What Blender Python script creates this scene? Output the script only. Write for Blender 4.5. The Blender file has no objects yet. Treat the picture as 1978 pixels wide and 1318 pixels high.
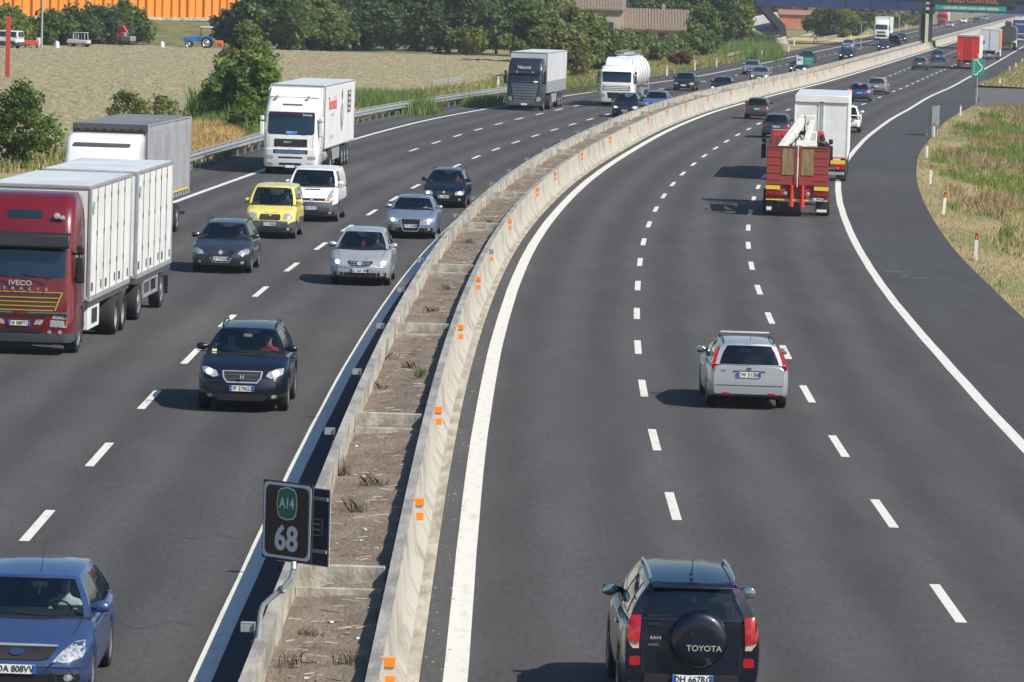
import bpy, bmesh, math, random
import numpy as np
from mathutils import Vector, Matrix, noise
from mathutils.bvhtree import BVHTree
R = math.radians
C = bpy.context.scene.collection
# ---------------------------------------------------------------- camera, sky, sun, exposure
CAM_H, F_PX, PITCH, ROLL = 9.43, 9066.0, R(4.48), R(1.84)
PW, PH = 1978, 1318
sc = bpy.context.scene
cd = bpy.data.cameras.new('camera'); cam = bpy.data.objects.new('camera', cd); C.objects.link(cam)
cd.sensor_width = 36; cd.lens = F_PX / PW * 36; cd.clip_start = 1; cd.clip_end = 6000
cam.matrix_world = Matrix.Translation((0, 0, CAM_H)) @ Matrix.Rotation(R(90) - PITCH, 4, 'X') @ Matrix.Rotation(ROLL, 4, 'Z')
sc.camera = cam
SUN_EL, SUN_AZ = R(43), R(33)          # azimuth from +X towards the camera (-Y)
sv = Vector((math.cos(SUN_EL) * math.cos(SUN_AZ), -math.cos(SUN_EL) * math.sin(SUN_AZ), math.sin(SUN_EL)))
w = bpy.data.worlds.new('World'); sc.world = w; w.use_nodes = True
nt = w.node_tree; nt.nodes.clear()
sky = nt.nodes.new('ShaderNodeTexSky'); sky.sky_type = 'NISHITA'; sky.sun_disc = False
sky.sun_elevation = SUN_EL; sky.sun_rotation = math.atan2(sv.x, sv.y)
bg = nt.nodes.new('ShaderNodeBackground'); bg.inputs[1].default_value = 0.088
wo = nt.nodes.new('ShaderNodeOutputWorld'); hs = nt.nodes.new('ShaderNodeHueSaturation'); hs.inputs['Saturation'].default_value = 1.4; nt.links.new(sky.outputs[0], hs.inputs['Color']); nt.links.new(hs.outputs[0], bg.inputs[0]); nt.links.new(bg.outputs[0], wo.inputs[0])
sl = bpy.data.lights.new('sun', 'SUN'); sl.energy = 4.7; sl.angle = R(0.5); sl.color = (1, .945, .85)
so = bpy.data.objects.new('sun', sl); C.objects.link(so); so.rotation_euler = sv.to_track_quat('Z', 'Y').to_euler(); so.location = (50, -50, 80)
sc.view_settings.view_transform = 'Standard'; sc.view_settings.look = 'None'; sc.view_settings.exposure = 0.36; sc.view_settings.gamma = 1
try: sc.cycles.max_bounces = 6; sc.cycles.transparent_max_bounces = 12
except Exception: pass

def unp(px, py, e=0.0):
    """pixel of the survey photo -> ground position of a point at height e"""
    x, y = px - PW / 2, py - PH / 2; c, s = math.cos(ROLL), math.sin(ROLL)
    xr, yr = c * x + s * y, -s * x + c * y
    d = (xr, F_PX * math.cos(PITCH) - yr * math.sin(PITCH), -(F_PX * math.sin(PITCH) + yr * math.cos(PITCH)))
    t = (CAM_H - e) / -d[2]
    return d[0] * t, d[1] * t

# ---------------------------------------------------------------- road curves (x as a function of distance y)
YG = np.arange(40., 2200., 2.)
def smooth(a, n):
    k = np.hanning(2 * n + 3)[1:-1]; k /= k.sum(); p = len(k) // 2
    s0, s1 = a[1] - a[0], a[-1] - a[-2]
    ext = np.concatenate([a[0] + s0 * np.arange(-p, 0), a, a[-1] + s1 * np.arange(1, p + 1)])
    return np.convolve(ext, k, 'valid')
_b = [(40, -.6), (62, -.6), (81, -.66), (95, -.63), (114, -.5), (131, -.25), (158, .35), (183, 1.35), (216, 3.15), (249, 5.6), (294, 9.4), (338, 14.0), (390, 20.9), (447, 28.9), (548, 41.8), (712, 62.3), (826, 76.6), (2200, 248.)]
BASE = smooth(np.interp(YG, *zip(*_b)), 16)
def curve(pts, n=14):
    ys = [p[1] for p in pts]; off = [p[0] - np.interp(p[1], YG, BASE) for p in pts]
    return BASE + smooth(np.interp(YG, ys, off), n)
def at(cv, y): return float(np.interp(y, YG, cv))
def heading(y):                    # radians to the right of +Y
    return math.atan2(at(BASE, y + 6) - at(BASE, y - 6), 12)
DASH_L = curve([(3.0, 84), (3.0, 108), (3.5, 132), (4.2, 156), (5.1, 180), (6.4, 204), (8.0, 227.5), (10.0, 252), (12.3, 276.6), (15.0, 302.2), (38.3, 488.8), (41.7, 516.5), (43.3, 530.2)])
DASH_R = curve([(6.85, 72), (6.7, 95.6), (7.0, 119.5), (7.5, 143.6), (8.3, 167.3), (8.9, 179.3), (27.8, 375.6), (32.8, 415.5), (37.4, 450.8), (42.1, 488.3)])
EDGE_R = curve([(10.6, 95.8), (10.9, 112), (11.1, 125.6), (11.4, 141.9), (12.1, 161.7), (13.1, 186), (14.3, 208.4), (16.3, 237.5), (19.2, 267.8), (23.9, 311.2), (29.2, 354.5), (35.7, 407.8), (47.2, 495.6), (62.6, 616.4), (83.5, 782.2)])
DASH_1 = curve([(-7.8, 78), (-7.8, 101), (-7.7, 112.5), (-7.4, 135), (-7.0, 147), (-6.6, 158), (-6.1, 170), (-5.1, 192), (-4.5, 204), (-1.3, 251), (.9, 274), (3.3, 296.6), (6.0, 321)])
DASH_2 = curve([(-11.7, 110), (-2.5, 282.3), (-1.2, 294.5), (.1, 306.4), (1.4, 318.2), (2.9, 330.2), (4.3, 341.7)])
EDGE_L = curve([(-15.8, 110), (-13.2, 190.7), (-11.8, 214.2), (-9.2, 258.8), (-5.6, 299.7), (-1.4, 332), (3.7, 368), (6.3, 385), (11.9, 423), (14.9, 440), (24.6, 514), (34.8, 600), (51.7, 738)])
SHOULD = curve([(13.6, 60), (14.2, 110), (14.7, 134.8), (15.2, 150), (15.5, 160.6), (16.4, 180.4), (17.6, 201.3), (19.4, 227.8), (22.4, 262.9), (26.0, 295.4), (35.1, 368), (38.8, 395), (41.6, 430), (43.9, 455), (48.6, 485), (56.5, 545), (68.5, 640)], 6)
RAIL_L = EDGE_L - 2.9
WALL_L = BASE - 2.42                # centre line of the left planter wall
WALL_R = BASE - .93                 # centre line of the right barrier's top
INNER = BASE - 3.35                 # white line beside the planter wall

# ---------------------------------------------------------------- mesh helpers
def tag(o, label=None, cat=None, group=None, kind=None):
    if label: o['label'] = label
    if cat: o['category'] = cat
    if group: o['group'] = group
    if kind: o['kind'] = kind
    return o
def empty(name, loc=(0, 0, 0), rz=0, label=None, cat=None, group=None):
    o = bpy.data.objects.new(name, None); C.objects.link(o); o.location = loc; o.rotation_euler = (0, 0, rz); o.empty_display_size = .2
    return tag(o, label, cat, group)
class MB:
    def __init__(s): s.v = []; s.f = []; s.m = []
    def add(s, vs, fs, m=0):
        n = len(s.v); s.v += [tuple(v) for v in vs]; s.f += [tuple(i + n for i in f) for f in fs]; s.m += [m] * len(fs); return s
    def box(s, c, d, m=0, rz=0, rx=0, ry=0):
        x, y, z = d[0] / 2, d[1] / 2, d[2] / 2
        M = Matrix.Translation(c) @ Matrix.Rotation(rz, 4, 'Z') @ Matrix.Rotation(rx, 4, 'X') @ Matrix.Rotation(ry, 4, 'Y')
        vs = [M @ Vector((a * x, b * y, e * z)) for a in (-1, 1) for b in (-1, 1) for e in (-1, 1)]
        return s.add(vs, [(0, 1, 3, 2), (4, 6, 7, 5), (0, 4, 5, 1), (2, 3, 7, 6), (0, 2, 6, 4), (1, 5, 7, 3)], m)
    def cyl(s, a, b, r0, r1=None, n=12, m=0):
        r1 = r0 if r1 is None else r1; a, b = Vector(a), Vector(b); d = (b - a).normalized(); q = d.to_track_quat('Z', 'Y')
        vs = []
        for p, r in ((a, r0), (b, r1)):
            for i in range(n): t = 2 * math.pi * i / n; vs.append(p + q @ Vector((math.cos(t) * r, math.sin(t) * r, 0)))
        fs = [(i, (i + 1) % n, n + (i + 1) % n, n + i) for i in range(n)] + [tuple(range(n))[::-1], tuple(range(n, 2 * n))]
        return s.add(vs, fs, m)
    def tube(s, pts, r, n=8, m=0):
        for a, b in zip(pts[:-1], pts[1:]): s.cyl(a, b, r, r, n, m)
        return s
    def lathe(s, prof, n=24, m=0, axis='X', c=(0, 0, 0)):
        vs = []; fs = []
        for (r, h) in prof:
            for i in range(n):
                t = 2 * math.pi * i / n; a, b = math.cos(t) * r, math.sin(t) * r
                p = {'X': (h, a, b), 'Y': (a, h, b), 'Z': (a, b, h)}[axis]; vs.append((p[0] + c[0], p[1] + c[1], p[2] + c[2]))
        for k in range(len(prof) - 1):
            for i in range(n): fs.append((k * n + i, k * n + (i + 1) % n, (k + 1) * n + (i + 1) % n, (k + 1) * n + i))
        return s.add(vs, fs, m)
    def prism(s, pts, x0, x1, axis='X', m=0):
        n = len(pts)
        def P(p, h): return {'X': (h, p[0], p[1]), 'Y': (p[0], h, p[1]), 'Z': (p[0], p[1], h)}[axis]
        vs = [P(p, x0) for p in pts] + [P(p, x1) for p in pts]
        return s.add(vs, [(i, (i + 1) % n, n + (i + 1) % n, n + i) for i in range(n)] + [tuple(range(n))[::-1], tuple(range(n, 2 * n))], m)
    def loft(s, loops, m=0, cap=True, closed=True):
        n = len(loops[0]); vs = [p for l in loops for p in l]; fs = []
        for k in range(len(loops) - 1):
            for i in range(n if closed else n - 1): j = (i + 1) % n; fs.append((k * n + i, k * n + j, (k + 1) * n + j, (k + 1) * n + i))
        if cap: fs += [tuple(range(n))[::-1], tuple(range((len(loops) - 1) * n, len(loops) * n))]
        return s.add(vs, fs, m)
    def build(s, name, mats, parent=None, ang=35, bevel=0, fix=True, seg=2):
        me = bpy.data.meshes.new(name); me.from_pydata(s.v, [], s.f)
        if not isinstance(mats, (list, tuple)): mats = [mats]
        for x in mats: me.materials.append(x)
        if len(mats) > 1: me.polygons.foreach_set('material_index', s.m)
        if fix:
            b = bmesh.new(); b.from_mesh(me); bmesh.ops.remove_doubles(b, verts=b.verts, dist=1e-4); bmesh.ops.recalc_face_normals(b, faces=b.faces); b.to_mesh(me); b.free()
        me.polygons.foreach_set('use_smooth', [True] * len(me.polygons)); me.set_sharp_from_angle(angle=R(ang)); me.update()
        o = bpy.data.objects.new(name, me); C.objects.link(o)
        if parent: o.parent = parent
        if bevel:
            bm = o.modifiers.new('b', 'BEVEL'); bm.width = bevel; bm.segments = seg; bm.limit_method = 'ANGLE'; bm.angle_limit = R(40)
        return o
def copy_tree(o, parent=None):
    c = o.copy(); C.objects.link(c); c.parent = parent
    for ch in list(o.children): copy_tree(ch, c)
    return c

# ---------------------------------------------------------------- materials
MAT = {}
def mat(name, col, rough=.6, metal=0., coat=0., nz=0., ns=8., bump=0., bs=30., col2=None, spec=.5, emis=None, es=0, detail=6, stretch=None, ramp=(.35, .65)):
    if name in MAT: return MAT[name]
    m = bpy.data.materials.new(name); m.use_nodes = True; n = m.node_tree.nodes; l = m.node_tree.links; p = n['Principled BSDF']
    p.inputs['Base Color'].default_value = (*col, 1); p.inputs['Roughness'].default_value = rough; p.inputs['Metallic'].default_value = metal
    p.inputs['Coat Weight'].default_value = coat; p.inputs['Coat Roughness'].default_value = .06; p.inputs['Specular IOR Level'].default_value = spec
    if emis: p.inputs['Emission Color'].default_value = (*emis, 1); p.inputs['Emission Strength'].default_value = es
    tc = n.new('ShaderNodeTexCoord'); src = tc.outputs['Object']
    if stretch:
        mp = n.new('ShaderNodeMapping'); mp.inputs['Scale'].default_value = stretch; l.new(src, mp.inputs[0]); src = mp.outputs[0]
    if nz or col2:
        t = n.new('ShaderNodeTexNoise'); t.inputs['Scale'].default_value = ns; t.inputs['Detail'].default_value = detail; l.new(src, t.inputs[0])
        r = n.new('ShaderNodeValToRGB'); l.new(t.outputs[0], r.inputs[0]); r.color_ramp.elements[0].position, r.color_ramp.elements[1].position = ramp
        c2 = col2 or tuple(c * (1 - nz) for c in col)
        r.color_ramp.elements[0].color = (*c2, 1); r.color_ramp.elements[1].color = (*col, 1); l.new(r.outputs[0], p.inputs['Base Color'])
    if bump:
        t = n.new('ShaderNodeTexNoise'); t.inputs['Scale'].default_value = bs; t.inputs['Detail'].default_value = 4; l.new(src, t.inputs[0])
        b = n.new('ShaderNodeBump'); b.inputs['Strength'].default_value = bump; b.inputs['Distance'].default_value = .05; l.new(t.outputs[0], b.inputs['Height']); l.new(b.outputs[0], p.inputs['Normal'])
    MAT[name] = m; return m
def paint(name, col, metal=.0, rough=.4): return mat('paint_' + name, col, rough, metal, coat=.65, nz=.12, ns=1.3)
M_ASPH = None
def asphalt(name, base, lane_k):
    m = mat(name, base, .93, spec=.25); n = m.node_tree.nodes; l = m.node_tree.links; p = n['Principled BSDF']
    g = n.new('ShaderNodeNewGeometry')
    def nz(scale, det, sx=None):
        mp = n.new('ShaderNodeMapping'); mp.inputs['Scale'].default_value = sx or (1, 1, 1); l.new(g.outputs['Position'], mp.inputs[0])
        t = n.new('ShaderNodeTexNoise'); t.inputs['Scale'].default_value = scale; t.inputs['Detail'].default_value = det; l.new(mp.outputs[0], t.inputs[0]); return t.outputs[0]
    def math_(op, a, b):
        k = n.new('ShaderNodeMath'); k.operation = op
        for i, x in enumerate((a, b)):
            if isinstance(x, (int, float)): k.inputs[i].default_value = x
            else: l.new(x, k.inputs[i])
        return k.outputs[0]
    fine = nz(38, 3); mid = nz(1.2, 6, (1, .12, 1)); big = nz(.09, 3, (1, .35, 1)); uv = n.new('ShaderNodeUVMap'); uv.uv_map = 'lane'
    sp = n.new('ShaderNodeSeparateXYZ'); l.new(uv.outputs[0], sp.inputs[0])
    # wheel tracks: two slightly polished strips a lane
    wave = math_('COSINE', math_('MULTIPLY', sp.outputs[0], 4 * math.pi), 0)
    k = math_('ADD', math_('MULTIPLY', math_('SUBTRACT', fine, .5), 1.3), 1)
    k = math_('MULTIPLY', k, math_('ADD', math_('MULTIPLY', math_('SUBTRACT', nz(13, 2, (1, .14, 1)), .5), .55), 1))
    k = math_('MULTIPLY', k, math_('ADD', math_('MULTIPLY', math_('SUBTRACT', mid, .5), .55), 1))
    k = math_('MULTIPLY', k, math_('ADD', math_('MULTIPLY', math_('SUBTRACT', big, .5), .35), 1))
    k = math_('MULTIPLY', k, math_('ADD', math_('MULTIPLY', wave, lane_k), 1))
    mx = n.new('ShaderNodeVectorMath'); mx.operation = 'SCALE'; mx.inputs[0].default_value = base; l.new(k, mx.inputs['Scale']); l.new(mx.outputs[0], p.inputs['Base Color'])
    b = n.new('ShaderNodeBump'); b.inputs['Strength'].default_value = .5; b.inputs['Distance'].default_value = .01; l.new(fine, b.inputs['Height']); l.new(b.outputs[0], p.inputs['Normal'])
    return m
M_ROAD = asphalt('asphalt', (.071, .068, .068), .14); M_SHLD = asphalt('asphalt_shoulder', (.060, .059, .062), .0)
M_LINE = mat('road_paint', (.66, .64, .58), .75, col2=(.52, .50, .455), ns=6, ramp=(.28, .46), stretch=(1, .25, 1)); M_WORN = mat('worn_paint', (.20, .20, .21), .8, col2=(.08, .08, .08), ns=9)
M_CONC = mat('concrete_cream', (.42, .39, .33), .85, col2=(.21, .195, .165), ns=1.6, bump=.3, bs=12, ramp=(.28, .5), stretch=(1, .45, .5))
M_CONT = mat('concrete_top', (.36, .34, .30), .9, col2=(.20, .19, .175), ns=2.4, bump=.4, bs=20, stretch=(1, .3, 1))
M_CONX = mat('concrete_cross', (.50, .47, .39), .9, col2=(.21, .20, .17), ns=2.6, bump=.4, bs=16, stretch=(1, .35, .8))
M_GUT = mat('concrete_gutter', (.46, .41, .33), .95, col2=(.26, .23, .18), ns=4.0, bump=.6, bs=15, stretch=(1, .2, 1))
M_SOIL = mat('dry_soil', (.225, .18, .135), .95, col2=(.155, .115, .085), ns=2.2, bump=.9, bs=14, stretch=(1, .4, 1))
M_STRAW = mat('straw', (.50, .42, .31), .9); M_DEAD = mat('dead_stem', (.12, .09, .065), .95)
M_RAILB = mat('guardrail_steel', (.33, .44, .60), .42, .55, nz=.2, ns=3); M_GALV = mat('galvanised', (.52, .54, .55), .45, .5, nz=.25, ns=3)
M_GALD = mat('galvanised_dull', (.30, .31, .30), .6, .3, nz=.25, ns=5)
M_BLK = mat('black_plastic', (.018, .018, .02), .5, nz=.3, ns=4); M_GREYP = mat('grey_plastic', (.075, .078, .085), .55, nz=.2, ns=4); M_TYRE = mat('tyre_rubber', (.022, .022, .023), .85, nz=.3, ns=9)
M_RIM = mat('alloy', (.62, .63, .65), .28, .85); M_CHROME = mat('chrome', (.80, .79, .76), .30, .75); M_INT = mat('interior_cloth', (.022, .024, .028), .85)
M_CHASS = mat('truck_chassis', (.03, .03, .032), .7, nz=.3, ns=3)
M_RED = mat('tail_red', (.42, .012, .016), .15, coat=1, nz=.3, ns=20); M_REDL = mat('tail_red_lit', (.8, .03, .03), .2, emis=(1, .05, .04), es=2.2)
M_REFP = mat('reflector_plate', (.50, .49, .45), .5)
M_ORL = mat('orange_reflector', (.86, .25, .02), .35, nz=.1, ns=20); M_WHT = mat('white_plastic', (.78, .78, .76), .5, nz=.08, ns=6)
M_LAMP = mat('headlamp_glass', (.62, .64, .66), .12, .35, coat=1, nz=.55, ns=22); M_LAMPON = mat('headlamp_lit', (.9, .85, .75), .2, emis=(1, .86, .68), es=2.4); M_IND = mat('indicator', (.75, .22, .04), .2, coat=1)
M_PLATE = mat('plate_white', (.78, .79, .80), .45); M_PBLUE = mat('plate_blue', (.03, .11, .50), .4); M_TXT = mat('plate_black', (.02, .02, .02), .5)
M_SKIN = mat('skin', (.55, .33, .23), .6); M_HAIR = mat('hair', (.03, .022, .016), .8)
def glass(name, tint, alpha, rough=.04):
    if name in MAT: return MAT[name]
    m = bpy.data.materials.new(name); m.use_nodes = True; n = m.node_tree.nodes; l = m.node_tree.links; n.clear()
    o = n.new('ShaderNodeOutputMaterial'); mx = n.new('ShaderNodeMixShader'); tr = n.new('ShaderNodeBsdfTransparent'); gl = n.new('ShaderNodeBsdfGlossy'); df = n.new('ShaderNodeBsdfDiffuse'); ms = n.new('ShaderNodeMixShader')
    tr.inputs[0].default_value = (.58, .66, .66, 1); gl.inputs['Roughness'].default_value = rough; gl.inputs[0].default_value = (.9, .95, 1, 1); df.inputs[0].default_value = (*tint, 1)
    fr = n.new('ShaderNodeFresnel'); fr.inputs[0].default_value = 1.5
    ms.inputs[0].default_value = alpha; l.new(tr.outputs[0], ms.inputs[1]); l.new(df.outputs[0], ms.inputs[2])
    ad = n.new('ShaderNodeMath'); ad.operation = 'MULTIPLY_ADD'; ad.inputs[1].default_value = 1.0; ad.inputs[2].default_value = .03; l.new(fr.outputs[0], ad.inputs[0])
    l.new(ad.outputs[0], mx.inputs[0]); l.new(ms.outputs[0], mx.inputs[1]); l.new(gl.outputs[0], mx.inputs[2]); l.new(mx.outputs[0], o.inputs[0])
    MAT[name] = m; return m
M_GLASS = glass('car_glass', (.05, .08, .085), .035); M_GLASD = mat('dark_glass', (.012, .022, .030), .06, coat=1, spec=.8); M_GLAST = mat('truck_glass', (.012, .026, .040), .08, coat=1, nz=.7, ns=1.6, spec=.8)

def text(s, size, m, parent, loc, rot=(R(90), 0, 0), name='lettering', depth=.004, bold=0, sx=1.0):
    cu = bpy.data.curves.new(name, 'FONT'); cu.body = s; cu.size = size; cu.extrude = depth; cu.align_x = 'CENTER'; cu.align_y = 'CENTER'; cu.offset = bold; cu.resolution_u = 3
    t = bpy.data.objects.new(name, cu); C.objects.link(t); dg = bpy.context.evaluated_depsgraph_get()
    me = bpy.data.meshes.new_from_object(t.evaluated_get(dg)); bpy.data.objects.remove(t); me.materials.clear(); me.materials.append(m)
    o = bpy.data.objects.new(name, me); C.objects.link(o); o.parent = parent; o.location = loc; o.rotation_euler = rot; o.scale = (sx, 1, 1); return o
FRONT = (R(90), 0, R(180)); REAR = (R(90), 0, 0)   # lettering seen from the front (+Y) / rear (-Y) of a thing
RIGHT = (R(90), 0, R(90)); LEFT = (R(90), 0, R(-90))
# ---------------------------------------------------------------- ground, roads, markings
def ribbon(name, ca, cb, y0, y1, z, m, step=4, cols=1, uv=True, kind='structure', noise_z=0):
    ys = np.arange(y0, y1 + .1, step); vs = []; fs = []
    for y in ys:
        a, b = (ca(y), cb(y)) if callable(ca) else (at(ca, y), at(cb, y))
        for k in range(cols + 1): vs.append((a + (b - a) * k / cols, y, z))
    for i in range(len(ys) - 1):
        for k in range(cols): q = i * (cols + 1) + k; fs.append((q, q + 1, q + cols + 2, q + cols + 1))
    me = bpy.data.meshes.new(name); me.from_pydata(vs, [], fs); me.materials.append(m)
    if uv:
        l_ = me.uv_layers.new(name='lane'); k0 = []
        for p in me.polygons:
            for li in p.loop_indices:
                v = vs[me.loops[li].vertex_index]; l_.data[li].uv = ((v[0] - at(DASH_L, v[1])) / 3.85, v[1] / 10)
    o = bpy.data.objects.new(name, me); C.objects.link(o); return tag(o, kind=kind)
def wnoise(x, y, s, seed=0): return noise.noise(Vector((x * s + seed, y * s, seed * .37)))
M_DRY = mat('dry_ground', (.30, .235, .13), .95, col2=(.14, .15, .05), ns=.35, bump=.5, bs=3)
M_VERGE = mat('verge_grass', (.33, .25, .13), .95, col2=(.17, .18, .06), ns=.22, bump=.6, bs=4, ramp=(.38, .60), stretch=(1, .3, 1))
M_FIELD = mat('ploughed_earth', (.30, .26, .145), .95, col2=(.165, .14, .075), ns=4.5, bump=.9, bs=6, ramp=(.28, .62), stretch=(1, .09, 1), detail=3)
me = bpy.data.meshes.new('ground'); me.from_pydata([(-900, -50, -.30), (1300, -50, -.30), (1300, 3500, -.30), (-900, 3500, -.30)], [], [(0, 1, 2, 3)]); me.materials.append(M_DRY)
tag(bpy.data.objects.new('ground', me), kind='structure'); C.objects.link(bpy.data.objects['ground'])
ribbon('right_carriageway', BASE - .55, EDGE_R + .15, 40, 2100, 0, M_ROAD, cols=6)
ribbon('emergency_lane', EDGE_R + .15, SHOULD, 40, 640, 0, M_SHLD, cols=3)
ribbon('far_emergency_lane', EDGE_R + .15, EDGE_R + 4, 640, 2100, 0, M_SHLD, cols=2)
ribbon('left_carriageway', RAIL_L - .6, WALL_L - .12, 40, 2100, -.004, M_ROAD, cols=8)
# markings: solid lines and dashes, one sheet
def strip(mb, cv, wd, y0, y1, z=.004, step=4, jitter=0):
    ys = [y0 + (y1 - y0) * i / max(1, int((y1 - y0) / step)) for i in range(max(1, int((y1 - y0) / step)) + 1)]; n = len(mb.v)
    for y in ys:
        x = at(cv, y) + (random.uniform(-jitter, jitter)); k = math.cos(heading(y)); mb.v += [(x - wd / 2 / k, y, z), (x + wd / 2 / k, y, z)]
    for i in range(len(ys) - 1): q = n + 2 * i; mb.f.append((q, q + 1, q + 3, q + 2)); mb.m.append(0)
random.seed(4)
m = MB(); strip(m, BASE, .33, 40, 2000, jitter=.006); m.build('median_edge_line', M_LINE, fix=False)['kind'] = 'structure'
m = MB(); strip(m, EDGE_R, .27, 40, 2000, jitter=.008); m.build('shoulder_edge_line', M_LINE, fix=False)['kind'] = 'structure'
m = MB(); strip(m, EDGE_L, .25, 40, 2000, z=.002); m.build('left_edge_line', M_LINE, fix=False)['kind'] = 'structure'
m = MB(); strip(m, INNER, .30, 40, 2000, z=.002, jitter=.01); m.build('left_median_line', M_LINE, fix=False)['kind'] = 'structure'
m = MB()
for cv, ph, per in ((DASH_L, 83.7, 12.0), (DASH_R, 83.6, 12.0), (DASH_1, 77.8, 11.58), (DASH_2, 282.3, 11.75)):
    y = ph - 3 * per
    while y < 1700:
        strip(m, cv, .17 if y < 300 else .2, y - 2.2, y + 2.2, z=.004 if cv is DASH_L or cv is DASH_R else .002, step=5); y += per
m.build('lane_dashes', M_LINE, fix=False)['kind'] = 'structure'
# thin transverse cracks in the asphalt
random.seed(12); m = MB()
for k, (ya, xa_, xb2) in enumerate(((66.5, -5.9, -4.4), (77, -5.6, -4.4), (103, -6.4, -4.6), (128, -6.5, -4.5))):
    n_ = 14; px_ = None
    for i in range(n_ + 1):
        x = xa_ + (xb2 - xa_) * i / n_; y = ya + .35 * math.sin(i * .7 + k) + random.uniform(-.14, .14); w_ = random.uniform(.02, .045) * (1 if 0 < i < n_ else .1); z = .0032 if x > -1 else -.0008; m.v += [(x, y - w_, z), (x, y + w_, z)]
        if i: q = len(m.v) - 4; m.f.append((q, q + 2, q + 3, q + 1)); m.m.append(0)
m.build('asphalt_cracks', mat('crack_dark', (.045, .043, .043), .95), fix=False)['kind'] = 'structure'
# faint stencilled survey marks on the emergency lane
m = MB(); x0, y0 = unp(1750, 530); random.seed(1)
for j, (yy, n_) in enumerate(((y0 + 1.2, 26), (y0 - .2, 7), (y0 - 1.6, 26))):
    for i in range(n_):
        if random.random() < .85: m.box((x0 + (i - n_ / 2) * .034 + .15 * (j - 1), yy, .003), (.022, .5, .002))
m.build('stencilled_marks', M_WORN, fix=False)['kind'] = 'structure'
# gutter strip of poured concrete at the barrier's foot
def profile_sweep(name, prof, cv, y0, y1, mats, label, cat, step=4, ang=30, seg_gap=None, jit=0, group=None):
    """sweep a cross-section along a road curve; prof = [(dx, z, mat)]"""
    vs = []; fs = []; ms = []; ys = list(np.arange(y0, y1 + .1, step)); n = len(prof)
    for y in ys:
        x = at(cv, y); h = heading(y); dz = jit * wnoise(0, y, .7, 3); dxj = jit * wnoise(5, y, .4, 9)
        for dx, z, _ in prof: vs.append((x + (dx + dxj) * math.cos(h), y - dx * math.sin(h), z + (dz if z > .3 else 0)))
    for i in range(len(ys) - 1):
        for k in range(n - 1): a = i * n + k; fs.append((a, a + 1, a + n + 1, a + n)); ms.append(prof[k][2])
    for i in (0, len(ys) - 1): fs.append(tuple(range(i * n, i * n + n))); ms.append(0)
    b = MB(); b.v = vs; b.f = fs; b.m = ms; o = b.build(name, mats, ang=ang)
    return tag(o, label, cat, group)
YF = 1500
profile_sweep('gutter', [(-.14, -.02, 0), (-.14, .035, 0), (.05, .03, 0), (.07, -.02, 0)], BASE - .54, 40, YF, [M_GUT], None, None, 3, jit=0)['kind'] = 'structure'
o = profile_sweep('concrete_barrier', [(-.10, .3, 2), (-.085, .97, 1), (.075, .97, 0), (.10, .80, 0), (.14, .34, 0), (.28, .10, 0), (.28, -.01, 0)], BASE - .93, 40, YF, [M_CONC, M_CONT, M_CONX], 'long cream concrete barrier with flared foot curving along the edge of the right carriageway', 'barrier', 3)
# construction joints: thin dark seams belonging to the barrier's own mesh
jn = MB(); y = 44.
while y < 420:
    x = at(WALL_R, y) + .003; jn.prism([(-.088, .975), (.078, .975), (.103, .80), (.143, .34), (.283, .105), (.283, .09), (.13, .33), (.09, .79), (.07, .965), (-.08, .965)], y, y + .012, 'Y')
    for k in range(len(jn.v) - 20, len(jn.v)): a = jn.v[k]; jn.v[k] = (a[0] + x, a[1], a[2])
    y += 5.85
jo = jn.build('joint', M_CONX); bm = bmesh.new(); bm.from_mesh(o.data); n0 = len(bm.faces); bm.from_mesh(jo.data); bm.faces.ensure_lookup_table()
for f_ in bm.faces[n0:]: f_.material_index = 2
bm.to_mesh(o.data); bm.free(); bpy.data.objects.remove(jo)
o = profile_sweep('planter_wall', [(.09, .3, 0), (.09, 1.06, 1), (-.065, 1.08, 1), (-.075, .95, 1), (-.10, -.02, 0)], BASE - 2.40, 40, YF, [M_CONX, M_CONT], 'long grey concrete kerb wall holding the soil on the left side of the median', 'wall', 3)
# soil between the walls
vs = []; fs = []; ys = np.arange(40, 520, .5); nc = 14
for y in ys:
    x0, x1 = at(BASE, y) - 2.34, at(BASE, y) - 1.07
    for k in range(nc + 1):
        x = x0 + (x1 - x0) * k / nc; bay = ((y - 66.6) % 23.3) / 23.3; z = .64 + .10 * k / nc + .08 * wnoise(x, y, .6) + .05 * wnoise(x, y, 2.3, 5) - .08 * (1 - abs(2 * bay - 1)) * 0 + .02 * wnoise(x, y, 7, 2); vs.append((x, y, z))
for i in range(len(ys) - 1):
    for k in range(nc): a = i * (nc + 1) + k; fs.append((a, a + 1, a + nc + 2, a + nc + 1))
b = MB(); b.v = vs; b.f = fs; b.m = [0] * len(fs); b.build('median_soil', M_SOIL, fix=False)['kind'] = 'structure'
ribbon('far_median_soil', BASE - 2.34, BASE - 1.07, 519, YF, .72, M_SOIL, uv=False)
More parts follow.
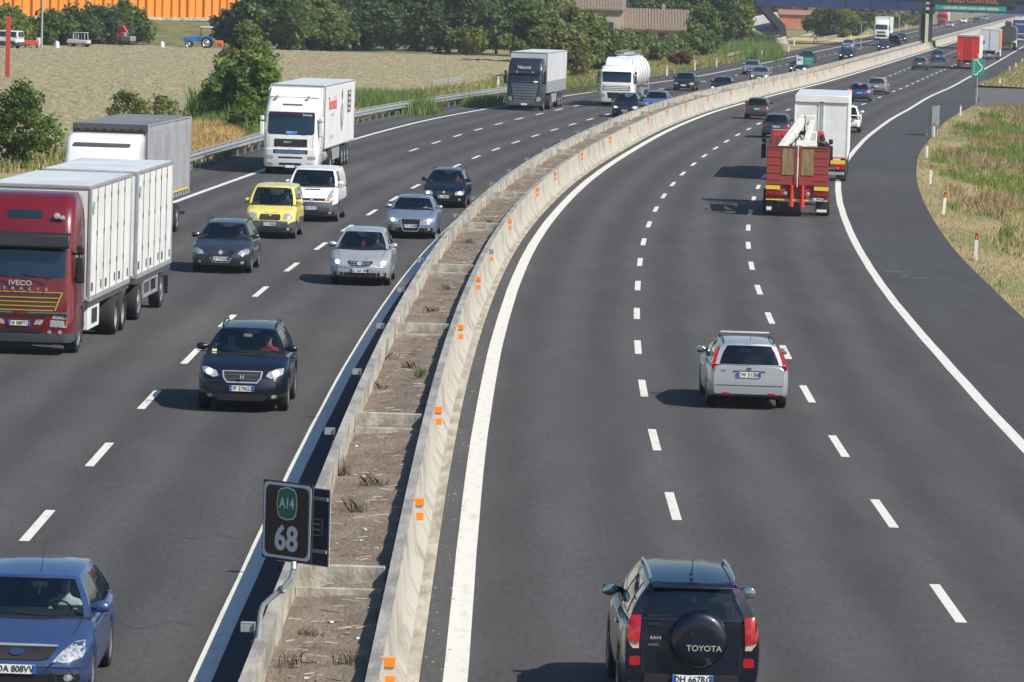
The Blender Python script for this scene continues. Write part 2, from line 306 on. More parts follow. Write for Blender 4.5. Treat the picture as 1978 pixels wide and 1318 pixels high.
# cross walls of the planter every 23 m
prev = None; k = 0
for y in [66.6 + 23.3 * i for i in range(-0, 14)]:
    c = MB(); c.box((0, 0, .45), (1.24, .16, .95)); 
    t = c.build('cross_wall', M_CONX, bevel=.012); x = at(BASE, y) - 1.705; t.location = (x, y, 0); t.rotation_euler = (0, 0, -heading(y))
    s_ = MB(); s_.box((0, -1.25, .36), (1.20, .12, .80)); u = s_.build('lower_slab', M_CONX, t, bevel=.012)
    pl_ = ['beside the brown kilometre sign', 'second from the camera', 'third from the camera', 'fourth from the camera'] 
    lab = 'stained concrete cross wall of the median planter, ' + (pl_[k] if k < 4 else ['fifth', 'sixth', 'seventh', 'eighth', 'ninth', 'tenth', 'eleventh', 'twelfth', 'thirteenth', 'fourteenth'][k - 4] + ' from the camera')
    tag(t, lab, 'wall', 'cross walls of the median planter'); k += 1
# steel brackets fixed to the outer side of the planter wall
ord_ = ['nearest', 'second nearest', 'third nearest', 'fourth nearest', 'fifth nearest', 'sixth nearest', 'seventh nearest', 'eighth nearest', 'ninth nearest', 'tenth nearest', 'eleventh nearest', 'twelfth nearest', 'thirteenth nearest', 'fourteenth nearest', 'fifteenth nearest', 'sixteenth nearest', 'seventeenth nearest', 'eighteenth nearest', 'nineteenth nearest', 'twentieth nearest', 'twenty-first nearest', 'twenty-second nearest', 'twenty-third nearest', 'twenty-fourth nearest']
brk0 = None
for k, y in enumerate([59.2 + 12.8 * i for i in range(24)]):
    if brk0 is None:
        c = MB(); c.box((-.04, 0, .62), (.05, .10, .50)); brk0 = c.build('wall_bracket', M_GALD)
        d = MB(); d.box((-.11, 0, 1.03), (.18, .012, .11)); d.box((-.11, .04, 1.09), (.18, .10, .012)); d.build('reflector_plate', M_GALV, brk0); d = MB(); d.box((-.02, .0, .93), (.012, .09, .34)); d.build('side_flange', M_GALV, brk0); t = brk0
    else: t = copy_tree(brk0)
    t.location = (at(WALL_L, y) - .10, y, 0); t.rotation_euler = (0, 0, -heading(y))
    tag(t, 'grey steel bracket on the outer side of the planter wall, ' + ord_[k] + ' to the camera', 'bracket', 'brackets of the planter wall')
# reflectors on the barrier
ry = [57.4, 75.0, 91.0, 112.5, 130.5, 143.7, 161.7, 186.4, 201.8, 224.7, 248.5, 266.2, 284, 302, 320, 340, 360, 380, 400, 422, 445, 468, 490]
rf0 = None; ords = ['nearest'] + [a.replace(' nearest', '') for a in ord_[1:]]
for k, y in enumerate(ry):
    if rf0 is None:
        c = MB(); c.box((0, 0, 0), (.18, .02, .36)); rf0 = c.build('barrier_reflector', M_REFP)
        for zz in (.115, -.115): d = MB(); d.box((0, -.02, zz), (.20, .03, .12)); d.build('orange_lens', M_ORL, rf0, bevel=.006)
        t = rf0
    else: t = copy_tree(rf0)
    t.location = (at(BASE, y) - .80, y, .80); t.rotation_euler = (0, 0, -heading(y))
    if k == 5: [c_ for c_ in t.children][0].data = [c_ for c_ in t.children][0].data.copy(); t.children[0].data.materials[0] = M_GALD
    tag(t, 'orange reflector pair on top of the cream barrier, ' + ord_[k] + ' to the camera', 'reflector', 'orange reflectors on the concrete barrier')
# left guard rail with posts beyond the left carriageway
LR0, LR1 = 150, 368
prof = [(.0, .75, 0), (.08, .70, 0), (.08, .64, 0), (.0, .60, 0), (.0, .56, 0), (.08, .52, 0), (.08, .46, 0), (.0, .42, 0), (-.012, .42, 0), (.065, .47, 0), (.065, .51, 0), (-.015, .555, 0), (-.015, .61, 0), (.065, .65, 0), (.065, .69, 0), (-.012, .75, 0)]
rail = profile_sweep('roadside_guardrail', prof, RAIL_L, LR0, LR1, [M_GALV], 'long double wave steel guardrail between left carriageway and ploughed field', 'guardrail', 4, 50)
top = profile_sweep('handrail', [(-.03, .86, 0), (.06, .86, 0), (.06, .80, 0), (-.03, .80, 0), (-.03, .86, 0)], RAIL_L - .05, LR0, LR1, [M_GALV], None, None, 4); top.parent = rail
for y in np.arange(LR0 + 1, LR1, 3.0):
    c = MB(); c.box((-.08, 0, .36), (.10, .14, .88)); t = c.build('post', M_GALD, rail); t.location = (at(RAIL_L, y), y, 0)
for k, (a, b, lab) in enumerate((((1405, 118), (1450, 107), 'short detached piece of steel guardrail on the left verge beyond the reeds'), ((1572, 84), (1617, 77), 'short detached steel guardrail piece on the left verge close to the blue overpass'), ((832, 186), (897, 176), 'higher doubled end section of steel guardrail standing behind the long rail'))):
    p, q = unp(*a, .0), unp(*b, .0); d = Vector((q[0] - p[0], q[1] - p[1], 0)); L_ = d.length; z = .0 if k < 2 else .35
    c = MB(); c.box((0, L_ / 2, .62 + z), (.05, L_, .12)); c.box((0, L_ / 2, .80 + z), (.05, L_, .12)); 
    rt = c.build('guardrail_piece', M_GALV); rt.location = (p[0], p[1], 0); rt.rotation_euler = (0, 0, math.atan2(-d.x, d.y)); tag(rt, lab, 'guardrail')
    for t in np.linspace(.5, L_ - .5, max(2, int(L_ / 6))): c = MB(); c.box((0, t, .4 + z / 2), (.1, .12, .8 + z)); c.build('post', M_GALD, rt)
# ploughed field with real clods
def relief(name, x0f, x1f, y0, y1, sx, sy, zf, m, kind='structure'):
    ys = np.arange(y0, y1, sy); nx = None; vs = []; fs = []
    n_ = int(max(x1f(y) - x0f(y) for y in ys) / sx)
    for y in ys:
        a, b = x0f(y), x1f(y)
        for k in range(n_ + 1): x = a + (b - a) * k / n_; vs.append((x, y, zf(x, y, k / n_)))
    for i in range(len(ys) - 1):
        for k in range(n_): q = i * (n_ + 1) + k; fs.append((q, q + 1, q + n_ + 2, q + n_ + 1))
    me = bpy.data.meshes.new(name); me.from_pydata(vs, [], fs); me.materials.append(m); o = bpy.data.objects.new(name, me); C.objects.link(o); return tag(o, kind=kind)
def fieldz(x, y, t):
    e = min(1, t * 14, (1 - t) * 14, (y - 212) / 10, (536 - y) / 10); return -.12 + max(0, e) * (.14 * wnoise(x, y, .9, 1) + .12 * wnoise(x, y, 2.1, 4) + .12)
relief('ploughed_field', lambda y: -.115 * y - 9, lambda y: at(RAIL_L, y) - 7.5 + 1.5 * wnoise(0, y, .03), 212, 536, .42, .8, fieldz, M_FIELD)
def vergez(x, y, t): e = min(1, t * 10); return -.03 + e * (.12 * wnoise(x, y, .25, 2) + .07 * wnoise(x, y, .9, 7)) - .45 * max(0, t - .10) * (1 - t) * 2
relief('right_verge', lambda y: at(SHOULD, y) - .1 + .16 * wnoise(0, y, .4), lambda y: at(SHOULD, y) + 40, 95, 377, .6, 1.0, vergez, M_VERGE)
relief('far_right_verge', lambda y: at(SHOULD, y) + (0.1 if y > 455 else .1 + (455 - y) * .9), lambda y: at(SHOULD, y) + 70, 430, 760, 1.2, 2.0, lambda x, y, t: .06 + .1 * wnoise(x, y, .3, 2), M_VERGE)
ribbon('side_road', lambda y: at(SHOULD, y) - .3, lambda y: at(SHOULD, y) + 80, 376, 448, -.006, mat('side_tarmac', (.115, .11, .105), .9, nz=.2, ns=.5), cols=10, uv=False)
relief('left_verge', lambda y: at(RAIL_L, y) - 10, lambda y: at(RAIL_L, y) - .5, 140, 1100, .8, 2.0, lambda x, y, t: -.05 + .08 * wnoise(x, y, .5, 3) * min(1, (1 - t) * 6), M_VERGE)
# ---------------------------------------------------------------- vehicles: shared pieces
def decal(bvh, poly, face, name, m, parent, off=.008, depth=.03, cuts=2):
    """a part whose outline is given in the plane of one face and which follows the body's surface"""
    b = bmesh.new(); s = {'front': 1, 'rear': -1, 'right': 1, 'left': -1, 'top': 1}[face]
    def P(a, c, h): return Vector((a, h, c)) if face in ('front', 'rear') else (Vector((h, a, c)) if face != 'top' else Vector((a, c, h)))
    vs = [b.verts.new(P(a, c, 0)) for a, c in poly]; b.faces.new(vs); bmesh.ops.triangulate(b, faces=b.faces)
    bmesh.ops.subdivide_edges(b, edges=b.edges, cuts=cuts, use_grid_fill=True)
    ax = {'front': 1, 'rear': 1, 'right': 0, 'left': 0, 'top': 2}[face]; d = Vector((0, 0, 0)); d[ax] = -s; miss = []; hs = []
    for v in b.verts:
        o = v.co.copy(); o[ax] = s * 20; h = bvh.ray_cast(o, d, 40)
        if h[0] is None: miss.append(v)
        else: v.co[ax] = h[0][ax] + s * off; hs.append(v.co[ax])
    mean = (max(hs) if s > 0 else min(hs)) if hs else 0
    ia, ic = {0: (1, 2), 1: (0, 2), 2: (0, 1)}[ax]; good = [v for v in b.verts if v not in miss]
    if len(good) > 5 and face in ('front', 'rear'):
        A = np.array([[1, v.co[ia], v.co[ic]] for v in good]); d_ = np.array([v.co[ax] for v in good]); rg = np.random.default_rng(1); bst = (-1, None)
        for _ in range(60):
            q_ = rg.choice(len(good), 3, replace=False); 
            if abs(np.linalg.det(A[q_])) < 1e-5: continue
            cf = np.linalg.solve(A[q_], d_[q_]); n_in = (np.abs(A @ cf - d_) < .03).sum()
            if abs(cf[1]) < 1.2 and n_in > bst[0]: bst = (n_in, cf)
        if bst[1] is not None:
            for v, t_, q_ in zip(good, A @ bst[1], d_):
                if s * (t_ - q_) > .10: v.co[ax] = t_ + s * .004
            for v in miss: v.co[ax] = bst[1][0] + bst[1][1] * v.co[ia] + bst[1][2] * v.co[ic] - s * .01
            miss = []
    for v in miss:
        near = [u for u in b.verts if u not in miss]
        v.co[ax] = min(near, key=lambda u: (u.co - v.co - Vector([(u.co - v.co)[i] if i == ax else 0 for i in range(3)])).length).co[ax] if near else mean
    r = bmesh.ops.extrude_face_region(b, geom=b.faces[:])
    for g in r['geom']:
        if isinstance(g, bmesh.types.BMVert): g.co[ax] -= s * depth
    bmesh.ops.recalc_face_normals(b, faces=b.faces)
    me = bpy.data.meshes.new(name); b.to_mesh(me); b.free(); me.materials.append(m); me.polygons.foreach_set('use_smooth', [True] * len(me.polygons)); me.set_sharp_from_angle(angle=R(40))
    o = bpy.data.objects.new(name, me); C.objects.link(o); o.parent = parent; return o
def mir(poly): return [(-a, c) for a, c in poly][::-1]
def rrect(x0, x1, z0, z1, r=.05, n=3):
    out = []
    for cx, cz, a0 in ((x1 - r, z0 + r, -90), (x1 - r, z1 - r, 0), (x0 + r, z1 - r, 90), (x0 + r, z0 + r, 180)):
        for i in range(n + 1): a = R(a0 + 90 * i / n); out.append((cx + r * math.cos(a), cz + r * math.sin(a)))
    return out
WH = {}
def wheel(parent, x, y, r, wd, kind='car'):
    key = (round(r, 2), round(wd, 2), kind)
    if key not in WH:
        t = MB(); h = wd / 2; ri = r * .66
        t.lathe([(ri, -h * .9), (r * .9, -h), (r * .985, -h * .8), (r, -h * .4), (r, h * .4), (r * .985, h * .8), (r * .9, h), (ri, h * .9), (ri, -h * .9)], 28)
        d = MB()
        if kind == 'car':
            d.lathe([(ri, h * .86), (ri * .95, h * .8), (ri * .9, h * .45), (ri * .3, h * .4), (.001, h * .4)], 24, 1)
            for i in range(5):
                a = i * 2 * math.pi / 5; p = Vector((h * .68, math.cos(a) * ri * .52, math.sin(a) * ri * .52)); d.box(p, (.03, .055 * r / .3, ri * .98), 0, rx=-a + math.pi / 2 * 0 + math.pi / 2 - 2 * 0 if False else a - math.pi / 2)
            d.lathe([(ri * 1.0, h * .93), (ri * .9, h * .93), (ri * .9, h * .6)], 24, 0); d.lathe([(ri * .22, h * .5), (ri * .2, h * .8), (.001, h * .82)], 12, 0)
        elif kind == 'truck':
            d.lathe([(ri, h * .9), (ri * .92, h * .75), (ri * .8, h * .72), (ri * .55, h * .72), (ri * .42, h * 1.0), (.001, h * 1.02)], 24, 0); d.lathe([(ri * .7, h * .74), (ri * .68, h * .76), (ri * .6, h * .76)], 12, 1)
        else:
            d.lathe([(ri, h * .85), (ri * .85, h * .1), (ri * .4, -h * .1), (ri * .3, h * .3), (.001, h * .32)], 24, 0)
        a = t.build('wheel', M_TYRE, None); c = d.build('rim', [M_RIM if kind != 'rear' else M_GALD, M_BLK], a)
        WH[key] = a; a['_tmpl'] = 1; first = a
        o = a
    else: o = copy_tree(WH[key])
    o.parent = parent; o.location = (x, y, r); o.rotation_euler = (0, 0, 0 if x > 0 else math.pi)
    return o
def plate(parent, y, z, s, face, x=0, wdt=.52, blue2=True):
    k = 1 if face == 'front' else -1
    p = MB(); p.box((x, y, z), (wdt, .012, .115)); o = p.build('licence_plate', M_PLATE, parent)
    for s_ in ((-1, 1) if blue2 else (-1,)): b = MB(); b.box((x + s_ * (wdt / 2 - .022), y + k * .008, z), (.05, .006, .113)); b.build('blue_band', M_PBLUE, o)
    if s: text(s, .115, M_TXT, o, (x, y + k * .010, z), FRONT if k > 0 else REAR, 'plate_number', .002, .0012, .93)
    return o
def human(parent_loc, rz, shirt, label, hands=((-.16, .36, .30), (.16, .36, .30)), hair=M_HAIR, scale=1.0):
    """seated figure facing local +Y; origin at the hips"""
    V = [(0, 0, 0), (0, -.02, .2), (0, -.03, .42), (0, -.02, .52), (0, 0, .60), (0, .02, .70), (0, .015, .78)]
    Rr = [.16, .155, .17, .075, .058, .088, .07]; Eg = [(0, 1), (1, 2), (2, 3), (3, 4), (4, 5), (5, 6)]
    for sd in (-1, 1):
        hx, hy, hz = hands[0] if sd < 0 else hands[1]; n = len(V)
        V += [(sd * .17, -.02, .44), (sd * .25, .08, .24), (hx, hy, hz), (hx + sd * .01, hy + .07, hz + .03)]; Rr += [.068, .05, .032, .036]
        Eg += [(2, n), (n, n + 1), (n + 1, n + 2), (n + 2, n + 3)]
        for k in range(5):
            m = len(V); a = (k - 1.5) * .019 if k < 4 else -sd * .04; V += [(hx + a, hy + .115 - (.03 if k == 4 else 0), hz + .035), (hx + a * 1.2, hy + .135 - (.03 if k == 4 else 0), hz - .005)]; Rr += [.010, .008]; Eg += [(n + 3, m), (m, m + 1)]
        n = len(V); V += [(sd * .1, .06, -.03), (sd * .17, .42, .06), (sd * .16, .62, -.3)]; Rr += [.09, .065, .05]; Eg += [(0, n), (n, n + 1), (n + 1, n + 2)]
    me = bpy.data.meshes.new('person'); me.from_pydata(V, Eg, []); t = bpy.data.objects.new('person', me); C.objects.link(t)
    sk = t.modifiers.new('s', 'SKIN'); sk.use_smooth_shade = True
    for i, r in enumerate(Rr): me.skin_vertices[0].data[i].radius = (r, r * (.68 if i < 3 else 1)); 
    me.skin_vertices[0].data[0].use_root = True; t.modifiers.new('d', 'SUBSURF').levels = 1
    nm = bpy.data.meshes.new_from_object(t.evaluated_get(bpy.context.evaluated_depsgraph_get())); bpy.data.objects.remove(t)
    nm.materials.clear(); nm.materials.append(M_SKIN); nm.materials.append(shirt); nm.materials.append(mat('trousers', (.03, .035, .06), .8))
    for p in nm.polygons:
        c = p.center; arm = abs(c.x) > .2 or c.y > .16
        p.material_index = 2 if c.z < .02 or (c.y > .2 and c.z < .1) else (0 if c.z > .53 or (c.y > .17) else 1)
        p.use_smooth = True
    o = bpy.data.objects.new('person', nm); C.objects.link(o); o.location = parent_loc; o.rotation_euler = (0, 0, rz); o.scale = (scale,) * 3
    h = MB(); n = 10
    for k in range(5):
        a = k / 4 * 1.35
    h.loft([[(math.cos(t * 6.283 / n) * .092 * math.cos(a), -.005 + math.sin(t * 6.283 / n) * .105 * math.cos(a) - .015, .735 + .09 * math.sin(a)) for t in range(n)] for a in (0, .4, .8, 1.2, 1.5)]); h.build('hair', hair, o)
    f = MB()
    for sd in (-1, 1): f.box((sd * .033, .098, .715), (.022, .01, .012), 0); 
    f.box((0, .095, .655), (.045, .012, .01), 0); f.build('face', M_HAIR, o); f2 = MB(); f2.prism([(.085, .665), (.118, .68), (.1, .72)], -.012, .012); f2.build('nose', M_SKIN, o)
    return tag(o, label, 'person')

def lerp(a, b, t): return a + (b - a) * t
def car(kind, label, cat, x, y, rz, p, col, dist_detail=1, group=None):
    """p: dict of side-view dimensions, local +Y is forward"""
    root = empty(kind, (x, y, 0), rz, label, cat, group)
    L, W, H = p['L'], p['W'], p['H']; hw = W / 2; B0 = p.get('clear', .2)
    yc, ytf, ytr, yrb = p['yc'], p['ytf'], p['ytr'], p['yrb']; zc, zb, zn, zd = p['zc'], p['zb'], p['zn'], p['zd']
    xb, xr = p.get('xb', .90) * hw, p.get('xr', .63) * hw; xrr = p.get('xrr', p.get('xr', .63)) * hw; zt = H - .05
    wf, wr, r = p['wf'], p['wr'], p.get('r', .31); clad = p.get('clad', 0.); body_m = [col, M_GREYP if clad else M_BLK, M_INT, M_BLK]
    T = p.get('T') or [(-L / 2, zd - .14), (-L / 2 + .05, zd - .03), (-L / 2 + .12, zd), (yrb, zb + .0), (yc, zc), (L / 2 - .42, zn + .10), (L / 2 - .14, zn), (L / 2 - .03, zn - .08), (L / 2, zn - .14)]
    T = sorted(T); ty = [a for a, _ in T]; tz = [b for _, b in T]
    ys = set([-L / 2 + q for q in (0, .03, .08, .16, .3, .5)] + [L / 2 - q for q in (0, .03, .08, .16, .3, .45, .6)] + [yc, yrb, yc - .05])
    for c in (wf, wr):
        for a in range(-90, 91, 15): ys.add(c + (r + .055) * math.sin(R(a)))
        ys.add(c - r - .07); ys.add(c + r + .07)
    yy = -L / 2 + .6
    while yy < L / 2 - .6: ys.add(yy); yy += .35
    ys = sorted(q for q in ys if -L / 2 <= q <= L / 2); q2 = [ys[0]]
    for q in ys[1:]:
        if q - q2[-1] > .012: q2.append(q)
    ys = q2
    fr = p.get('nose_round', .72); rr = p.get('tail_round', .80)
    m = MB(); loops = []
    for q in ys:
        f = L / 2 - q; g = q + L / 2; k = 1.
        if f < .5: k = min(k, 1 - (1 - fr) * (1 - f / .5) ** 2.2)
        if g < .45: k = min(k, 1 - (1 - rr) * (1 - g / .45) ** 2.4)
        w_ = hw * k; t = float(np.interp(q, ty, tz)); b = B0 + (.05 if f < .3 else 0) + (.10 * (1 - g / .5) if g < .5 else 0)
        for c in (wf, wr):
            if abs(q - c) < r + .055: b = max(b, r + math.sqrt(max(0, (r + .055) ** 2 - (q - c) ** 2)) - .0)
        b = min(b, t - .12); h = t - b
        hood = q > yc or q < yrb; cr = .02 if hood else 0
        sec = [(0, t + cr), (.5, t + cr * .8), (.80, t), (.90, t - .018), (.962, t - .055), (.988, t - .13 * min(1, h / .5)), (1.0, b + h * .55), (.998, b + h * .38), (.985, b + h * .2), (.955, b + .04), (.90, b), (0, b)]
        ring = []
        for fx, z in sec:
            back = 0
            if f < .3: back = -(p.get('fs', .16)) * max(0, (z - .52)) ** 1.5 / .3 * (1 - f / .3) - .10 * max(0, (.45 - z)) * (1 - f / .3)
            if g < .3: back = (p.get('rs', .10)) * max(0, (z - .62)) ** 1.5 / .3 * (1 - g / .3) + .12 * max(0, .5 - z) * (1 - g / .3)
            ring.append((fx * w_, q + back, z))
        loops.append(ring)
    n = len(loops[0])
    for sd in (1, -1):
        vs = [(a * sd, b, c) for l_ in loops for a, b, c in l_]; fs = []; ms = []
        for k in range(len(loops) - 1):
            for i in range(n - 1):
                fs.append((k * n + i, (k + 1) * n + i, (k + 1) * n + i + 1, k * n + i + 1))
                q = (ys[k] + ys[k + 1]) / 2; z = (loops[k][i][2] + loops[k][i + 1][2]) / 2
                ms.append(2 if (i < 2 and yrb + .02 < q < yc - .0) else (1 if (i >= 9 or (clad and z < clad)) else 0))
        o_ = len(m.v); m.v += vs; m.f += [tuple(i + o_ for i in f_) for f_ in fs]; m.m += ms
    for k in (0, len(loops) - 1):
        l_ = loops[k]; o_ = len(m.v); m.v += [a for a in l_] + [(-a, b, c) for a, b, c in l_]
        for i in range(n - 1): m.f.append((o_ + i, o_ + i + 1, o_ + n + i + 1, o_ + n + i)); m.m.append(1 if (clad and (l_[i][2] + l_[i + 1][2]) / 2 < clad) or i >= 9 else 0)
    # greenhouse
    crown, arc, bf, br, bul = .055, .03, p.get('bf', .14), p.get('br', .10), .035
    xc = p.get('xc', xb); xd = p.get('xd', xb); zR = p.get('zR', zb)
    def FP(u, v): return (u * (lerp(xc, xr, v) + bul * math.sin(math.pi * v)), lerp(yc, ytf, v) + bf * (1 - u * u), lerp(zc - .01, zt, v) + .5 * crown * (1 - u ** 4) * v)
    def RP(u, v): return (u * (lerp(xd, xrr, v) + bul * math.sin(math.pi * v)), lerp(yrb, ytr, v) - br * (1 - u * u), lerp(zR - .01, zt, v) + .5 * crown * (1 - u ** 4) * v)
    def SP(s, v, sd=1):
        xb_ = lerp(xc, xd, s) + p.get('belly', .02) * math.sin(math.pi * s); xt = lerp(xr, xrr, s) + .02 * math.sin(math.pi * s)
        return (sd * (lerp(xb_, xt, v) + bul * math.sin(math.pi * v)), lerp(lerp(yc, ytf, v), lerp(yrb, ytr, v), s), lerp(lerp(zc, zR, s) - .01, zt + arc * math.sin(math.pi * s), v))
    def TP(u, t): return (u * (lerp(xr, xrr, t) + .02 * math.sin(math.pi * t)), lerp(ytf, ytr, t) + (1 - u * u) * (bf * (1 - t) - br * t), zt + arc * math.sin(math.pi * t) + crown * (1 - u ** 4) * (.5 + .5 * math.sin(math.pi * t)))
    full = MB(); full.v = list(m.v); full.f = list(m.f); full.m = list(m.m)
    def patch(fn, us, vs, hole, nm, glassm, inset, dark=None):
        V = [fn(a, b) for b in vs for a in us]; k = len(us); frame = []; pane = []
        for j in range(len(vs) - 1):
            for i in range(k - 1):
                f_ = (j * k + i, j * k + i + 1, (j + 1) * k + i + 1, (j + 1) * k + i)
                (pane if hole and hole((us[i] + us[i + 1]) / 2, (vs[j] + vs[j + 1]) / 2) else frame).append(f_)
        full.add(V, frame + pane); o_ = len(m.v); m.v += V
        for f_ in frame:
            q_ = [(us[i % k], vs[i // k]) for i in f_]; cu, cv_ = sum(a for a, _ in q_) / 4, sum(b for _, b in q_) / 4
            m.f.append(tuple(i + o_ for i in f_)); m.m.append(3 if (dark and dark(cu, cv_)) else 0)
        if pane:
            used = sorted({i for f_ in pane for i in f_}); mp = {a: b for b, a in enumerate(used)}
            g_ = MB(); g_.add([(Vector(V[i]) + Vector(inset)) for i in used], [tuple(mp[i] for i in f_) for f_ in pane]); return g_.build(nm, glassm, root, 60)
    gm = M_GLASS if dist_detail else M_GLASD
    fv = p.get('fv', (.05, .93)); rv = p.get('rv', (.08, .90)); 
    U = [-1, -.9, -.6, -.3, 0, .3, .6, .9, 1]; patch(FP, U, [0, fv[0], .3, .6, fv[1], 1], lambda a, b: abs(a) < .9 and fv[0] < b < fv[1], 'windscreen', gm, (0, -.004, 0), lambda a, b: b < fv[0])
    ru = p.get('ru', .86); U = [-1, -ru, -.55, -.27, 0, .27, .55, ru, 1]
    if not p.get('noglassrear'): patch(RP, U, [0, rv[0], .35, .65, rv[1], 1], lambda a, b: abs(a) < ru and rv[0] < b < rv[1], 'rear_window', gm, (0, .004, 0))
    else: patch(RP, U, [0, .5, 1], None, '', None, (0, 0, 0))
    cuts = p.get('side', [(.05, .44), (.47, .83), (.86, .95)]); S = sorted({0, 1} | {a for c in cuts for a in c} | {round((a + b) / 2, 3) for a, b in cuts})
    for sd in (1, -1): patch(lambda s, v: SP(s, v, sd), S, [0, .08, .3, .6, .88, 1], lambda a, b: any(c0 < a < c1 for c0, c1 in cuts) and .08 < b < .88, 'side_window', gm if dist_detail else M_GLASD, (-.004 * sd, 0, 0), lambda s, v: cuts[0][0] < s < cuts[-1][1] and .08 < v < .88)
    U = [-1, -.97, -.9, -.75, -.5, -.25, 0, .25, .5, .75, .9, .97, 1]; patch(TP, U, [0, .05, .15, .3, .5, .7, .85, .95, 1], None, '', None, (0, 0, 0))
    ob = m.build('body', body_m, root, 38)
    bvh = BVHTree.FromPolygons([Vector(v) for v in full.v], full.f)
    # interior
    sx = hw * .42
    for s_ in (-1, 1):
        i_ = MB(); i_.box((s_ * sx, (ytf + ytr) / 2 + .15, zb + .14), (.46, .12, .5), 0, rx=R(-12)); q_ = i_.build('seat', M_INT, root, bevel=.03)
        i_ = MB(); i_.box((s_ * sx, (ytf + ytr) / 2 + .08, min(zb + .46, zt - .12)), (.24, .09, .16)); i_.build('headrest', M_INT, q_, bevel=.03)
    i_ = MB(); i_.box((0, max(ytr + .15, yrb + .45), zb + .08), (W * .62, .14, .4)); i_.build('rear_seat', M_INT, root, bevel=.03)
    i_ = MB(); i_.box((0, yc - .32, zc - .01), (W * .66, .34, .10)); i_.build('dashboard', M_INT, root, bevel=.03)
    if dist_detail:
        s_ = MB(); s_.lathe([(.17, -.012), (.185, 0), (.17, .012), (.155, 0), (.17, -.012)], 20, 0, 'Y', (0, 0, 0)); st = s_.build('steering_wheel', M_BLK, root); st.location = (-sx, yc - .58, zb + .03); st.rotation_euler = (R(-25), 0, 0)
    # wheels
    for a, b in ((wf, 1), (wf, -1), (wr, 1), (wr, -1)): wheel(root, b * (hw - .115), a, r, p.get('tw', .21))
    # mirrors
    ym = yc - .42; zm = lerp(zc, zt, .18) + .01
    for s_ in (-1, 1):
        q = MB(); q.loft([[(s_ * (hw * .93 + a), ym + .02 + b * math.cos(t * 6.283 / 10), zm + .01 + c * math.sin(t * 6.283 / 10)) for t in range(10)] for a, b, c in ((-.08, .03, .03), (-.01, .05, .045), (.02, .07, .07), (.10, .08, .08), (.17, .07, .07), (.195, .03, .04))]); mo_ = q.build('mirror', p.get('mirm', col), root, 60)
        if p.get('mglass'): q = MB(); q.lathe([(.001, -.004), (.058, -.004), (.064, .004)], 16, 0, 'Y', (0, 0, 0)); q.v = [(a * 1.25 * p['mglass'] + s_ * (hw * .93 + .09), b + ym - .060, c * p['mglass'] + zm + .012) for a, b, c in q.v]; q.build('mirror_glass', mat('mirror_glass', (.30, .42, .42), .12, .8), mo_, 60)
    # bonnet, door gaps and handles
    if dist_detail:
        for s_ in (-1, 1): decal(bvh, [(s_ * hw * .80, yc - .02), (s_ * hw * .815, yc - .02), (s_ * hw * .70, L / 2 - .20), (s_ * hw * .685, L / 2 - .20)][::s_], 'top', 'bonnet_gap', M_BLK, root, .001, .01)
        decal(bvh, [(-hw * .70, L / 2 - .205), (hw * .70, L / 2 - .205), (hw * .70, L / 2 - .19), (-hw * .70, L / 2 - .19)], 'top', 'bonnet_gap', M_BLK, root, .001, .01)
        m_ = MB()
        for q in (-.1, .42): m_.tube([(q * hw * 1.9 - .25, yc + bf * .75, zc + .03), (q * hw * 1.9 + .28, yc + bf * .6 - .04, zc + .05)], .011, 6)
        m_.build('wiper', M_BLK, root)
        for s_, fc in ((1, 'right'), (-1, 'left')):
            for q in p.get('doors', (yc - .25, (ytf + ytr) / 2 - .05, wr + .38)):
                decal(bvh, [(q, .36), (q + .012, .36), (q + .012, zb - .03), (q, zb - .03)], fc, 'door_gap', M_BLK, root, .002, .01)
            for q in p.get('handles', ((ytf + ytr) / 2 + .12, wr + .52)):
                decal(bvh, [(q, zb - .13), (q + .17, zb - .13), (q + .17, zb - .10), (q, zb - .10)], fc, 'door_handle', col, root, .025, .03)
    return root, bvh
def lamps(bvh, root, poly, face, name, m, m2=None):
    a = decal(bvh, poly, face, name, m, root); b = decal(bvh, mir(poly), face, name, m2 or m, root); return a, b
# ---------------------------------------------------------------- cars
HB = dict(L=4.34, W=1.84, H=1.46, yc=1.13, ytf=.30, ytr=-1.50, yrb=-2.0, zc=.99, zb=.95, zn=.72, zd=.93, wf=1.28, wr=-1.36)
WG = dict(HB, L=4.6, ytr=-1.85, yrb=-2.12, wf=1.38, wr=-1.34, zb=.95)
SD = dict(HB, L=4.58, W=1.78, H=1.43, ytr=-1.0, yrb=-1.68, zd=.98, zb=.95, wf=1.36, wr=-1.29)
SU = dict(L=4.67, W=1.89, H=1.70, yc=1.28, ytf=.52, ytr=-1.72, yrb=-2.16, zc=1.17, zb=1.10, zn=.90, zd=1.06, wf=1.42, wr=-1.28, r=.36, tw=.24, clear=.26, xb=.90, xr=.62)
MP = dict(L=4.27, W=1.80, H=1.60, yc=1.30, ytf=.35, ytr=-1.62, yrb=-1.98, zc=1.06, zb=1.0, zn=.80, zd=1.0, wf=1.36, wr=-1.40, xr=.63)
VS = dict(L=4.25, W=1.74, H=1.80, yc=1.22, ytf=.62, ytr=-1.95, yrb=-2.04, zc=1.14, zb=1.08, zn=.90, zd=1.05, wf=1.32, wr=-1.30, clad=.62, xb=.93, xr=.74, xrr=.76)
VN = dict(L=4.80, W=1.92, H=1.95, yc=1.72, ytf=1.02, ytr=-2.28, yrb=-2.34, zc=1.30, zb=1.22, zn=1.02, zd=1.2, wf=1.45, wr=-1.65, r=.33, clad=.78, xb=.94, xr=.76, xrr=.78, side=[(.04, .27)], noglassrear=True)
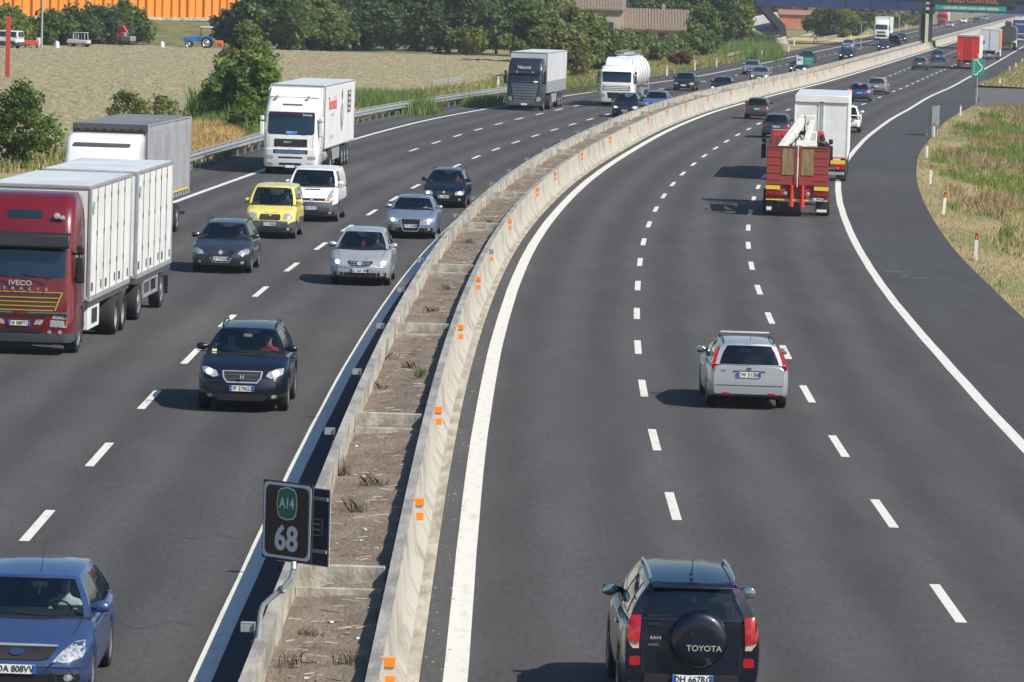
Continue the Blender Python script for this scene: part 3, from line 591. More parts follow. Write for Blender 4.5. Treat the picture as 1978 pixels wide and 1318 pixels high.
def light_poly(x0, x1, z0, z1, k=.05): return [(x0, z0 + k * .4), (x0 + k, z0), (x1 - k, z0 + k * .3), (x1, z0 + k * 1.4), (x1, z1 - k * .2), (x1 - k, z1 + .01), (x0 + k * .6, z1 - k * .7)]
COL = dict(midblue=((.055, .100, .235), .5), navy=((.007, .010, .020), .35), greyblue=((.055, .066, .088), .55), silver=((.49, .51, .54), .5), silverblue=((.30, .38, .47), .6), white=((.80, .80, .79), 0), yellow=((.72, .62, .16), 0),
           dark=((.012, .014, .018), .3), skyblue=((.13, .22, .42), .5), bronze=((.10, .085, .075), .5), darkblue=((.003, .005, .020), .3), beige=((.30, .28, .25), .5), red=((.30, .012, .022), .0), brightred=((.55, .02, .02), 0), grey=((.10, .11, .12), .5))
def cm(n): return paint(n, *COL[n])
def put(px, py, e): return unp(px, py, e)
def front_kit(root, bvh, p, col, plate_s=None, on=False, grille=None, lamp=None, lit2=True, det=1):
    hw, L, zn = p['W'] / 2, p['L'], p['zn']; k = p.get('nose_round', .72)
    lamp = lamp or light_poly(hw * .50, hw * .93, zn - .20, zn - .02); lm = M_LAMPON if on else M_LAMP
    lamps(bvh, root, lamp, 'front', 'headlight', M_LAMP)
    if on:
        cx = sum(a for a, _ in lamp) / len(lamp); cz = sum(b for _, b in lamp) / len(lamp)
        for s_ in (-1, 1):
            c = [(s_ * cx + .07 * math.cos(t * .785), cz + .055 * math.sin(t * .785)) for t in range(8)]; decal(bvh, c, 'front', 'lamp_bulb', M_LAMPON, root, .03, .03, 1)
    g = grille or rrect(-hw * .40, hw * .40, zn - .20, zn - .05, .04)
    go = decal(bvh, g, 'front', 'grille', M_BLK, root, .012)
    decal(bvh, rrect(-hw * .55, hw * .55, .26, .40, .05), 'front', 'air_intake', M_BLK, root, .006)
    if det: 
        for s_ in (-1, 1): decal(bvh, [(s_ * hw * .72 + .06 * math.cos(t * .785), .36 + .045 * math.sin(t * .785)) for t in range(8)], 'front', 'fog_lamp', M_LAMP, root, .01, .02, 1)
        zb_ = zn - .235; decal(bvh, [(-hw * .9, zb_), (hw * .9, zb_), (hw * .9, zb_ + .010), (-hw * .9, zb_ + .010)], 'front', 'bumper_gap', M_BLK, root, .002, .01)
        for s_ in (-1, 1): decal(bvh, rrect(s_ * hw * .72 - .14, s_ * hw * .72 + .14, .29, .41, .04), 'front', 'fog_lamp_recess', M_BLK, root, .003, .01)
    plate(root, L / 2 + .02, .46 if zn < .85 else .52, plate_s, 'front')
    return go
def rear_kit(root, bvh, p, plate_s=None, lampp=None, lit=False, pz=.78, gl=True):
    hw, L = p['W'] / 2, p['L']; zd = p['zd']
    lampp = lampp or light_poly(hw * .66, hw * .97, zd - .24, zd - .03); lamps(bvh, root, lampp, 'rear', 'tail_light', M_REDL if lit else M_RED)
    if lit: decal(bvh, rrect(-.16, .16, p['H'] - .12, p['H'] - .07, .02), 'rear', 'brake_light', M_REDL, root, .02)
    decal(bvh, [(-hw * .8, .28), (hw * .8, .28), (hw * .75, .36), (-hw * .75, .36)], 'rear', 'lower_valance', M_BLK, root, .006)
    for s_ in (-1, 1): decal(bvh, [(s_ * hw * .66, .48), (s_ * hw * .66 + .012, .48), (s_ * hw * .66 + .012, zd - .28), (s_ * hw * .66, zd - .28)], 'rear', 'tailgate_gap', M_BLK, root, .002, .01)
    decal(bvh, [(-hw * .85, .475), (hw * .85, .475), (hw * .85, .49), (-hw * .85, .49)], 'rear', 'bumper_gap', M_BLK, root, .002, .01)
    plate(root, -L / 2 - .02, pz, plate_s, 'rear')
def badge(root, bvh, z, face='front', r=.05, m=None, sx=1.0, y=None):
    return decal(bvh, [(sx * r * math.cos(t * .628), z + r * math.sin(t * .628)) for t in range(10)], face, 'emblem', m or M_CHROME, root, .02, .012, 1)
def rack(root, p, m, w=None):
    for s_ in (-1, 1):
        b = MB(); x = s_ * (p.get('xr', .7) * p['W'] / 2 - .02); z = p['H'] - .02
        b.tube([(x, p['ytf'] - .25, z), (x, p['ytf'] - .38, z + .05), (x, (p['ytf'] + p['ytr']) / 2, z + .075), (x, p['ytr'] + .32, z + .05), (x, p['ytr'] + .2, z)], .018, 8); b.build('roof_rail', m, root, 60)

# --- nearest ones, left carriageway (facing the camera)
def facing(px, py, e, p, extra=0): x, y = unp(px, py, e); h = heading(y); return x + math.sin(h) * p['L'] / 2, y + math.cos(h) * p['L'] / 2, math.pi - h + extra
def away(px, py, e, p, extra=0): x, y = unp(px, py, e); h = heading(y); return x + math.sin(h) * p['L'] / 2, y + math.cos(h) * p['L'] / 2, -h + extra
def inside(root, dx, yseat, z, shirt, label, **k):
    M = Matrix.Translation(root.location) @ Matrix.Rotation(root.rotation_euler.z, 4, 'Z'); v = M @ Vector((dx, yseat, z)); return human(v, root.rotation_euler.z, shirt, label, **k)
WHT_SH = mat('shirt_white', (.75, .78, .78), .8); RED_SH = mat('shirt_red', (.55, .03, .04), .8); BLU_SH = mat('shirt_blue', (.33, .50, .60), .8); DRK_SH = mat('shirt_dark', (.08, .08, .10), .8)

p = dict(HB, xb=.92, xr=.65, fs=.2); x, y, rz = facing(30, 1292, .46, p)
fb, bv = car('parked_car' if 0 else 'hatchback_car', 'metallic mid blue hatchback cut off by the lower left corner of the photo', 'car', x, y, rz, p, cm('midblue'))
front_kit(fb, bv, p, None, 'DA 808VV', grille=[(-.42, .60), (-.30, .58), (.30, .58), (.42, .60), (.52, .74), (.30, .745), (-.30, .745), (-.52, .74)], lamp=[(.47, .57), (.60, .55), (.82, .60), (.86, .68), (.84, .80), (.72, .79), (.58, .69)])
e_ = decal(bv, [(.10 * math.cos(t * .524), .675 + .04 * math.sin(t * .524)) for t in range(12)], 'front', 'emblem', mat('emblem_navy', (.04, .07, .16), .3, .4), fb, .03, .01, 1)
for s_ in (-1, 1): decal(bv, rrect(s_ * .62 - .16, s_ * .62 + .16, .40, .44, .01), 'front', 'bumper_strip', M_GREYP, fb, .01)
decal(bv, [(-.5, .735), (.5, .735), (.52, .75), (.3, .757), (-.3, .757), (-.52, .75)], 'front', 'chrome_strip', M_CHROME, fb, .02, .02)
m = MB(); m.cyl((-.1, .18, 1.46), (-.1, -.35, 1.80), .006, .003, 6); m.build('antenna', M_BLK, fb)
m = MB(); m.box((-.12, .52, 1.33), (.20, .03, .06)); m.box((-.12, .56, 1.26), (.02, .02, .12)); m.build('rear_view_mirror', M_GREYP, fb)
m = MB(); m.box((.58, 1.0, 1.03), (.34, .22, .01), rx=.3); m.build('dashboard_paper', M_WHT, fb)
inside(fb, -.38, -.22, .56, WHT_SH, 'driver in a white shirt holding the wheel of the blue hatchback in the corner', hands=((-.18, .40, .38), (.16, .42, .40)))

p = dict(SU); x, y, rz = facing(467, 747, .56, p)
sf, bv = car('suv_car', 'dark navy SUV with chrome framed grille driving alone in the left carriageway', 'SUV', x, y, rz, p, cm('navy'))
lp = [(.50, .78), (.60, .74), (.84, .82), (.87, .90), (.86, .95), (.74, .94), (.55, .87)]
go = front_kit(sf, bv, p, None, 'DF 270GZ', True, grille=[(-.30, .66), (.30, .66), (.37, .74), (.40, .85), (-.40, .85), (-.37, .74)], lamp=lp)
decal(bv, [(-.43, .875), (-.40, .73), (-.32, .635), (.32, .635), (.40, .73), (.43, .875), (.40, .875), (.375, .735), (.305, .66), (-.305, .66), (-.375, .735), (-.40, .875)], 'front', 'grille_frame', M_CHROME, sf, .02, .02, 1); decal(bv, [(-.43, .865), (.43, .865), (.43, .882), (-.43, .882)], 'front', 'grille_frame', M_CHROME, sf, .02, .02)
text('H', .12, M_CHROME, go, (0, p['L'] / 2 + .035, .76), FRONT, 'emblem', .006, .004); 
for z in (.71, .80): decal(bv, [(-.36, z), (.36, z), (.36, z + .012), (-.36, z + .012)], 'front', 'grille_bar', M_GREYP, sf, .018, .01, 1)
rack(sf, p, M_BLK); m = MB(); m.box((0, .68, 1.52), (.18, .03, .06)); m.build('rear_view_mirror', M_WHT, sf)
decal(bv, [(.62, 1.17), (.72, 1.17), (.72, 1.25), (.62, 1.25)], 'front', 'window_sticker', mat('sticker', (.55, .62, .30), .5), sf, .006, .004, 1)
inside(sf, -.40, -.1, .72, RED_SH, 'driver in a red top at the wheel of the dark navy SUV'); inside(sf, .40, -.12, .70, BLU_SH, 'front passenger in a light blue shirt inside the dark navy SUV', hands=((-.1, .25, .08), (.1, .25, .08)))

p = dict(WG, W=1.82, H=1.5, zn=.74); x, y, rz = facing(426, 500, .46, p)
c1, bv = car('estate_car', 'grey blue estate car with chrome edged grille just ahead of the yellow van', 'car', x, y, rz, p, cm('greyblue'))
front_kit(c1, bv, p, None, 'CF 973GM', grille=[(-.24, .36), (.24, .36), (.34, .56), (.44, .72), (-.44, .72), (-.34, .56)], lamp=[(.50, .60), (.70, .58), (.86, .64), (.85, .74), (.78, .79), (.58, .70)])
badge(c1, bv, .655, r=.065); rack(c1, p, M_BLK); decal(bv, [(-.34, .50), (-.26, .34), (.26, .34), (.34, .50), (.31, .50), (.24, .36), (-.24, .36), (-.31, .50)], 'front', 'chrome_strip', M_CHROME, c1, .016, .01, 1)
inside(c1, -.38, -.2, .58, DRK_SH, 'dim driver behind the windscreen of the grey blue estate car')

p = dict(VS); x, y, rz = facing(521, 433, .52, p)
db, bv = car('small_van', 'pale yellow high roofed van with black bumper following the grey estate', 'van', x, y, rz, p, cm('yellow'))
front_kit(db, bv, p, None, 'CX 038LJ', grille=rrect(-.36, .36, .66, .86, .06), lamp=[(.44, .72), (.50, .70), (.76, .72), (.78, .84), (.76, .90), (.48, .89)]); badge(db, bv, .84, r=.05)
for z in (.70, .75, .80): decal(bv, [(-.33, z), (.33, z), (.33, z + .012), (-.33, z + .012)], 'front', 'grille_bar', M_GREYP, db, .018, .01, 1)
m = MB(); m.cyl((0, .1, 1.8), (0, -.2, 1.98), .006, .003, 6); m.build('antenna', M_BLK, db)
inside(db, -.38, -.15, .78, DRK_SH, 'driver in dark clothes at the wheel of the yellow van')

p = dict(VN); x, y, rz = facing(601, 402, .52, p)
tv, bv = car('panel_van', 'white panel van with grey bumper behind the yellow van', 'van', x, y, rz, p, cm('white'))
front_kit(tv, bv, p, None, 'DB 471CZ', grille=[(-.50, .80), (.50, .80), (.52, .88), (-.52, .88)], lamp=[(.56, .84), (.80, .86), (.83, 1.02), (.80, 1.20), (.70, 1.18), (.60, 1.0)])
lamps(bv, tv, [(.50, .78), (.82, .79), (.84, .87), (.60, .86)], 'front', 'indicator', M_IND); badge(tv, bv, .84, r=.06); decal(bv, [(-.30, 1.17), (.30, 1.17), (.28, 1.21), (-.28, 1.21)], 'front', 'bonnet_vent', M_BLK, tv, .006, .01, 1)
inside(tv, -.5, .35, .86, DRK_SH, 'driver of the white panel van with raised arm'); inside(tv, .42, .35, .86, BLU_SH, 'front passenger in a pale blue shirt inside the white panel van', hands=((-.1, .25, .08), (.1, .25, .08)))

p = dict(MP, zn=.78); x, y, rz = facing(695, 523, .46, p)
bc, bv = car('compact_car', 'silver tall hatchback with rounded grille in the fast lane of the left carriageway', 'car', x, y, rz, p, cm('silver'))
front_kit(bc, bv, p, None, 'LU GA 208', grille=[(-.28, .60), (0, .585), (.28, .60), (.38, .70), (.36, .745), (-.36, .745), (-.38, .70)], lamp=[(.50, .63), (.62, .60), (.82, .68), (.84, .78), (.76, .82), (.60, .73)], on=True); badge(bc, bv, .675, r=.07)
for z in (.63, .68, .72): decal(bv, [(-.3, z), (.3, z), (.3, z + .010), (-.3, z + .010)], 'front', 'grille_bar', M_CHROME, bc, .018, .01, 1)
m = MB(); m.box((0, .62, 1.18), (.1, .06, .16)); m.build('hanging_ornament', RED_SH, bc)
inside(bc, -.36, -.12, .66, DRK_SH, 'driver of the silver tall hatchback wearing a cap', hair=WHT_SH)

p = dict(SD, nose_round=.68); x, y, rz = facing(793, 437, .46, p)
a4, bv = car('saloon_car', 'silver blue saloon with a deep framed grille and lit headlights behind the silver hatchback', 'car', x, y, rz, p, cm('silverblue'))
front_kit(a4, bv, p, None, 'CT 516BE', on=True, grille=[(-.22, .30), (.22, .30), (.31, .45), (.33, .70), (-.33, .70), (-.31, .45)], lamp=[(.42, .62), (.62, .58), (.80, .63), (.82, .73), (.74, .76), (.46, .71)])
decal(bv, [(-.36, .72), (-.34, .44), (-.25, .27), (.25, .27), (.34, .44), (.36, .72), (.33, .72), (.31, .45), (.23, .295), (-.23, .295), (-.31, .45), (-.33, .72)], 'front', 'grille_frame', M_CHROME, a4, .02, .02, 1)
for s_ in (-.15, -.05, .05, .15): decal(bv, [(s_ + (.055 if t < 8 else .042) * math.cos(t * .785), .645 + (.035 if t < 8 else .024) * math.sin(t * .785)) for t in range(8)], 'front', 'emblem_ring', M_CHROME, a4, .022, .01, 1)
decal(bv, rrect(-.4, .4, -.3, .1, .04), 'top', 'sunroof', M_GLASD, a4, .006, .01); inside(a4, -.37, -.2, .56, WHT_SH, 'driver in a pale shirt behind the wheel of the silver blue saloon')

p = dict(WG, W=1.74, L=4.3, H=1.48); x, y, rz = facing(857, 380, .46, p)
op, bv = car('estate_car', 'dark blue estate car with lit headlights beside the median, behind the saloon', 'car', x, y, rz, p, cm('navy'))
front_kit(op, bv, p, None, 'BR 164KX', on=True); badge(op, bv, .64, r=.05); rack(op, p, M_BLK); inside(op, -.36, -.2, .56, RED_SH, 'driver with a ruddy top in the dark blue estate beside the median')

# --- farther ones, left carriageway
far = [('minivan', MP, 1207, 214, .46, 'navy', 'dark blue minivan with glowing headlights squeezed beside the white tanker lorry', True, 'minivan'),
       ('saloon_car', HB, 1265, 205, .46, 'skyblue', 'light blue saloon partly hidden by the median barrier, beside the tanker lorry', False, 'car'),
       ('hatchback_car', dict(HB, H=1.5), 1320, 165, .46, 'dark', 'black hatchback following the tanker lorry in the middle lane', False, 'car'),
       ('hatchback_car', dict(HB), 1392, 173, .46, 'navy', 'dark hatchback close to the median barrier, right of the black hatchback', True, 'car'),
       ('saloon_car', SD, 1450, 136, .46, 'silverblue', 'silver blue saloon in the far left carriageway, left of a grey beige one', False, 'car'),
       ('saloon_car', SD, 1466, 150, .46, 'beige', 'grey beige saloon overlapping the silver blue one, nearer to the median', True, 'car'),
       ('estate_car', WG, 1541, 135, .46, 'dark', 'dark car half hidden by the small green exit sign on the median', True, 'car'),
       ('hatchback_car', HB, 1557, 115, .46, 'dark', 'dark car right behind the car hidden by the green exit sign', False, 'car'),
       ('estate_car', WG, 1634, 109, .46, 'navy', 'dark blue car with pale headlights in the distance before the blue overpass', True, 'car'),
       ('saloon_car', SD, 1637, 90, .46, 'silverblue', 'silver car directly behind the distant dark blue car with pale headlights', False, 'car'),
       ('saloon_car', SD, 1706, 92, .46, 'navy', 'dark blue car in front of the distant white lorry, nearest the median', True, 'car'),
       ('suv_car', SU, 1726, 82, .6, 'dark', 'black SUV just right of the distant white lorry', False, 'SUV'),
       ('hatchback_car', HB, 1740, 76, .46, 'dark', 'black hatchback with bright headlight right behind the black SUV before the overpass', True, 'car'),
       ('hatchback_car', HB, 1785, 68, .46, 'grey', 'dark grey car beside the white pier of the overpass', False, 'car'),
       ('saloon_car', SD, 1835, 50, .46, 'silver', 'silver saloon with shining bonnet beyond the overpass, in front of the red lorry', True, 'car'),
       ('saloon_car', SD, 1861, 42, .46, 'white', 'white car beyond the overpass, right of the red lorry', False, 'car'),
       ('hatchback_car', HB, 1886, 41, .46, 'navy', 'dark blue car beyond the overpass, left of a silver one', False, 'car'),
       ('saloon_car', SD, 1903, 37, .46, 'silver', 'silver car beyond the overpass, right beside a dark blue one', False, 'car'),
       ('hatchback_car', HB, 1910, 25, .46, 'dark', 'black car far beyond the overpass near the top right corner', False, 'car'),
       ('hatchback_car', HB, 1934, 22, .46, 'white', 'white car far beyond the overpass, farthest right of the oncoming ones', False, 'car'),
       ('small_van', VS, 1876, 24, .46, 'white', 'white van far beyond the overpass under the green text panel', False, 'van')]
for nm, p, px, py, e, col, lab, on, cat in far:
    x, y, rz = facing(px, py, e, p); det = 1 if y < 400 else 0
    o, bv = car(nm, lab, cat, x, y, rz, p, cm(col), det); front_kit(o, bv, p, None, 'CN 482RD' if det and y < 360 else None, on=on, det=det)
# --- right carriageway (driving away)
p = dict(SU, L=4.2, W=1.80, H=1.74, zb=1.14, zd=1.25, zc=1.14, zR=1.25, yc=1.15, ytf=.45, ytr=-1.86, yrb=-2.04, T=[(-2.1, 1.20), (-2.04, 1.25), (-1.9, 1.20), (-1.6, 1.14), (1.15, 1.14), (1.7, .98), (2.0, .88), (2.1, .76)], wf=1.25, wr=-1.25, rs=.01, br=.03, clear=.30, r=.36, mglass=1.25, xr=.62, xb=.90, ru=.82, rv=(.06, .86), tail_round=.95, clad=.40, side=[(.05, .42), (.45, .80), (.84, .96)])
x, y, rz = away(1325, 1316, .47, p, .03)
rv_, bv = car('suv_car', 'glossy dark blue SUV with spare wheel cover on its tailgate in the right foreground', 'SUV', x, y, rz, p, cm('darkblue'))
[decal(bv, q_, 'rear', 'tail_light', M_RED, rv_, .035, .06) for q_ in ([(.68, .96), (.84, 1.0), (.84, 1.16), (.79, 1.30), (.66, 1.30)], mir([(.68, .96), (.84, 1.0), (.84, 1.16), (.79, 1.30), (.66, 1.30)]))]; lamps(bv, rv_, [(.68, .88), (.76, .88), (.82, .96), (.84, 1.05), (.69, 1.06)], 'rear', 'reverse_lamp', mat('clear_lens', (.72, .45, .42), .15, coat=1, nz=.3, ns=20))
lamps(bv, rv_, rrect(.66, .80, .66, .78, .03), 'rear', 'reflector', M_RED); decal(bv, [(-.62, .34), (.62, .34), (.60, .56), (-.60, .56)], 'rear', 'lower_valance', M_BLK, rv_, .03)
decal(bv, [(-.63, .58), (-.615, .58), (-.615, .92), (-.63, .92)], 'rear', 'door_gap', M_BLK, rv_, .003, .01, 1); decal(bv, [(.615, .58), (.63, .58), (.63, .92), (.615, .92)], 'rear', 'door_gap', M_BLK, rv_, .003, .01, 1)
decal(bv, rrect(-.56, -.42, 1.18, 1.21, .01), 'rear', 'door_handle', M_BLK, rv_, .02); m = MB()
ys_ = -p['L'] / 2 - .16
m.lathe([(.001, ys_ - .02), (.20, ys_ - .02), (.28, ys_ - .012), (.33, ys_ + .01), (.365, ys_ + .06), (.37, ys_ + .17), (.33, ys_ + .20), (.001, ys_ + .2)], 40, 0, 'Y', (.08, 0, 1.02)); sp_ = m.build('spare_wheel_cover', cm('darkblue'), rv_, 50)
text('TOYOTA', .105, M_CHROME, sp_, (.14, ys_ - .028, .92), REAR, 'lettering', .004, .001, 1.05)
text('RAV4', .06, M_CHROME, rv_, (-.47, -p['L'] / 2 - .012, 1.02), REAR, 'lettering', .003, .001); text('1.8 VVT-i', .035, M_CHROME, rv_, (-.5, -p['L'] / 2 - .012, .93), REAR, 'lettering', .003)
plate(rv_, -p['L'] / 2 - .06, .50, 'DH 667RG', 'rear', .02); rack(rv_, p, M_RIM)
m = MB(); m.cyl((0, -1.55, 1.76), (0, -1.75, 2.02), .008, .004, 6); m.lathe([(.03, 1.76), (.025, 1.79), (.001, 1.80)], 10, 0, 'Z', (0, -1.55, 0)); m.build('antenna', M_BLK, rv_)
m = MB(); m.box((-.25, -2.03, 1.12), (.66, .02, .025), rz=0, ry=.02); m.v = [(a, b, c + .17) for a, b, c in m.v]; m.build('wiper', M_BLK, rv_)
m = MB(); m.prism([(-1.80, 1.72), (-2.0, 1.675), (-2.01, 1.65), (-1.85, 1.64)], -.52, .52, 'X'); m.build('spoiler', cm('darkblue'), rv_, bevel=.01)

p = dict(WG, mglass=1.0, L=4.45, W=1.80, H=1.46, zd=.95, zb=.96, zR=1.0, yrb=-2.15, ytr=-1.84, T=[(-2.225, .94), (-2.17, .99), (-2.0, .97), (1.13, .99), (1.8, .84), (2.1, .74), (2.225, .6)], br=.06, rv=(.02, .92), ru=.80, tail_round=.86, rs=.02, xr=.64, xb=.92)
x, y, rz = away(1443, 726, .76, p, .02)
fc, bv = car('estate_car', 'silver estate car with tall narrow tail lights driving away in the middle lane', 'car', x, y, rz, p, cm('silver'))
tl = [(.775, .90), (.83, .88), (.84, .98), (.755, 1.22), (.66, 1.36), (.63, 1.36), (.71, 1.12)]; lamps(bv, fc, tl, 'rear', 'tail_light', M_RED)
plate(fc, -p['L'] / 2 - .016, .78, 'CW 515BE', 'rear'); decal(bv, [(-.36, .84), (.36, .84), (.34, .87), (-.34, .87)], 'rear', 'handle_recess', M_GREYP, fc, .015); badge(fc, bv, .915, 'rear', .028, M_GREYP, 2)
decal(bv, [(-.74, .53), (.74, .53), (.74, .55), (-.74, .55)], 'rear', 'bumper_gap', M_GREYP, fc, .004, .01); lamps(bv, fc, rrect(.42, .58, .33, .38, .01), 'rear', 'reflector', M_RED)
decal(bv, [(-.76, .27), (.76, .27), (.74, .35), (-.74, .35)], 'rear', 'lower_valance', M_BLK, fc, .006)
rack(fc, p, M_BLK); m = MB(); m.box((0, -.1, 1.56), (1.10, .09, .035)); m.build('roof_bar', M_REFP, fc, bevel=.01)
m = MB(); m.cyl((.05, -1.5, 1.49), (.05, -1.6, 1.62), .008, .004, 6); m.build('antenna', M_BLK, fc); text('FOCUS', .04, M_GREYP, fc, (-.56, -p['L'] / 2 - .008, .87), REAR, 'lettering', .002)

aw = [('hatchback_car', dict(HB, W=1.76), 1462, 217, .5, 'bronze', 'dark bronze coupe-like car hugging the median side in the right carriageway', 0, 'car', 'BZ 318NE'),
      ('hatchback_car', dict(HB, W=1.80), 1499, 252, .5, 'greyblue', 'grey blue hatchback between the bronze car and the red recovery lorry', 0, 'car', 'CK 902PV'),
      ('hatchback_car', dict(MP, H=1.5), 1660, 185, .5, 'midblue', 'dark blue hatchback with all brake lights glowing', 1, 'car', 'DA 655SX'),
      ('estate_car', dict(WG), 1693, 172, .5, 'beige', 'grey estate car alongside the blue hatchback that brakes', 0, 'car', None),
      ('suv_car', dict(SU, L=3.9, W=1.72), 1636, 238, .6, 'white', 'white off-roader peeping out to the right of the white box lorry', 0, 'SUV', None),
      ('estate_car', dict(WG), 1777, 127, .5, 'grey', 'small dark grey car driving away in the distance, left of a blue one', 0, 'car', None),
      ('hatchback_car', dict(HB), 1811, 112, .5, 'midblue', 'dark blue car driving away in the distance just left of the red box lorry', 0, 'car', None),
      ('small_van', dict(VS), 1948, 52, .5, 'bronze', 'dark car driving away far off behind the grey tank lorry', 0, 'car', None)]
for nm, p, px, py, e, col, lab, lit, cat, ps in aw:
    x, y, rz = away(px, py, e, p); o, bv = car(nm, lab, cat, x, y, rz, p, cm(col), 1 if y < 400 else 0)
    rear_kit(o, bv, p, ps, lit=bool(lit), pz=.72); 
    if nm == 'suv_car': rack(o, p, M_BLK)
# ---------------------------------------------------------------- lorries
def rloop(z, yf, yb, hw, r, n=4, yc=0):
    o = []
    for cx, cy, a0 in ((hw - r, yf - r, 0), (-hw + r, yf - r, 90), (-hw + r * .4, yb + r * .4, 180), (hw - r * .4, yb + r * .4, 270)):
        rr = r if a0 < 180 else r * .4
        for i in range(n + 1): a = R(a0 + 90 * i / n); o.append((cx + rr * math.cos(a), cy + rr * math.sin(a), z))
    # subdivide the front face so that it bows slightly
    q = []
    for i in range(len(o)):
        a, b = o[i], o[(i + 1) % len(o)]; q.append(a)
        if i == n:      # between the two front corners handled by order
            for t in (.25, .5, .75): q.append((a[0] + (b[0] - a[0]) * t, a[1] + .05 * (1 - (2 * t - 1) ** 2), z))
    return q
def cab(root, levels, m, low=None, lowz=0):
    b = MB(); loops = [rloop(*l) for l in levels]; b.loft(loops, 0)
    if low:
        n = len(loops[0]); ms = []
        for f in b.f: z = sum(b.v[i][2] for i in f) / len(f); ms.append(1 if z < lowz else 0)
        b.m = ms
    o = b.build('cab', [m] + ([low] if low else []), root, 40); return o, BVHTree.FromPolygons([Vector(v) for v in b.v], b.f)
def truck_mirror(root, x, y, z, m, h=.62):
    for s_ in (-1, 1):
        b = MB(); b.box((s_ * (x + .13), y, z), (.20, .14, h)); b.box((s_ * (x + .13), y, z + h * .5 + .17), (.18, .13, .22)); o = b.build('mirror', m, root, bevel=.04)
        c = MB(); c.tube([(s_ * (x - .12), y - .15, z + h * .65), (s_ * (x + .1), y, z + h * .6), (s_ * (x + .1), y, z - h * .4), (s_ * (x - .12), y - .15, z - h * .3)], .022); c.build('mirror_arm', M_BLK, o)
def axles(root, ys, hw=1.24, r=.50, kind='truck', wd=.32):
    for y in ys:
        for s_ in (-1, 1): wheel(root, s_ * (hw - wd / 2), y, r, wd if kind == 'truck' else wd * 1.7, kind)
def chassis(root, y0, y1, z=.85, hw=.45):
    b = MB(); 
    for s_ in (-1, 1): b.box((s_ * hw, (y0 + y1) / 2, z), (.10, abs(y1 - y0), .24))
    for t in np.linspace(y0, y1, 6): b.box((0, t, z), (hw * 2, .12, .18))
    return b.build('chassis', M_CHASS, root)
def box_body(root, y0, y1, z0, z1, mats, hw=1.27, trim=.07, name='cargo_box', top=None):
    b = MB(); b.box((0, (y0 + y1) / 2, (z0 + z1) / 2), (2 * hw - .03, y1 - y0 - .03, z1 - z0 - .03)); o = b.build(name, mats[0], root)
    t = MB()
    for s_ in (-1, 1):
        for z in (z0 + trim / 2, z1 - trim / 2): t.box((s_ * (hw - trim / 2 + .012), (y0 + y1) / 2, z), (trim, y1 - y0, trim if z > z0 + 1 else trim * 1.6))
        for y in (y0 + trim / 2, y1 - trim / 2): t.box((s_ * (hw - trim / 2 + .016), y, (z0 + z1) / 2), (trim, trim + .01, z1 - z0 - trim))
    for y in (y0 + .02, y1 - .02):
        for z in (z0 + trim / 2, z1 - trim / 2): t.box((0, y, z), (2 * hw - .1, .07, trim))
    t.build('frame', mats[1], o, bevel=.01)
    r = MB(); r.box((0, (y0 + y1) / 2, z1 - .005), (2 * hw - .12, y1 - y0 - .12, .03)); r.build('roof_panel', top or mats[0], o)
    return o
M_TRW = mat('lorry_white', (.80, .80, .79), .5, col2=(.70, .70, .69), ns=1.2, coat=.2); M_TRG = mat('tarpaulin_grey', (.34, .35, .37), .6, col2=(.27, .28, .30), ns=.8); M_TRL = mat('tarpaulin_light', (.56, .57, .57), .6, col2=(.46, .47, .48), ns=.7)
M_ROOFW = mat('lorry_roof', (.62, .66, .68), .55, col2=(.50, .53, .55), ns=.6); M_ROOFD = mat('tarpaulin_roof', (.20, .21, .225), .6, col2=(.15, .155, .165), ns=.5)
M_ALU = mat('aluminium_frame', (.42, .43, .44), .5, .4, nz=.2, ns=3); M_GOLD = mat('gold_trim', (.60, .38, .05), .4, .3); M_DRED = mat('truck_red', (.145, .006, .010), .32, coat=.8, nz=.12, ns=1.5)
M_STRIPE = mat('yellow_marker', (.75, .52, .04), .5)
def hrz(px, py, e): x, y = unp(px, py, e); return x, y, heading(y)

# 1 red lorry with two white boxes
x, y, h = -11.72, 111.3, .05
t1 = empty('drawbar_lorry', (x, y, 0), math.pi - h, 'dark red lorry pulling two white boxes with tall panelled doors, at the left edge', 'lorry')
L1 = [(.32, -.06, -2.0, 1.20, .22), (.55, .0, -2.1, 1.25, .24), (1.02, .0, -2.1, 1.25, .24), (1.05, -.03, -2.1, 1.245, .24), (1.75, -.05, -2.15, 1.24, .22), (2.6, -.22, -2.2, 1.22, .22), (3.1, -.34, -2.2, 1.20, .24), (3.45, -.55, -2.2, 1.17, .26), (3.72, -.85, -2.2, 1.12, .28), (3.82, -1.2, -2.2, 1.02, .3)]
cb, bv = cab(t1, L1, M_DRED, M_GREYP, .45)
decal(bv, rrect(-1.05, 1.05, 1.86, 2.58, .08), 'front', 'windscreen', M_GLAST, t1, .01, .02, 3)
v = MB(); v.prism([(-.05, 2.62), (.10, 2.56), (.12, 2.62), (.02, 2.88), (-.22, 2.94)], -1.16, 1.16, 'X'); v.build('sun_visor', M_BLK, t1, bevel=.03)
decal(bv, rrect(-.42, .42, 3.24, 3.44, .06), 'front', 'roof_window', M_GLASD, t1, .01)
for s_ in (-.78, .78): m = MB(); m.lathe([(.001, .03), (.07, .02), (.08, -.05), (.05, -.14)], 12, 0, 'Y', (s_, -.33, 3.32)); m.lathe([(.001, .03), (.05, .02), (.06, -.05)], 12, 0, 'Y', (s_ + .13 * np.sign(s_), -.33, 3.28)); m.build('roof_lamp', M_CHROME, t1)
gp = [(-.88, 1.12), (-.75, 1.06), (.75, 1.06), (.88, 1.12), (1.02, 1.52), (-1.02, 1.52)]
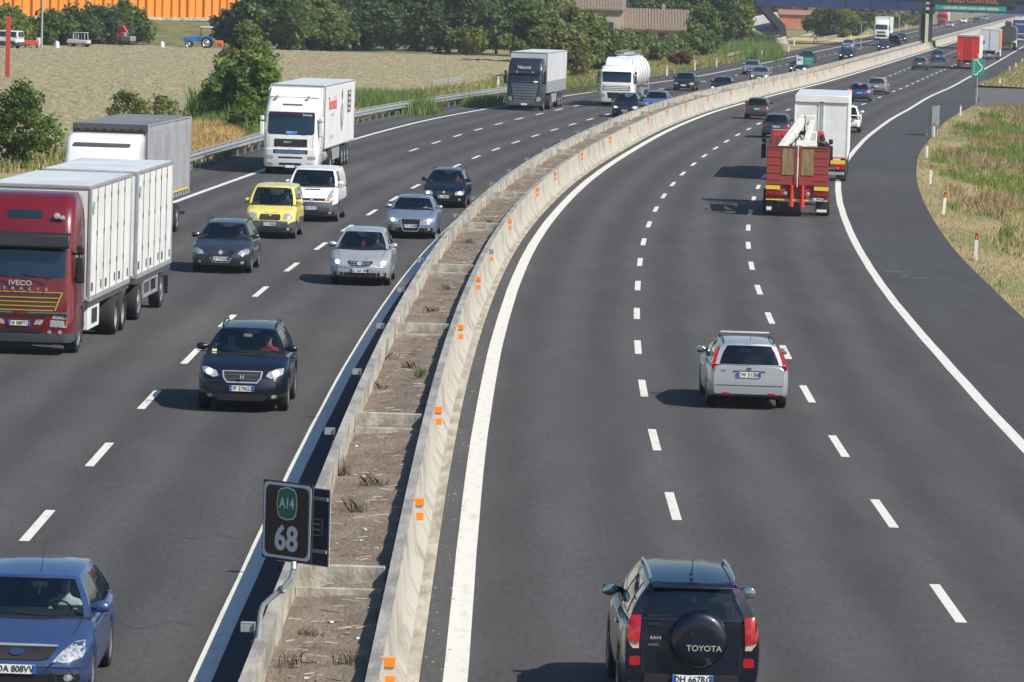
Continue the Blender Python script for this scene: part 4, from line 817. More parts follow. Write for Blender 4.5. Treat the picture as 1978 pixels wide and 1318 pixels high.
g_ = decal(bv, gp, 'front', 'grille', mat('grille_brown', (.07, .03, .025), .5), t1, .012, .03)
for k, z in enumerate((1.07, 1.17, 1.27, 1.37, 1.50)): wv = .78 + (z - 1.06) / .46 * .2; decal(bv, [(-wv, z), (wv, z), (wv + .01, z + .022), (-wv - .01, z + .022)], 'front', 'trim_line', M_GOLD, g_, .024, .012, 1)
decal(bv, [(.82, 1.08), (.85, 1.08), (1.02, 1.52), (.98, 1.52)], 'front', 'trim_line', M_GOLD, g_, .026, .012, 1); decal(bv, [(-.85, 1.08), (-.82, 1.08), (-.98, 1.52), (-1.02, 1.52)], 'front', 'trim_line', M_GOLD, g_, .026, .012, 1)
text('IVECO', .17, M_CHROME, t1, (.0, .05, 1.72), FRONT, 'lettering', .006, .004, 1.15); 
for i, ch in enumerate('STRALIS'): text(ch, .09, M_CHROME, t1, (.57 - i * .20, .05, 1.59), FRONT, 'lettering', .004, .003, 1.4)
decal(bv, [(-1.2, 1.005), (1.2, 1.005), (1.2, 1.045), (-1.2, 1.045)], 'front', 'bumper_gap', M_GREYP, t1, .006)
lamps(bv, t1, [(.72, .70), (1.12, .68), (1.14, .84), (.74, .86)], 'front', 'headlight', M_LAMP); lamps(bv, t1, [(.78, .89), (1.12, .88), (1.13, .96), (.80, .97)], 'front', 'upper_lamp', M_LAMP)
lamps(bv, t1, [(.34, .74), (.52, .74), (.58, .86), (.40, .86)], 'front', 'marker_lamp', M_LAMP)
for s_ in (-1, 1):
    for q in (.72, .97): decal(bv, [(s_ * q + .05 * math.cos(t * .785), .57 + .05 * math.sin(t * .785)) for t in range(8)], 'front', 'fog_lamp', M_LAMP, t1, .01)
decal(bv, rrect(-.62, .62, .90, .98, .02), 'front', 'air_intake', M_BLK, t1, .006); decal(bv, rrect(-.55, .55, .54, .64, .02), 'front', 'air_intake', M_BLK, t1, .006); plate(t1, .07, .77, 'DE 080TC', 'front', .0)
for fc in ('right', 'left'): decal(bv, [(-1.35, 1.75), (-.45, 1.72), (-.55, 2.5), (-1.35, 2.55)], fc, 'side_window', M_GLASD, t1, .006); decal(bv, [(-1.42, .75), (-1.40, .75), (-1.40, 2.6), (-1.42, 2.6)], fc, 'door_gap', M_BLK, t1, .003); decal(bv, [(-.38, .8), (-.36, .8), (-.42, 2.5), (-.44, 2.5)], fc, 'door_gap', M_BLK, t1, .003)
decal(bv, [(.66, 1.84), (.96, 1.84), (.96, 1.96), (.66, 1.96)], 'front', 'window_sticker', mat('sticker', (.55, .62, .30), .5), t1, .02, .012, 1); truck_mirror(t1, 1.25, -.25, 2.05, M_BLK)
wp = MB(); wp.tube([(-.7, .07, 1.84), (-.05, .03, 1.93)], .014); wp.tube([(.1, .07, 1.84), (.75, .03, 1.93)], .014); wp.build('wiper', M_BLK, t1)
def panelled(root, y0, y1, z0=1.15, z1=3.95):
    o = box_body(root, y0, y1, z0, z1, [M_TRW, M_ALU], 1.27, .08, top=M_ROOFW); n = 6
    for s_ in (-1, 1):
        g = MB()
        for k in range(1, n): yy = y0 + (y1 - y0) * k / n; g.box((s_ * 1.262, yy, (z0 + z1) / 2), (.014, .028, z1 - z0 - .2))
        for k in range(n):
            for z in (z0 + .75, z0 + 1.6, z1 - .35): g.box((s_ * 1.27, y0 + (y1 - y0) * (k + .02) / n + .03, z), (.02, .05, .12))
            vt = MB(); vt.box((s_ * 1.264, y0 + (y1 - y0) * (k + .30 + .3 * (k % 2)) / n, z0 + .28 + .02 * (k % 3)), (.014, .14 + .1 * (k % 2), .20)); vt.build('vent', M_GREYP, o)
        go_ = g.build('gap', M_BLK); bm = bmesh.new(); bm.from_mesh(o.data); n0 = len(bm.faces); bm.from_mesh(go_.data); bm.faces.ensure_lookup_table()
        if len(o.data.materials) < 2: o.data.materials.append(M_GREYP)
        for f_ in bm.faces[n0:]: f_.material_index = 1
        bm.to_mesh(o.data); bm.free(); bpy.data.objects.remove(go_)
        e = MB(); e.lathe([(.001, 0), (.16, .004), (.16, -.01)], 14, 0, 'X', (s_ * 1.268, y1 - .45, z1 - .55)); e.build('leaf_emblem', mat('leaf_green', (.25, .42, .30), .6), o)
    b = MB(); b.box((0, (y0 + y1) / 2, z0 - .08), (2.5, y1 - y0, .16)); b.build('floor_frame', M_GREYP, o); return o
panelled(t1, -10.0, -2.65); panelled(t1, -18.6, -11.3); chassis(t1, -18.4, -.5, .82)
axles(t1, (-1.3,)); axles(t1, (-7.2, -8.5), kind='rear', wd=.31); axles(t1, (-12.3, -17.0), kind='truck')
for s_ in (-1, 1):
    m = MB(); m.box((s_ * 1.14, -3.9, .72), (.16, 1.9, .62)); m.build('side_skirt', M_TRW, t1, bevel=.02); m = MB(); m.box((s_ * 1.225, -3.95, .72), (.02, .9, .36)); m.build('tank_opening', M_CHASS, t1)
    m = MB(); m.box((s_ * 1.20, -14.7, .95), (.05, 3.0, .08)); m.box((s_ * 1.20, -14.7, .55), (.05, 3.0, .08)); 
    for q in (-13.25, -14.7, -16.15): m.box((s_ * 1.20, q, .75), (.045, .10, .40))
    m.build('side_guard', M_GALV, t1); m = MB(); m.box((s_ * 1.05, -18.3, .55), (.38, .03, .5)); m.build('mudflap', M_BLK, t1)
    m = MB(); m.prism([(-.75, .55), (-.8, .95), (-1.0, 1.12), (-1.6, 1.12), (-1.82, .95), (-1.9, .6), (-1.98, .6), (-1.9, 1.0), (-1.65, 1.2), (-.95, 1.2), (-.7, 1.0), (-.65, .55)], s_ * .9, s_ * 1.262, 'X'); m.build('wheel_arch', M_GREYP, t1)
for i in range(5): m = MB(); m.box((0, -10.55, 1.4 + i * .5), (2.1, .9, .28)); m.build('bellows_panel', M_TRW, t1)

# 2 grey curtain lorry behind it
x, y, h = -13.80, 154.5, .066
t2 = empty('curtain_lorry', (x, y, 0), math.pi - h, 'grey tarpaulin lorry with white cab roof, mostly hidden behind the panelled white boxes', 'lorry')
cb, bv = cab(t2, [(.35, 0, -2.2, 1.2, .22), (1.8, -.02, -2.2, 1.24, .2), (2.7, -.3, -2.2, 1.22, .2), (3.1, -.5, -2.2, 1.2, .22), (3.55, -.9, -2.25, 1.22, .2), (3.68, -1.2, -2.25, 1.15, .25)], paint('lorrywhite', (.80, .80, .78)))
decal(bv, rrect(-.95, .95, 3.30, 3.40, .04), 'front', 'vent_slot', M_GREYP, t2, .06, .07); decal(bv, rrect(-1.0, 1.0, 1.9, 2.7, .08), 'front', 'windscreen', M_GLAST, t2, .01); lamps(bv, t2, rrect(.7, 1.1, .6, .8, .04), 'front', 'headlight', M_LAMP)
decal(bv, rrect(-.7, .7, 1.1, 1.6, .04), 'front', 'grille', M_BLK, t2, .01)
o = box_body(t2, -12.9, -2.5, 1.25, 3.98, [M_TRG, M_ALU], 1.27, .05, top=M_ROOFD); m = MB(); m.box((0, -2.45, 3.86), (2.5, .12, .24)); o2 = m.build('headboard', M_GREYP, o)
for i in range(8): m = MB(); m.prism([(-1.15 + i * .3, 3.74), (-1.0 + i * .3, 3.84), (-.85 + i * .3, 3.74)], -2.36, -2.385, 'Y'); m.build('tarpaulin_scallop', M_BLK, o2)
for s_ in (-1, 1):
    b = MB()
    for k in range(26): b.box((s_ * 1.262, -12.3 + k * .38, 2.6), (.02, .05, 2.3))
    b.build('curtain_fold', M_TRG, o); b = MB(); b.box((s_ * 1.28, -7.5, 1.46), (.01, 10, .07)); b.build('reflective_strip', M_STRIPE, o); b = MB()
    for k in range(16): b.box((s_ * 1.285, -12.3 + k * .62, 1.33), (.02, .06, .2))
    b.build('buckle', M_BLK, o)
chassis(t2, -12.4, -.5); axles(t2, (-1.3,)); axles(t2, (-8.9, -10.3)); b = MB(); b.box((0, -12.7, .55), (2.3, .1, .12)); b.build('underrun_bar', M_CHASS, t2)
for s_ in (-1, 1): b = MB(); b.box((s_ * 1.2, -5.5, .7), (.05, 4.4, .5)); b.build('side_guard', M_GREYP, t2)

# 3 white lorry with graphics
x, y, h = hrz(560, 325, .3)
t3 = empty('box_lorry', (x, y, 0), math.pi - h, 'white lorry with red lettering and a crest on its white box, before the reeds', 'lorry')
MW = paint('lorrywhite', (.80, .80, .78)); cb, bv = cab(t3, [(.35, -.04, -2.2, 1.18, .2), (.5, 0, -2.2, 1.23, .22), (1.15, 0, -2.2, 1.24, .22), (1.17, -.04, -2.2, 1.235, .22), (1.75, -.06, -2.2, 1.235, .2), (2.75, -.24, -2.2, 1.22, .2), (3.1, -.42, -2.2, 1.19, .22), (3.45, -.75, -2.2, 1.14, .24)], MW, M_GREYP, .4)
decal(bv, rrect(-1.06, 1.06, 1.82, 2.82, .12), 'front', 'windscreen', M_GLAST, t3, .012, .03, 3); decal(bv, [(-1.05, 2.66), (1.05, 2.66), (1.03, 2.84), (-1.03, 2.84)], 'front', 'sun_strip', mat('plum', (.035, .015, .035), .3), t3, .03, .02)
text('Serena', .16, M_WHT, t3, (-.72, -.12, 2.72), FRONT, 'lettering', .005, .002); decal(bv, [(-.28, 1.86), (.22, 1.86), (.22, 1.97), (-.28, 1.97)], 'front', 'dashboard_sign', mat('sign_blue', (.12, .35, .75), .5), t3, .02, .012, 1)
g = decal(bv, rrect(-.75, .75, 1.26, 1.62, .03), 'front', 'grille', M_BLK, t3, .01); decal(bv, rrect(-.70, .70, .98, 1.10, .02), 'front', 'lower_grille', mat('blue_bar', (.12, .20, .42), .3, .4), t3, .012); decal(bv, rrect(-.78, .78, .95, 1.14, .02), 'front', 'lower_grille_frame', M_BLK, t3, .006)
text('MAN', .15, M_CHROME, g, (.15, .0, 1.47), FRONT, 'emblem', .01, .004)
for z in (1.33, 1.43, 1.53): decal(bv, [(-.7, z), (.7, z), (.7, z + .015), (-.7, z + .015)], 'front', 'grille_bar', M_GREYP, g, .02, .01, 1)
decal(bv, rrect(-.55, .55, .74, .82, .02), 'front', 'air_intake', M_BLK, t3, .006); decal(bv, rrect(-.5, .5, .44, .54, .02), 'front', 'air_intake', M_BLK, t3, .006)
lamps(bv, t3, rrect(.78, 1.15, .70, .86, .03), 'front', 'headlight', M_LAMP); lamps(bv, t3, rrect(.78, 1.15, .45, .54, .03), 'front', 'fog_lamp', M_LAMP); plate(t3, .06, .38, None, 'front')
decal(bv, rrect(-.45, .45, 3.12, 3.2, .02), 'front', 'roof_vent', M_GREYP, t3, .006)
for fc in ('right', 'left'): decal(bv, [(-1.35, 1.75), (-.4, 1.72), (-.5, 2.6), (-1.35, 2.65)], fc, 'side_window', M_GLASD, t3, .006)
v = MB(); v.loft([rloop(3.4, -.95, -2.2, 1.15, .1), rloop(3.9, -1.6, -2.2, 1.15, .1)]); v.build('roof_spoiler', MW, t3)
v = MB(); v.box((0, -1.02, 3.47), (2.2, .04, .05)); v.build('spoiler_gap', M_GREYP, t3)
for s_ in (-1, 1): v = MB(); v.lathe([(.001, .1), (.07, .09), (.04, -.1)], 10, 0, 'Y', (s_ * .72, -.62, 3.52)); v.build('horn', M_CHROME, t3); v = MB(); v.prism([(-.9, 1.2), (-2.35, 1.2), (-2.4, 3.9), (-1.7, 3.85)], s_ * 1.17, s_ * 1.25, 'X'); v.build('side_deflector', MW, t3)
for s_ in (-1, 1): decal(bv, [(s_ * 1.0, 1.2), (s_ * 1.012, 1.2), (s_ * 1.012, 1.74), (s_ * 1.0, 1.74)], 'front', 'panel_gap', M_GREYP, t3, .003, .01, 1)
decal(bv, [(-1.15, 1.155), (1.15, 1.155), (1.15, 1.175), (-1.15, 1.175)], 'front', 'panel_gap', M_GREYP, t3, .003, .01, 1)
wp = MB(); wp.tube([(-.7, .0, 1.84), (-.05, -.03, 1.93)], .014); wp.tube([(.1, .0, 1.84), (.75, -.03, 1.93)], .014); wp.build('wiper', M_BLK, t3)
truck_mirror(t3, 1.22, -.2, 2.05, MW)
o = box_body(t3, -16.2, -2.5, 1.1, 4.02, [M_TRW, M_ALU], 1.27, .04, top=M_ROOFW); chassis(t3, -16, -.5); axles(t3, (-1.35,)); axles(t3, (-5.0,), kind='rear'); axles(t3, (-11.2, -12.5, -13.8))
M_LRED = mat('letter_red', (.60, .08, .07), .6); M_LBLU = mat('letter_blue', (.14, .18, .34), .6); M_LGR = mat('letter_grey', (.55, .56, .56), .6)
for s_, rot in ((1, RIGHT), (-1, LEFT)):
    text('Tremolada', .85, M_LRED, o, (s_ * 1.275, -5.9, 3.12), rot, 'lettering', .004, .004, .95); text('TRASPORTI', .22, M_LGR, o, (s_ * 1.275, -5.9, 2.62), rot, 'lettering', .004); text('LOGISTICA', .35, M_LGR, o, (s_ * 1.275, -5.6, 1.62), rot, 'lettering', .004)
    b = MB(); b.prism([(-10.9, 2.6), (-10.3, 3.1), (-9.7, 2.6), (-9.8, 2.1), (-10.3, 1.7), (-10.8, 2.1)], s_ * 1.266, s_ * 1.272, 'X'); b.build('crest', M_LBLU, o); b = MB(); b.prism([(-10.65, 2.55), (-10.3, 2.9), (-9.95, 2.55), (-10.3, 1.9)], s_ * 1.27, s_ * 1.277, 'X'); b.build('crest_centre', mat('crest_pale', (.62, .45, .48), .6), o)
    b = MB(); b.prism([(-10.3, 3.15), (-10.05, 3.4), (-10.3, 3.7), (-10.55, 3.4)], s_ * 1.266, s_ * 1.272, 'X'); b.build('diamond_mark', M_GREYP, o)
    b = MB(); b.box((s_ * 1.27, -13.6, 3.05), (.008, 1.5, 1.05)); bb = b.build('dark_label', M_GREYP, o); 
    for k in range(4): text('00 39 054', .2, M_WHT, bb, (s_ * 1.278, -13.6, 3.42 - k * .25), rot, 'lettering', .003)
    b = MB(); b.box((s_ * 1.15, -8.6, .75), (.06, 3.4, .6)); b.build('side_guard', M_GALV, t3); b = MB(); b.cyl((s_ * .95, -2.9, .75), (s_ * .95, -4.2, .75), .3, n=14); b.build('fuel_tank', M_GALV, t3)

# 4 dark lorry with light curtain
x, y, h = hrz(1012, 207, .25)
t4 = empty('curtain_lorry', (x, y, 0), math.pi - h, 'black cabbed lorry with ribbed grille pulling a pale grey curtain trailer', 'lorry')
MD = paint('lorrydark', (.025, .032, .045), .4); MDG = paint('lorrygrey', (.16, .17, .19), .4)
cb, bv = cab(t4, [(.3, -.05, -2.2, 1.15, .2), (.45, 0, -2.2, 1.24, .26), (1.0, 0, -2.2, 1.25, .26), (1.9, -.08, -2.2, 1.24, .26), (2.7, -.24, -2.2, 1.22, .24), (3.25, -.5, -2.2, 1.19, .26), (3.6, -.9, -2.2, 1.1, .3)], MD)
decal(bv, rrect(-1.02, 1.02, 1.92, 2.55, .1), 'front', 'windscreen', M_GLAST, t4, .012); v = MB(); v.prism([(-.1, 2.58), (.12, 2.55), (.1, 2.64), (-.25, 2.76)], -1.12, 1.12, 'X'); v.build('sun_visor', MD, t4)
for q in (-.55, .55): m = MB(); m.lathe([(.001, .02), (.06, .01), (.06, -.06)], 10, 0, 'Y', (q, .1, 2.66)); m.build('roof_lamp', M_CHROME, t4)
text('Naomi', .36, mat('letter_pale', (.42, .47, .52), .5), t4, (.08, -.26, 2.98), (R(80), 0, R(180)), 'lettering', .01, .006, .95); g = decal(bv, [(-.72, .62), (.72, .62), (.92, 1.85), (-.92, 1.85)], 'front', 'grille', MDG, t4, .03)
for i, z in enumerate((.78, .97, 1.16, 1.35, 1.54, 1.72)): wv = .68 + (z - .62) * .16; decal(bv, [(-wv, z), (wv, z), (wv, z + .06), (-wv, z + .06)], 'front', 'grille_slot', M_BLK, g, .038, .02, 1)
decal(bv, [(-1.2, .35), (1.2, .35), (1.2, .60), (-1.2, .60)], 'front', 'bumper', MDG, t4, .02); lamps(bv, t4, [(.82, .66), (1.2, .66), (1.2, .95), (.88, .98)], 'front', 'headlight', M_LAMP); plate(t4, .08, .45, None, 'front'); decal(bv, [(-.9, 1.96), (-.62, 1.96), (-.62, 2.06), (-.9, 2.06)], 'front', 'window_card', M_WHT, t4, .02, .01, 1)
truck_mirror(t4, 1.24, -.2, 2.15, MD); o = box_body(t4, -16.2, -2.5, 1.2, 4.0, [M_TRL, M_ALU], 1.27, .05, top=M_ROOFW)
for s_ in (-1, 1): b = MB(); b.box((s_ * 1.275, -9.3, 1.65), (.02, 13.2, .7)); b.build('side_board', M_ALU, o); b = MB(); b.box((s_ * 1.15, -8.6, .75), (.06, 3.4, .6)); b.build('side_guard', M_GALV, t4)
chassis(t4, -16, -.5); axles(t4, (-1.35,)); axles(t4, (-5.0,), kind='rear'); axles(t4, (-11.2, -12.5, -13.8)); b = MB(); b.box((0, -16.25, .55), (2.3, .1, .12)); b.build('underrun_bar', M_CHASS, t4)

# 5 white tank lorry
x, y, h = hrz(1190, 199, .3)
t5 = empty('tank_lorry', (x, y, 0), math.pi - h, 'white lorry carrying a rounded white tank with railings on top', 'lorry')
cb, bv = cab(t5, [(.35, -.04, -2.2, 1.2, .2), (.5, 0, -2.2, 1.24, .24), (1.15, 0, -2.2, 1.24, .24), (1.8, -.06, -2.2, 1.23, .22), (2.65, -.26, -2.2, 1.2, .22), (2.95, -.42, -2.2, 1.17, .24)], MW, M_GREYP, .42)
decal(bv, rrect(-1.04, 1.04, 1.80, 2.56, .1), 'front', 'windscreen', M_GLAST, t5, .012); decal(bv, rrect(-.98, 1.0, 1.18, 1.58, .03), 'front', 'grille', MDG, t5, .01)
for z in (1.26, 1.38, 1.5): decal(bv, [(-.9, z), (.9, z), (.9, z + .05), (-.9, z + .05)], 'front', 'grille_bar', M_WHT, t5, .025, .01, 1)
decal(bv, [(-.6, .62), (.6, .62), (.68, 1.06), (-.68, 1.06)], 'front', 'lower_grille', M_BLK, t5, .01); lamps(bv, t5, rrect(.82, 1.15, .72, .95, .04), 'front', 'headlight', M_LAMP); plate(t5, .06, .5, None, 'front')
v = MB(); v.prism([(-.5, 2.93), (-.55, 3.1), (-1.3, 3.5), (-2.2, 3.6), (-2.2, 2.93)], -.95, .95, 'X'); v.build('roof_spoiler', MW, t5, bevel=.12); v = MB(); v.prism([(-.02, 2.58), (.08, 2.56), (-.1, 2.7), (-.2, 2.7)], -1.1, 1.1, 'X'); v.build('sun_visor', M_WHT, t5); truck_mirror(t5, 1.22, -.2, 2.0, M_GREYP)
k = MB(); k.lathe([(.001, -2.75), (.7, -2.8), (1.05, -2.95), (1.24, -3.3), (1.27, -3.7), (1.27, -12.5), (1.15, -12.9), (.6, -13.15), (.001, -13.2)], 32, 0, 'Y', (0, 0, 2.42)); tk = k.build('tank', M_TRW, t5, 60)
k = MB()
for q in (-4.2, -6.2, -8.2, -10.2, -12.2): k.lathe([(1.275, q), (1.30, q), (1.30, q - .06), (1.275, q - .06)], 32, 0, 'Y', (0, 0, 2.42))
k.build('tank_rib', M_ALU, tk); k = MB(); k.box((0, -8, 3.72), (.9, 9, .04))
for q in np.arange(-12, -3.5, 1.2):
    for s_ in (-.5, .5): k.cyl((s_, q, 3.7), (s_, q, 3.98), .02, n=6)
for s_ in (-.5, .5): k.cyl((s_, -12.3, 3.98), (s_, -3.8, 3.98), .022, n=6)
for q in (-5, -7.5, -10): k.cyl((0, q, 3.6), (0, q, 3.9), .26, n=14)
k.build('walkway', M_GALV, tk); chassis(t5, -12.8, -.5, .95); axles(t5, (-1.35,)); axles(t5, (-4.6,), kind='rear'); axles(t5, (-9.2, -10.5, -11.8))
for s_ in (-1, 1): b = MB(); b.box((s_ * 1.05, -7.2, .95), (.3, 2.6, .7)); b.box((s_ * 1.1, -10.5, 1.18), (.3, 4.4, .05)); b.build('side_locker', M_GALD, t5); b = MB(); b.tube([(s_ * 1.1, -12.9, .7), (s_ * 1.1, -13.0, 2.0), (s_ * .5, -13.2, 3.7)], .03); b.build('ladder', M_GALV, tk)

def distant_lorry(px, py, e, label, col, boxm, away_=False, Lb=13.6, zt=4.0, cat='lorry', front=True):
    x, y, h = hrz(px, py, e)
    if not away_:
        t = empty('lorry', (x, y, 0), math.pi - h, label, cat); cb, bv = cab(t, [(.35, 0, -2.2, 1.2, .2), (1.15, 0, -2.2, 1.24, .22), (1.8, -.05, -2.2, 1.23, .2), (2.75, -.28, -2.2, 1.2, .2), (3.5, -.8, -2.2, 1.1, .25)], col)
        decal(bv, rrect(-1.03, 1.03, 1.85, 2.7, .1), 'front', 'windscreen', M_GLASD, t, .012, .03, 1); decal(bv, rrect(-.8, .8, .6, 1.0, .04), 'front', 'lower_grille', M_BLK, t, .012, .03, 1); decal(bv, rrect(-.7, .7, 1.2, 1.55, .03), 'front', 'grille', M_GREYP, t, .012, .03, 1)
        lamps(bv, t, rrect(.85, 1.15, .66, .86, .03), 'front', 'headlight', M_LAMP); truck_mirror(t, 1.22, -.2, 2.0, M_GREYP); box_body(t, -2.5 - Lb, -2.5, 1.2, zt, [boxm, M_ALU], 1.27, .05, top=M_ROOFW); chassis(t, -2 - Lb, -.5); axles(t, (-1.35, -5)); axles(t, (-Lb + 1, -Lb - .4))
    else:
        t = empty('lorry', (x, y, 0), -h, label, cat)
    return t
distant_lorry(1702, 75, .3, 'white lorry far down the left carriageway, just left of the overpass pier', MW, M_TRW)
distant_lorry(1820, 47, .3, 'red lorry far beyond the overpass in the oncoming lanes', paint('brightred', (.55, .02, .02)), M_TRW)

# --- right carriageway lorries (rear towards the camera, local -Y is the rear, root at the rear)
def rear_bits(t, zb=1.15, red=True, zlo=.55, col=None):
    b = MB(); b.box((0, .06, zlo), (2.35, .10, .14)); b.build('underrun_bar', col or M_GALV, t)
    for s_ in (-1, 1):
        b = MB(); b.box((s_ * .98, .0, zlo + .26), (.42, .06, .16)); b.build('tail_light', M_RED, t, bevel=.01); b = MB(); b.box((s_ * 1.0, .12, .45), (.45, .03, .55)); b.build('mudflap', M_BLK, t)
        b = MB(); b.box((s_ * .86, -.035, zlo + .26), (.1, .02, .12)); b.build('indicator', M_IND, t)
    plate(t, .0, zlo + .18, None, 'rear')
# white box lorry
x, y, h = hrz(1583, 334, .45)
w1 = empty('box_lorry', (x, y, 0), -h - .01, 'tall white box lorry with blank rear doors right in front of the red recovery lorry', 'lorry')
o = box_body(w1, 0, 12.8, 1.15, 4.1, [M_TRW, M_TRW], 1.27, .07, top=M_ROOFW); b = MB(); b.box((0, -.025, 2.55), (.03, .03, 2.7)); b.build('door_gap', M_ALU, o); b = MB(); b.box((0, -.03, 3.95), (2.56, .08, .34)); b.build('roof_header', M_TRW, o, bevel=.02); b = MB(); b.box((0.0, -.07, 3.8), (.2, .02, .05)); b.build('marker_lamp', M_RED, o)
b = MB()
for s_ in (-.12, .12): b.cyl((s_, -.025, 1.25), (s_, -.025, 3.7), .012, n=6)
b.build('locking_bar', M_TRW, o); b = MB(); b.box((0, -.04, 1.2), (2.5, .03, .06)); b.build('reflective_line', mat('line_red', (.6, .15, .13), .5), o); b = MB(); b.box((.85, -.02, .98), (.7, .03, .2)); b.build('marker_board', M_STRIPE, w1); b = MB(); b.box((-.85, -.02, .98), (.7, .03, .2)); b.build('marker_board', M_STRIPE, w1)
for s_ in (-1, 1): b = MB(); b.box((s_ * .85, -.03, .82), (.7, .03, .14)); b.build('tail_board', M_RED, w1)
rear_bits(w1, zlo=.45); chassis(w1, .3, 15); axles(w1, (2.2, 3.5, 4.8)); axles(w1, (11.2, 14.4)); cb, bv = cab(w1, [(.35, 15.6, 13.3, 1.2, .2), (3.6, 15, 13.3, 1.15, .25)], MW)
# red recovery lorry
x, y, h = hrz(1538, 405, .3)
r1 = empty('recovery_lorry', (x, y, 0), -h - .005, 'red flatbed recovery lorry with upright ramps and a folded white crane arm', 'lorry')
M_RRED = mat('worn_red', (.34, .03, .028), .65, col2=(.19, .055, .042), ns=1.6, ramp=(.3, .6)); M_WOOD = mat('ramp_wood', (.30, .22, .11), .85, col2=(.16, .11, .05), ns=2.5, stretch=(6, 1, .6))
for s_ in (-1, 1):
    b = MB(); b.box((s_ * .64, -.05, 2.06), (1.22, .10, 1.56))
    rp = b.build('loading_ramp', M_RRED, r1, bevel=.015); b = MB(); b.box((s_ * .39, -.11, 2.22), (.50, .03, 1.06)); b.build('wooden_tread', M_WOOD, rp)
    b = MB()
    for z in (1.5, 1.78, 2.1, 2.42, 2.72): b.box((s_ * .95, -.11, z), (.58, .02, .05))
    b.box((s_ * .64, -.115, 2.83), (1.22, .03, .05)); b.build('rib', mat('rust_brown', (.20, .07, .045), .8), rp)
    b = MB(); b.box((s_ * .09, -.12, 2.05), (.07, .04, 1.55)); b.build('edge_bar', M_RRED, rp)
    b = MB(); b.box((s_ * .97, -.10, 1.17), (.58, .04, .16)); b.build('marker_board', M_STRIPE, r1)
    b = MB(); b.box((s_ * .95, -.05, .93), (.60, .08, .20)); b.build('light_cluster', mat('lamp_darkred', (.20, .015, .015), .3), r1); b = MB(); b.box((s_ * .82, -.10, .94), (.12, .03, .09)); b.box((s_ * 1.08, -.10, .94), (.12, .03, .09)); b.build('tail_light', M_RED, r1)
    b = MB(); b.cyl((s_ * .22, -.12, 1.28), (s_ * .22, -.10, .45), .07, n=12); b.cyl((s_ * .22, -.14, .62), (s_ * .22, -.14, .42), .10, n=12); b.build('hydraulic_ram', mat('ram_red', (.60, .04, .03), .4), r1)
    b = MB(); b.lathe([(.001, -.14), (.08, -.13), (.08, -.1)], 12, 0, 'Y', (s_ * .46, 0, .95)); b.build('round_lamp', M_LAMP, r1)
    b = MB(); b.box((s_ * 1.02, .2, .42), (.46, .03, .5)); b.build('mudflap', M_BLK, r1)
b = MB(); b.box((0, .05, 1.0), (2.5, .12, .55)); b.build('rear_frame', M_RRED, r1); b = MB(); b.box((0, -.02, .68), (2.48, .04, .05)); b.build('yellow_strip', M_STRIPE, r1); b = MB(); b.box((0, -.12, 2.0), (.035, .02, 1.6)); b.build('white_pole', M_WHT, r1)
b = MB(); b.box((0, 5.0, 1.2), (2.5, 9.6, .18)); b.build('flatbed', M_RRED, r1); plate(r1, -.10, .73, 'AL 395NC', 'rear', .85)
cb, bv = cab(r1, [(.5, 12.2, 10.3, 1.2, .2), (1.8, 12.2, 10.3, 1.22, .2), (2.7, 11.9, 10.3, 1.2, .2), (3.15, 11.5, 10.35, 1.1, .3)], paint('cabred', (.55, .03, .04))); decal(bv, rrect(-.9, .9, 2.1, 2.8, .1), 'rear', 'rear_window', M_GLASD, r1, .01); truck_mirror(r1, 1.3, 11.7, 2.2, M_BLK)
M_CRW = mat('crane_white', (.70, .72, .66), .45, col2=(.58, .60, .55), ns=2)
def beam(b, p, q, w_, h_, m=0):
    p, q = Vector(p), Vector(q); d = (q - p).normalized(); s = d.cross(Vector((0, 0, 1))).normalized(); u = s.cross(d)
    b.add([e + s * a * w_ / 2 + u * c * h_ / 2 for e in (p, q) for a, c in ((-1, -1), (1, -1), (1, 1), (-1, 1))], [(0, 1, 2, 3), (4, 7, 6, 5), (0, 4, 5, 1), (1, 5, 6, 2), (2, 6, 7, 3), (3, 7, 4, 0)], m)
b = MB(); beam(b, (-.72, 1.0, 2.62), (.12, 6.3, 3.68), .30, .34); beam(b, (.22, 1.3, 2.65), (.56, 6.3, 3.62), .22, .28); b.box((.32, 6.4, 3.74), (.74, .5, .40)); b.box((.25, 2.0, 2.7), (1.0, .9, .5), rx=R(10)); cr = b.build('crane_arm', M_CRW, r1, bevel=.03)
b = MB(); b.cyl((-.35, 6.0, 3.2), (.45, 6.0, 3.2), .09, n=10); b.cyl((.25, 6.2, 3.95), (.25, 5.6, 2.2), .035, n=8); b.build('crane_pivot', M_GREYP, cr); b = MB(); b.box((.35, 8.6, 2.2), (.9, .9, 2.0)); b.build('crane_column', M_CRW, cr, bevel=.04)
b = MB(); b.box((1.0, 3.0, 2.45), (.36, 1.3, .75)); b.cyl((.95, 2.4, 2.7), (.95, 2.4, 3.25), .10, n=10); b.cyl((.78, 2.5, 2.6), (1.2, 2.6, 2.9), .12, n=10); b.tube([(.8, 2.3, 2.4), (.85, 2.2, 3.0), (1.1, 2.3, 2.9), (1.2, 2.4, 2.5)], .035); b.build('grab_hook', M_BLK, cr); b = MB(); b.box((.45, 1.7, 2.75), (.14, .02, .16)); b.build('yellow_badge', M_STRIPE, cr)
for a_, c_ in ((-.95, 1.2), (-.2, 1.0), (.72, 4.2)): b = MB(); b.tube([(a_, c_, 2.3), (a_ + .1, c_ + .3, 3.05), (a_ + .25, c_ + 1.6, 3.2), (a_ + .4, c_ + 3.0, 2.9)], .03); b.build('hose', M_BLK, cr)
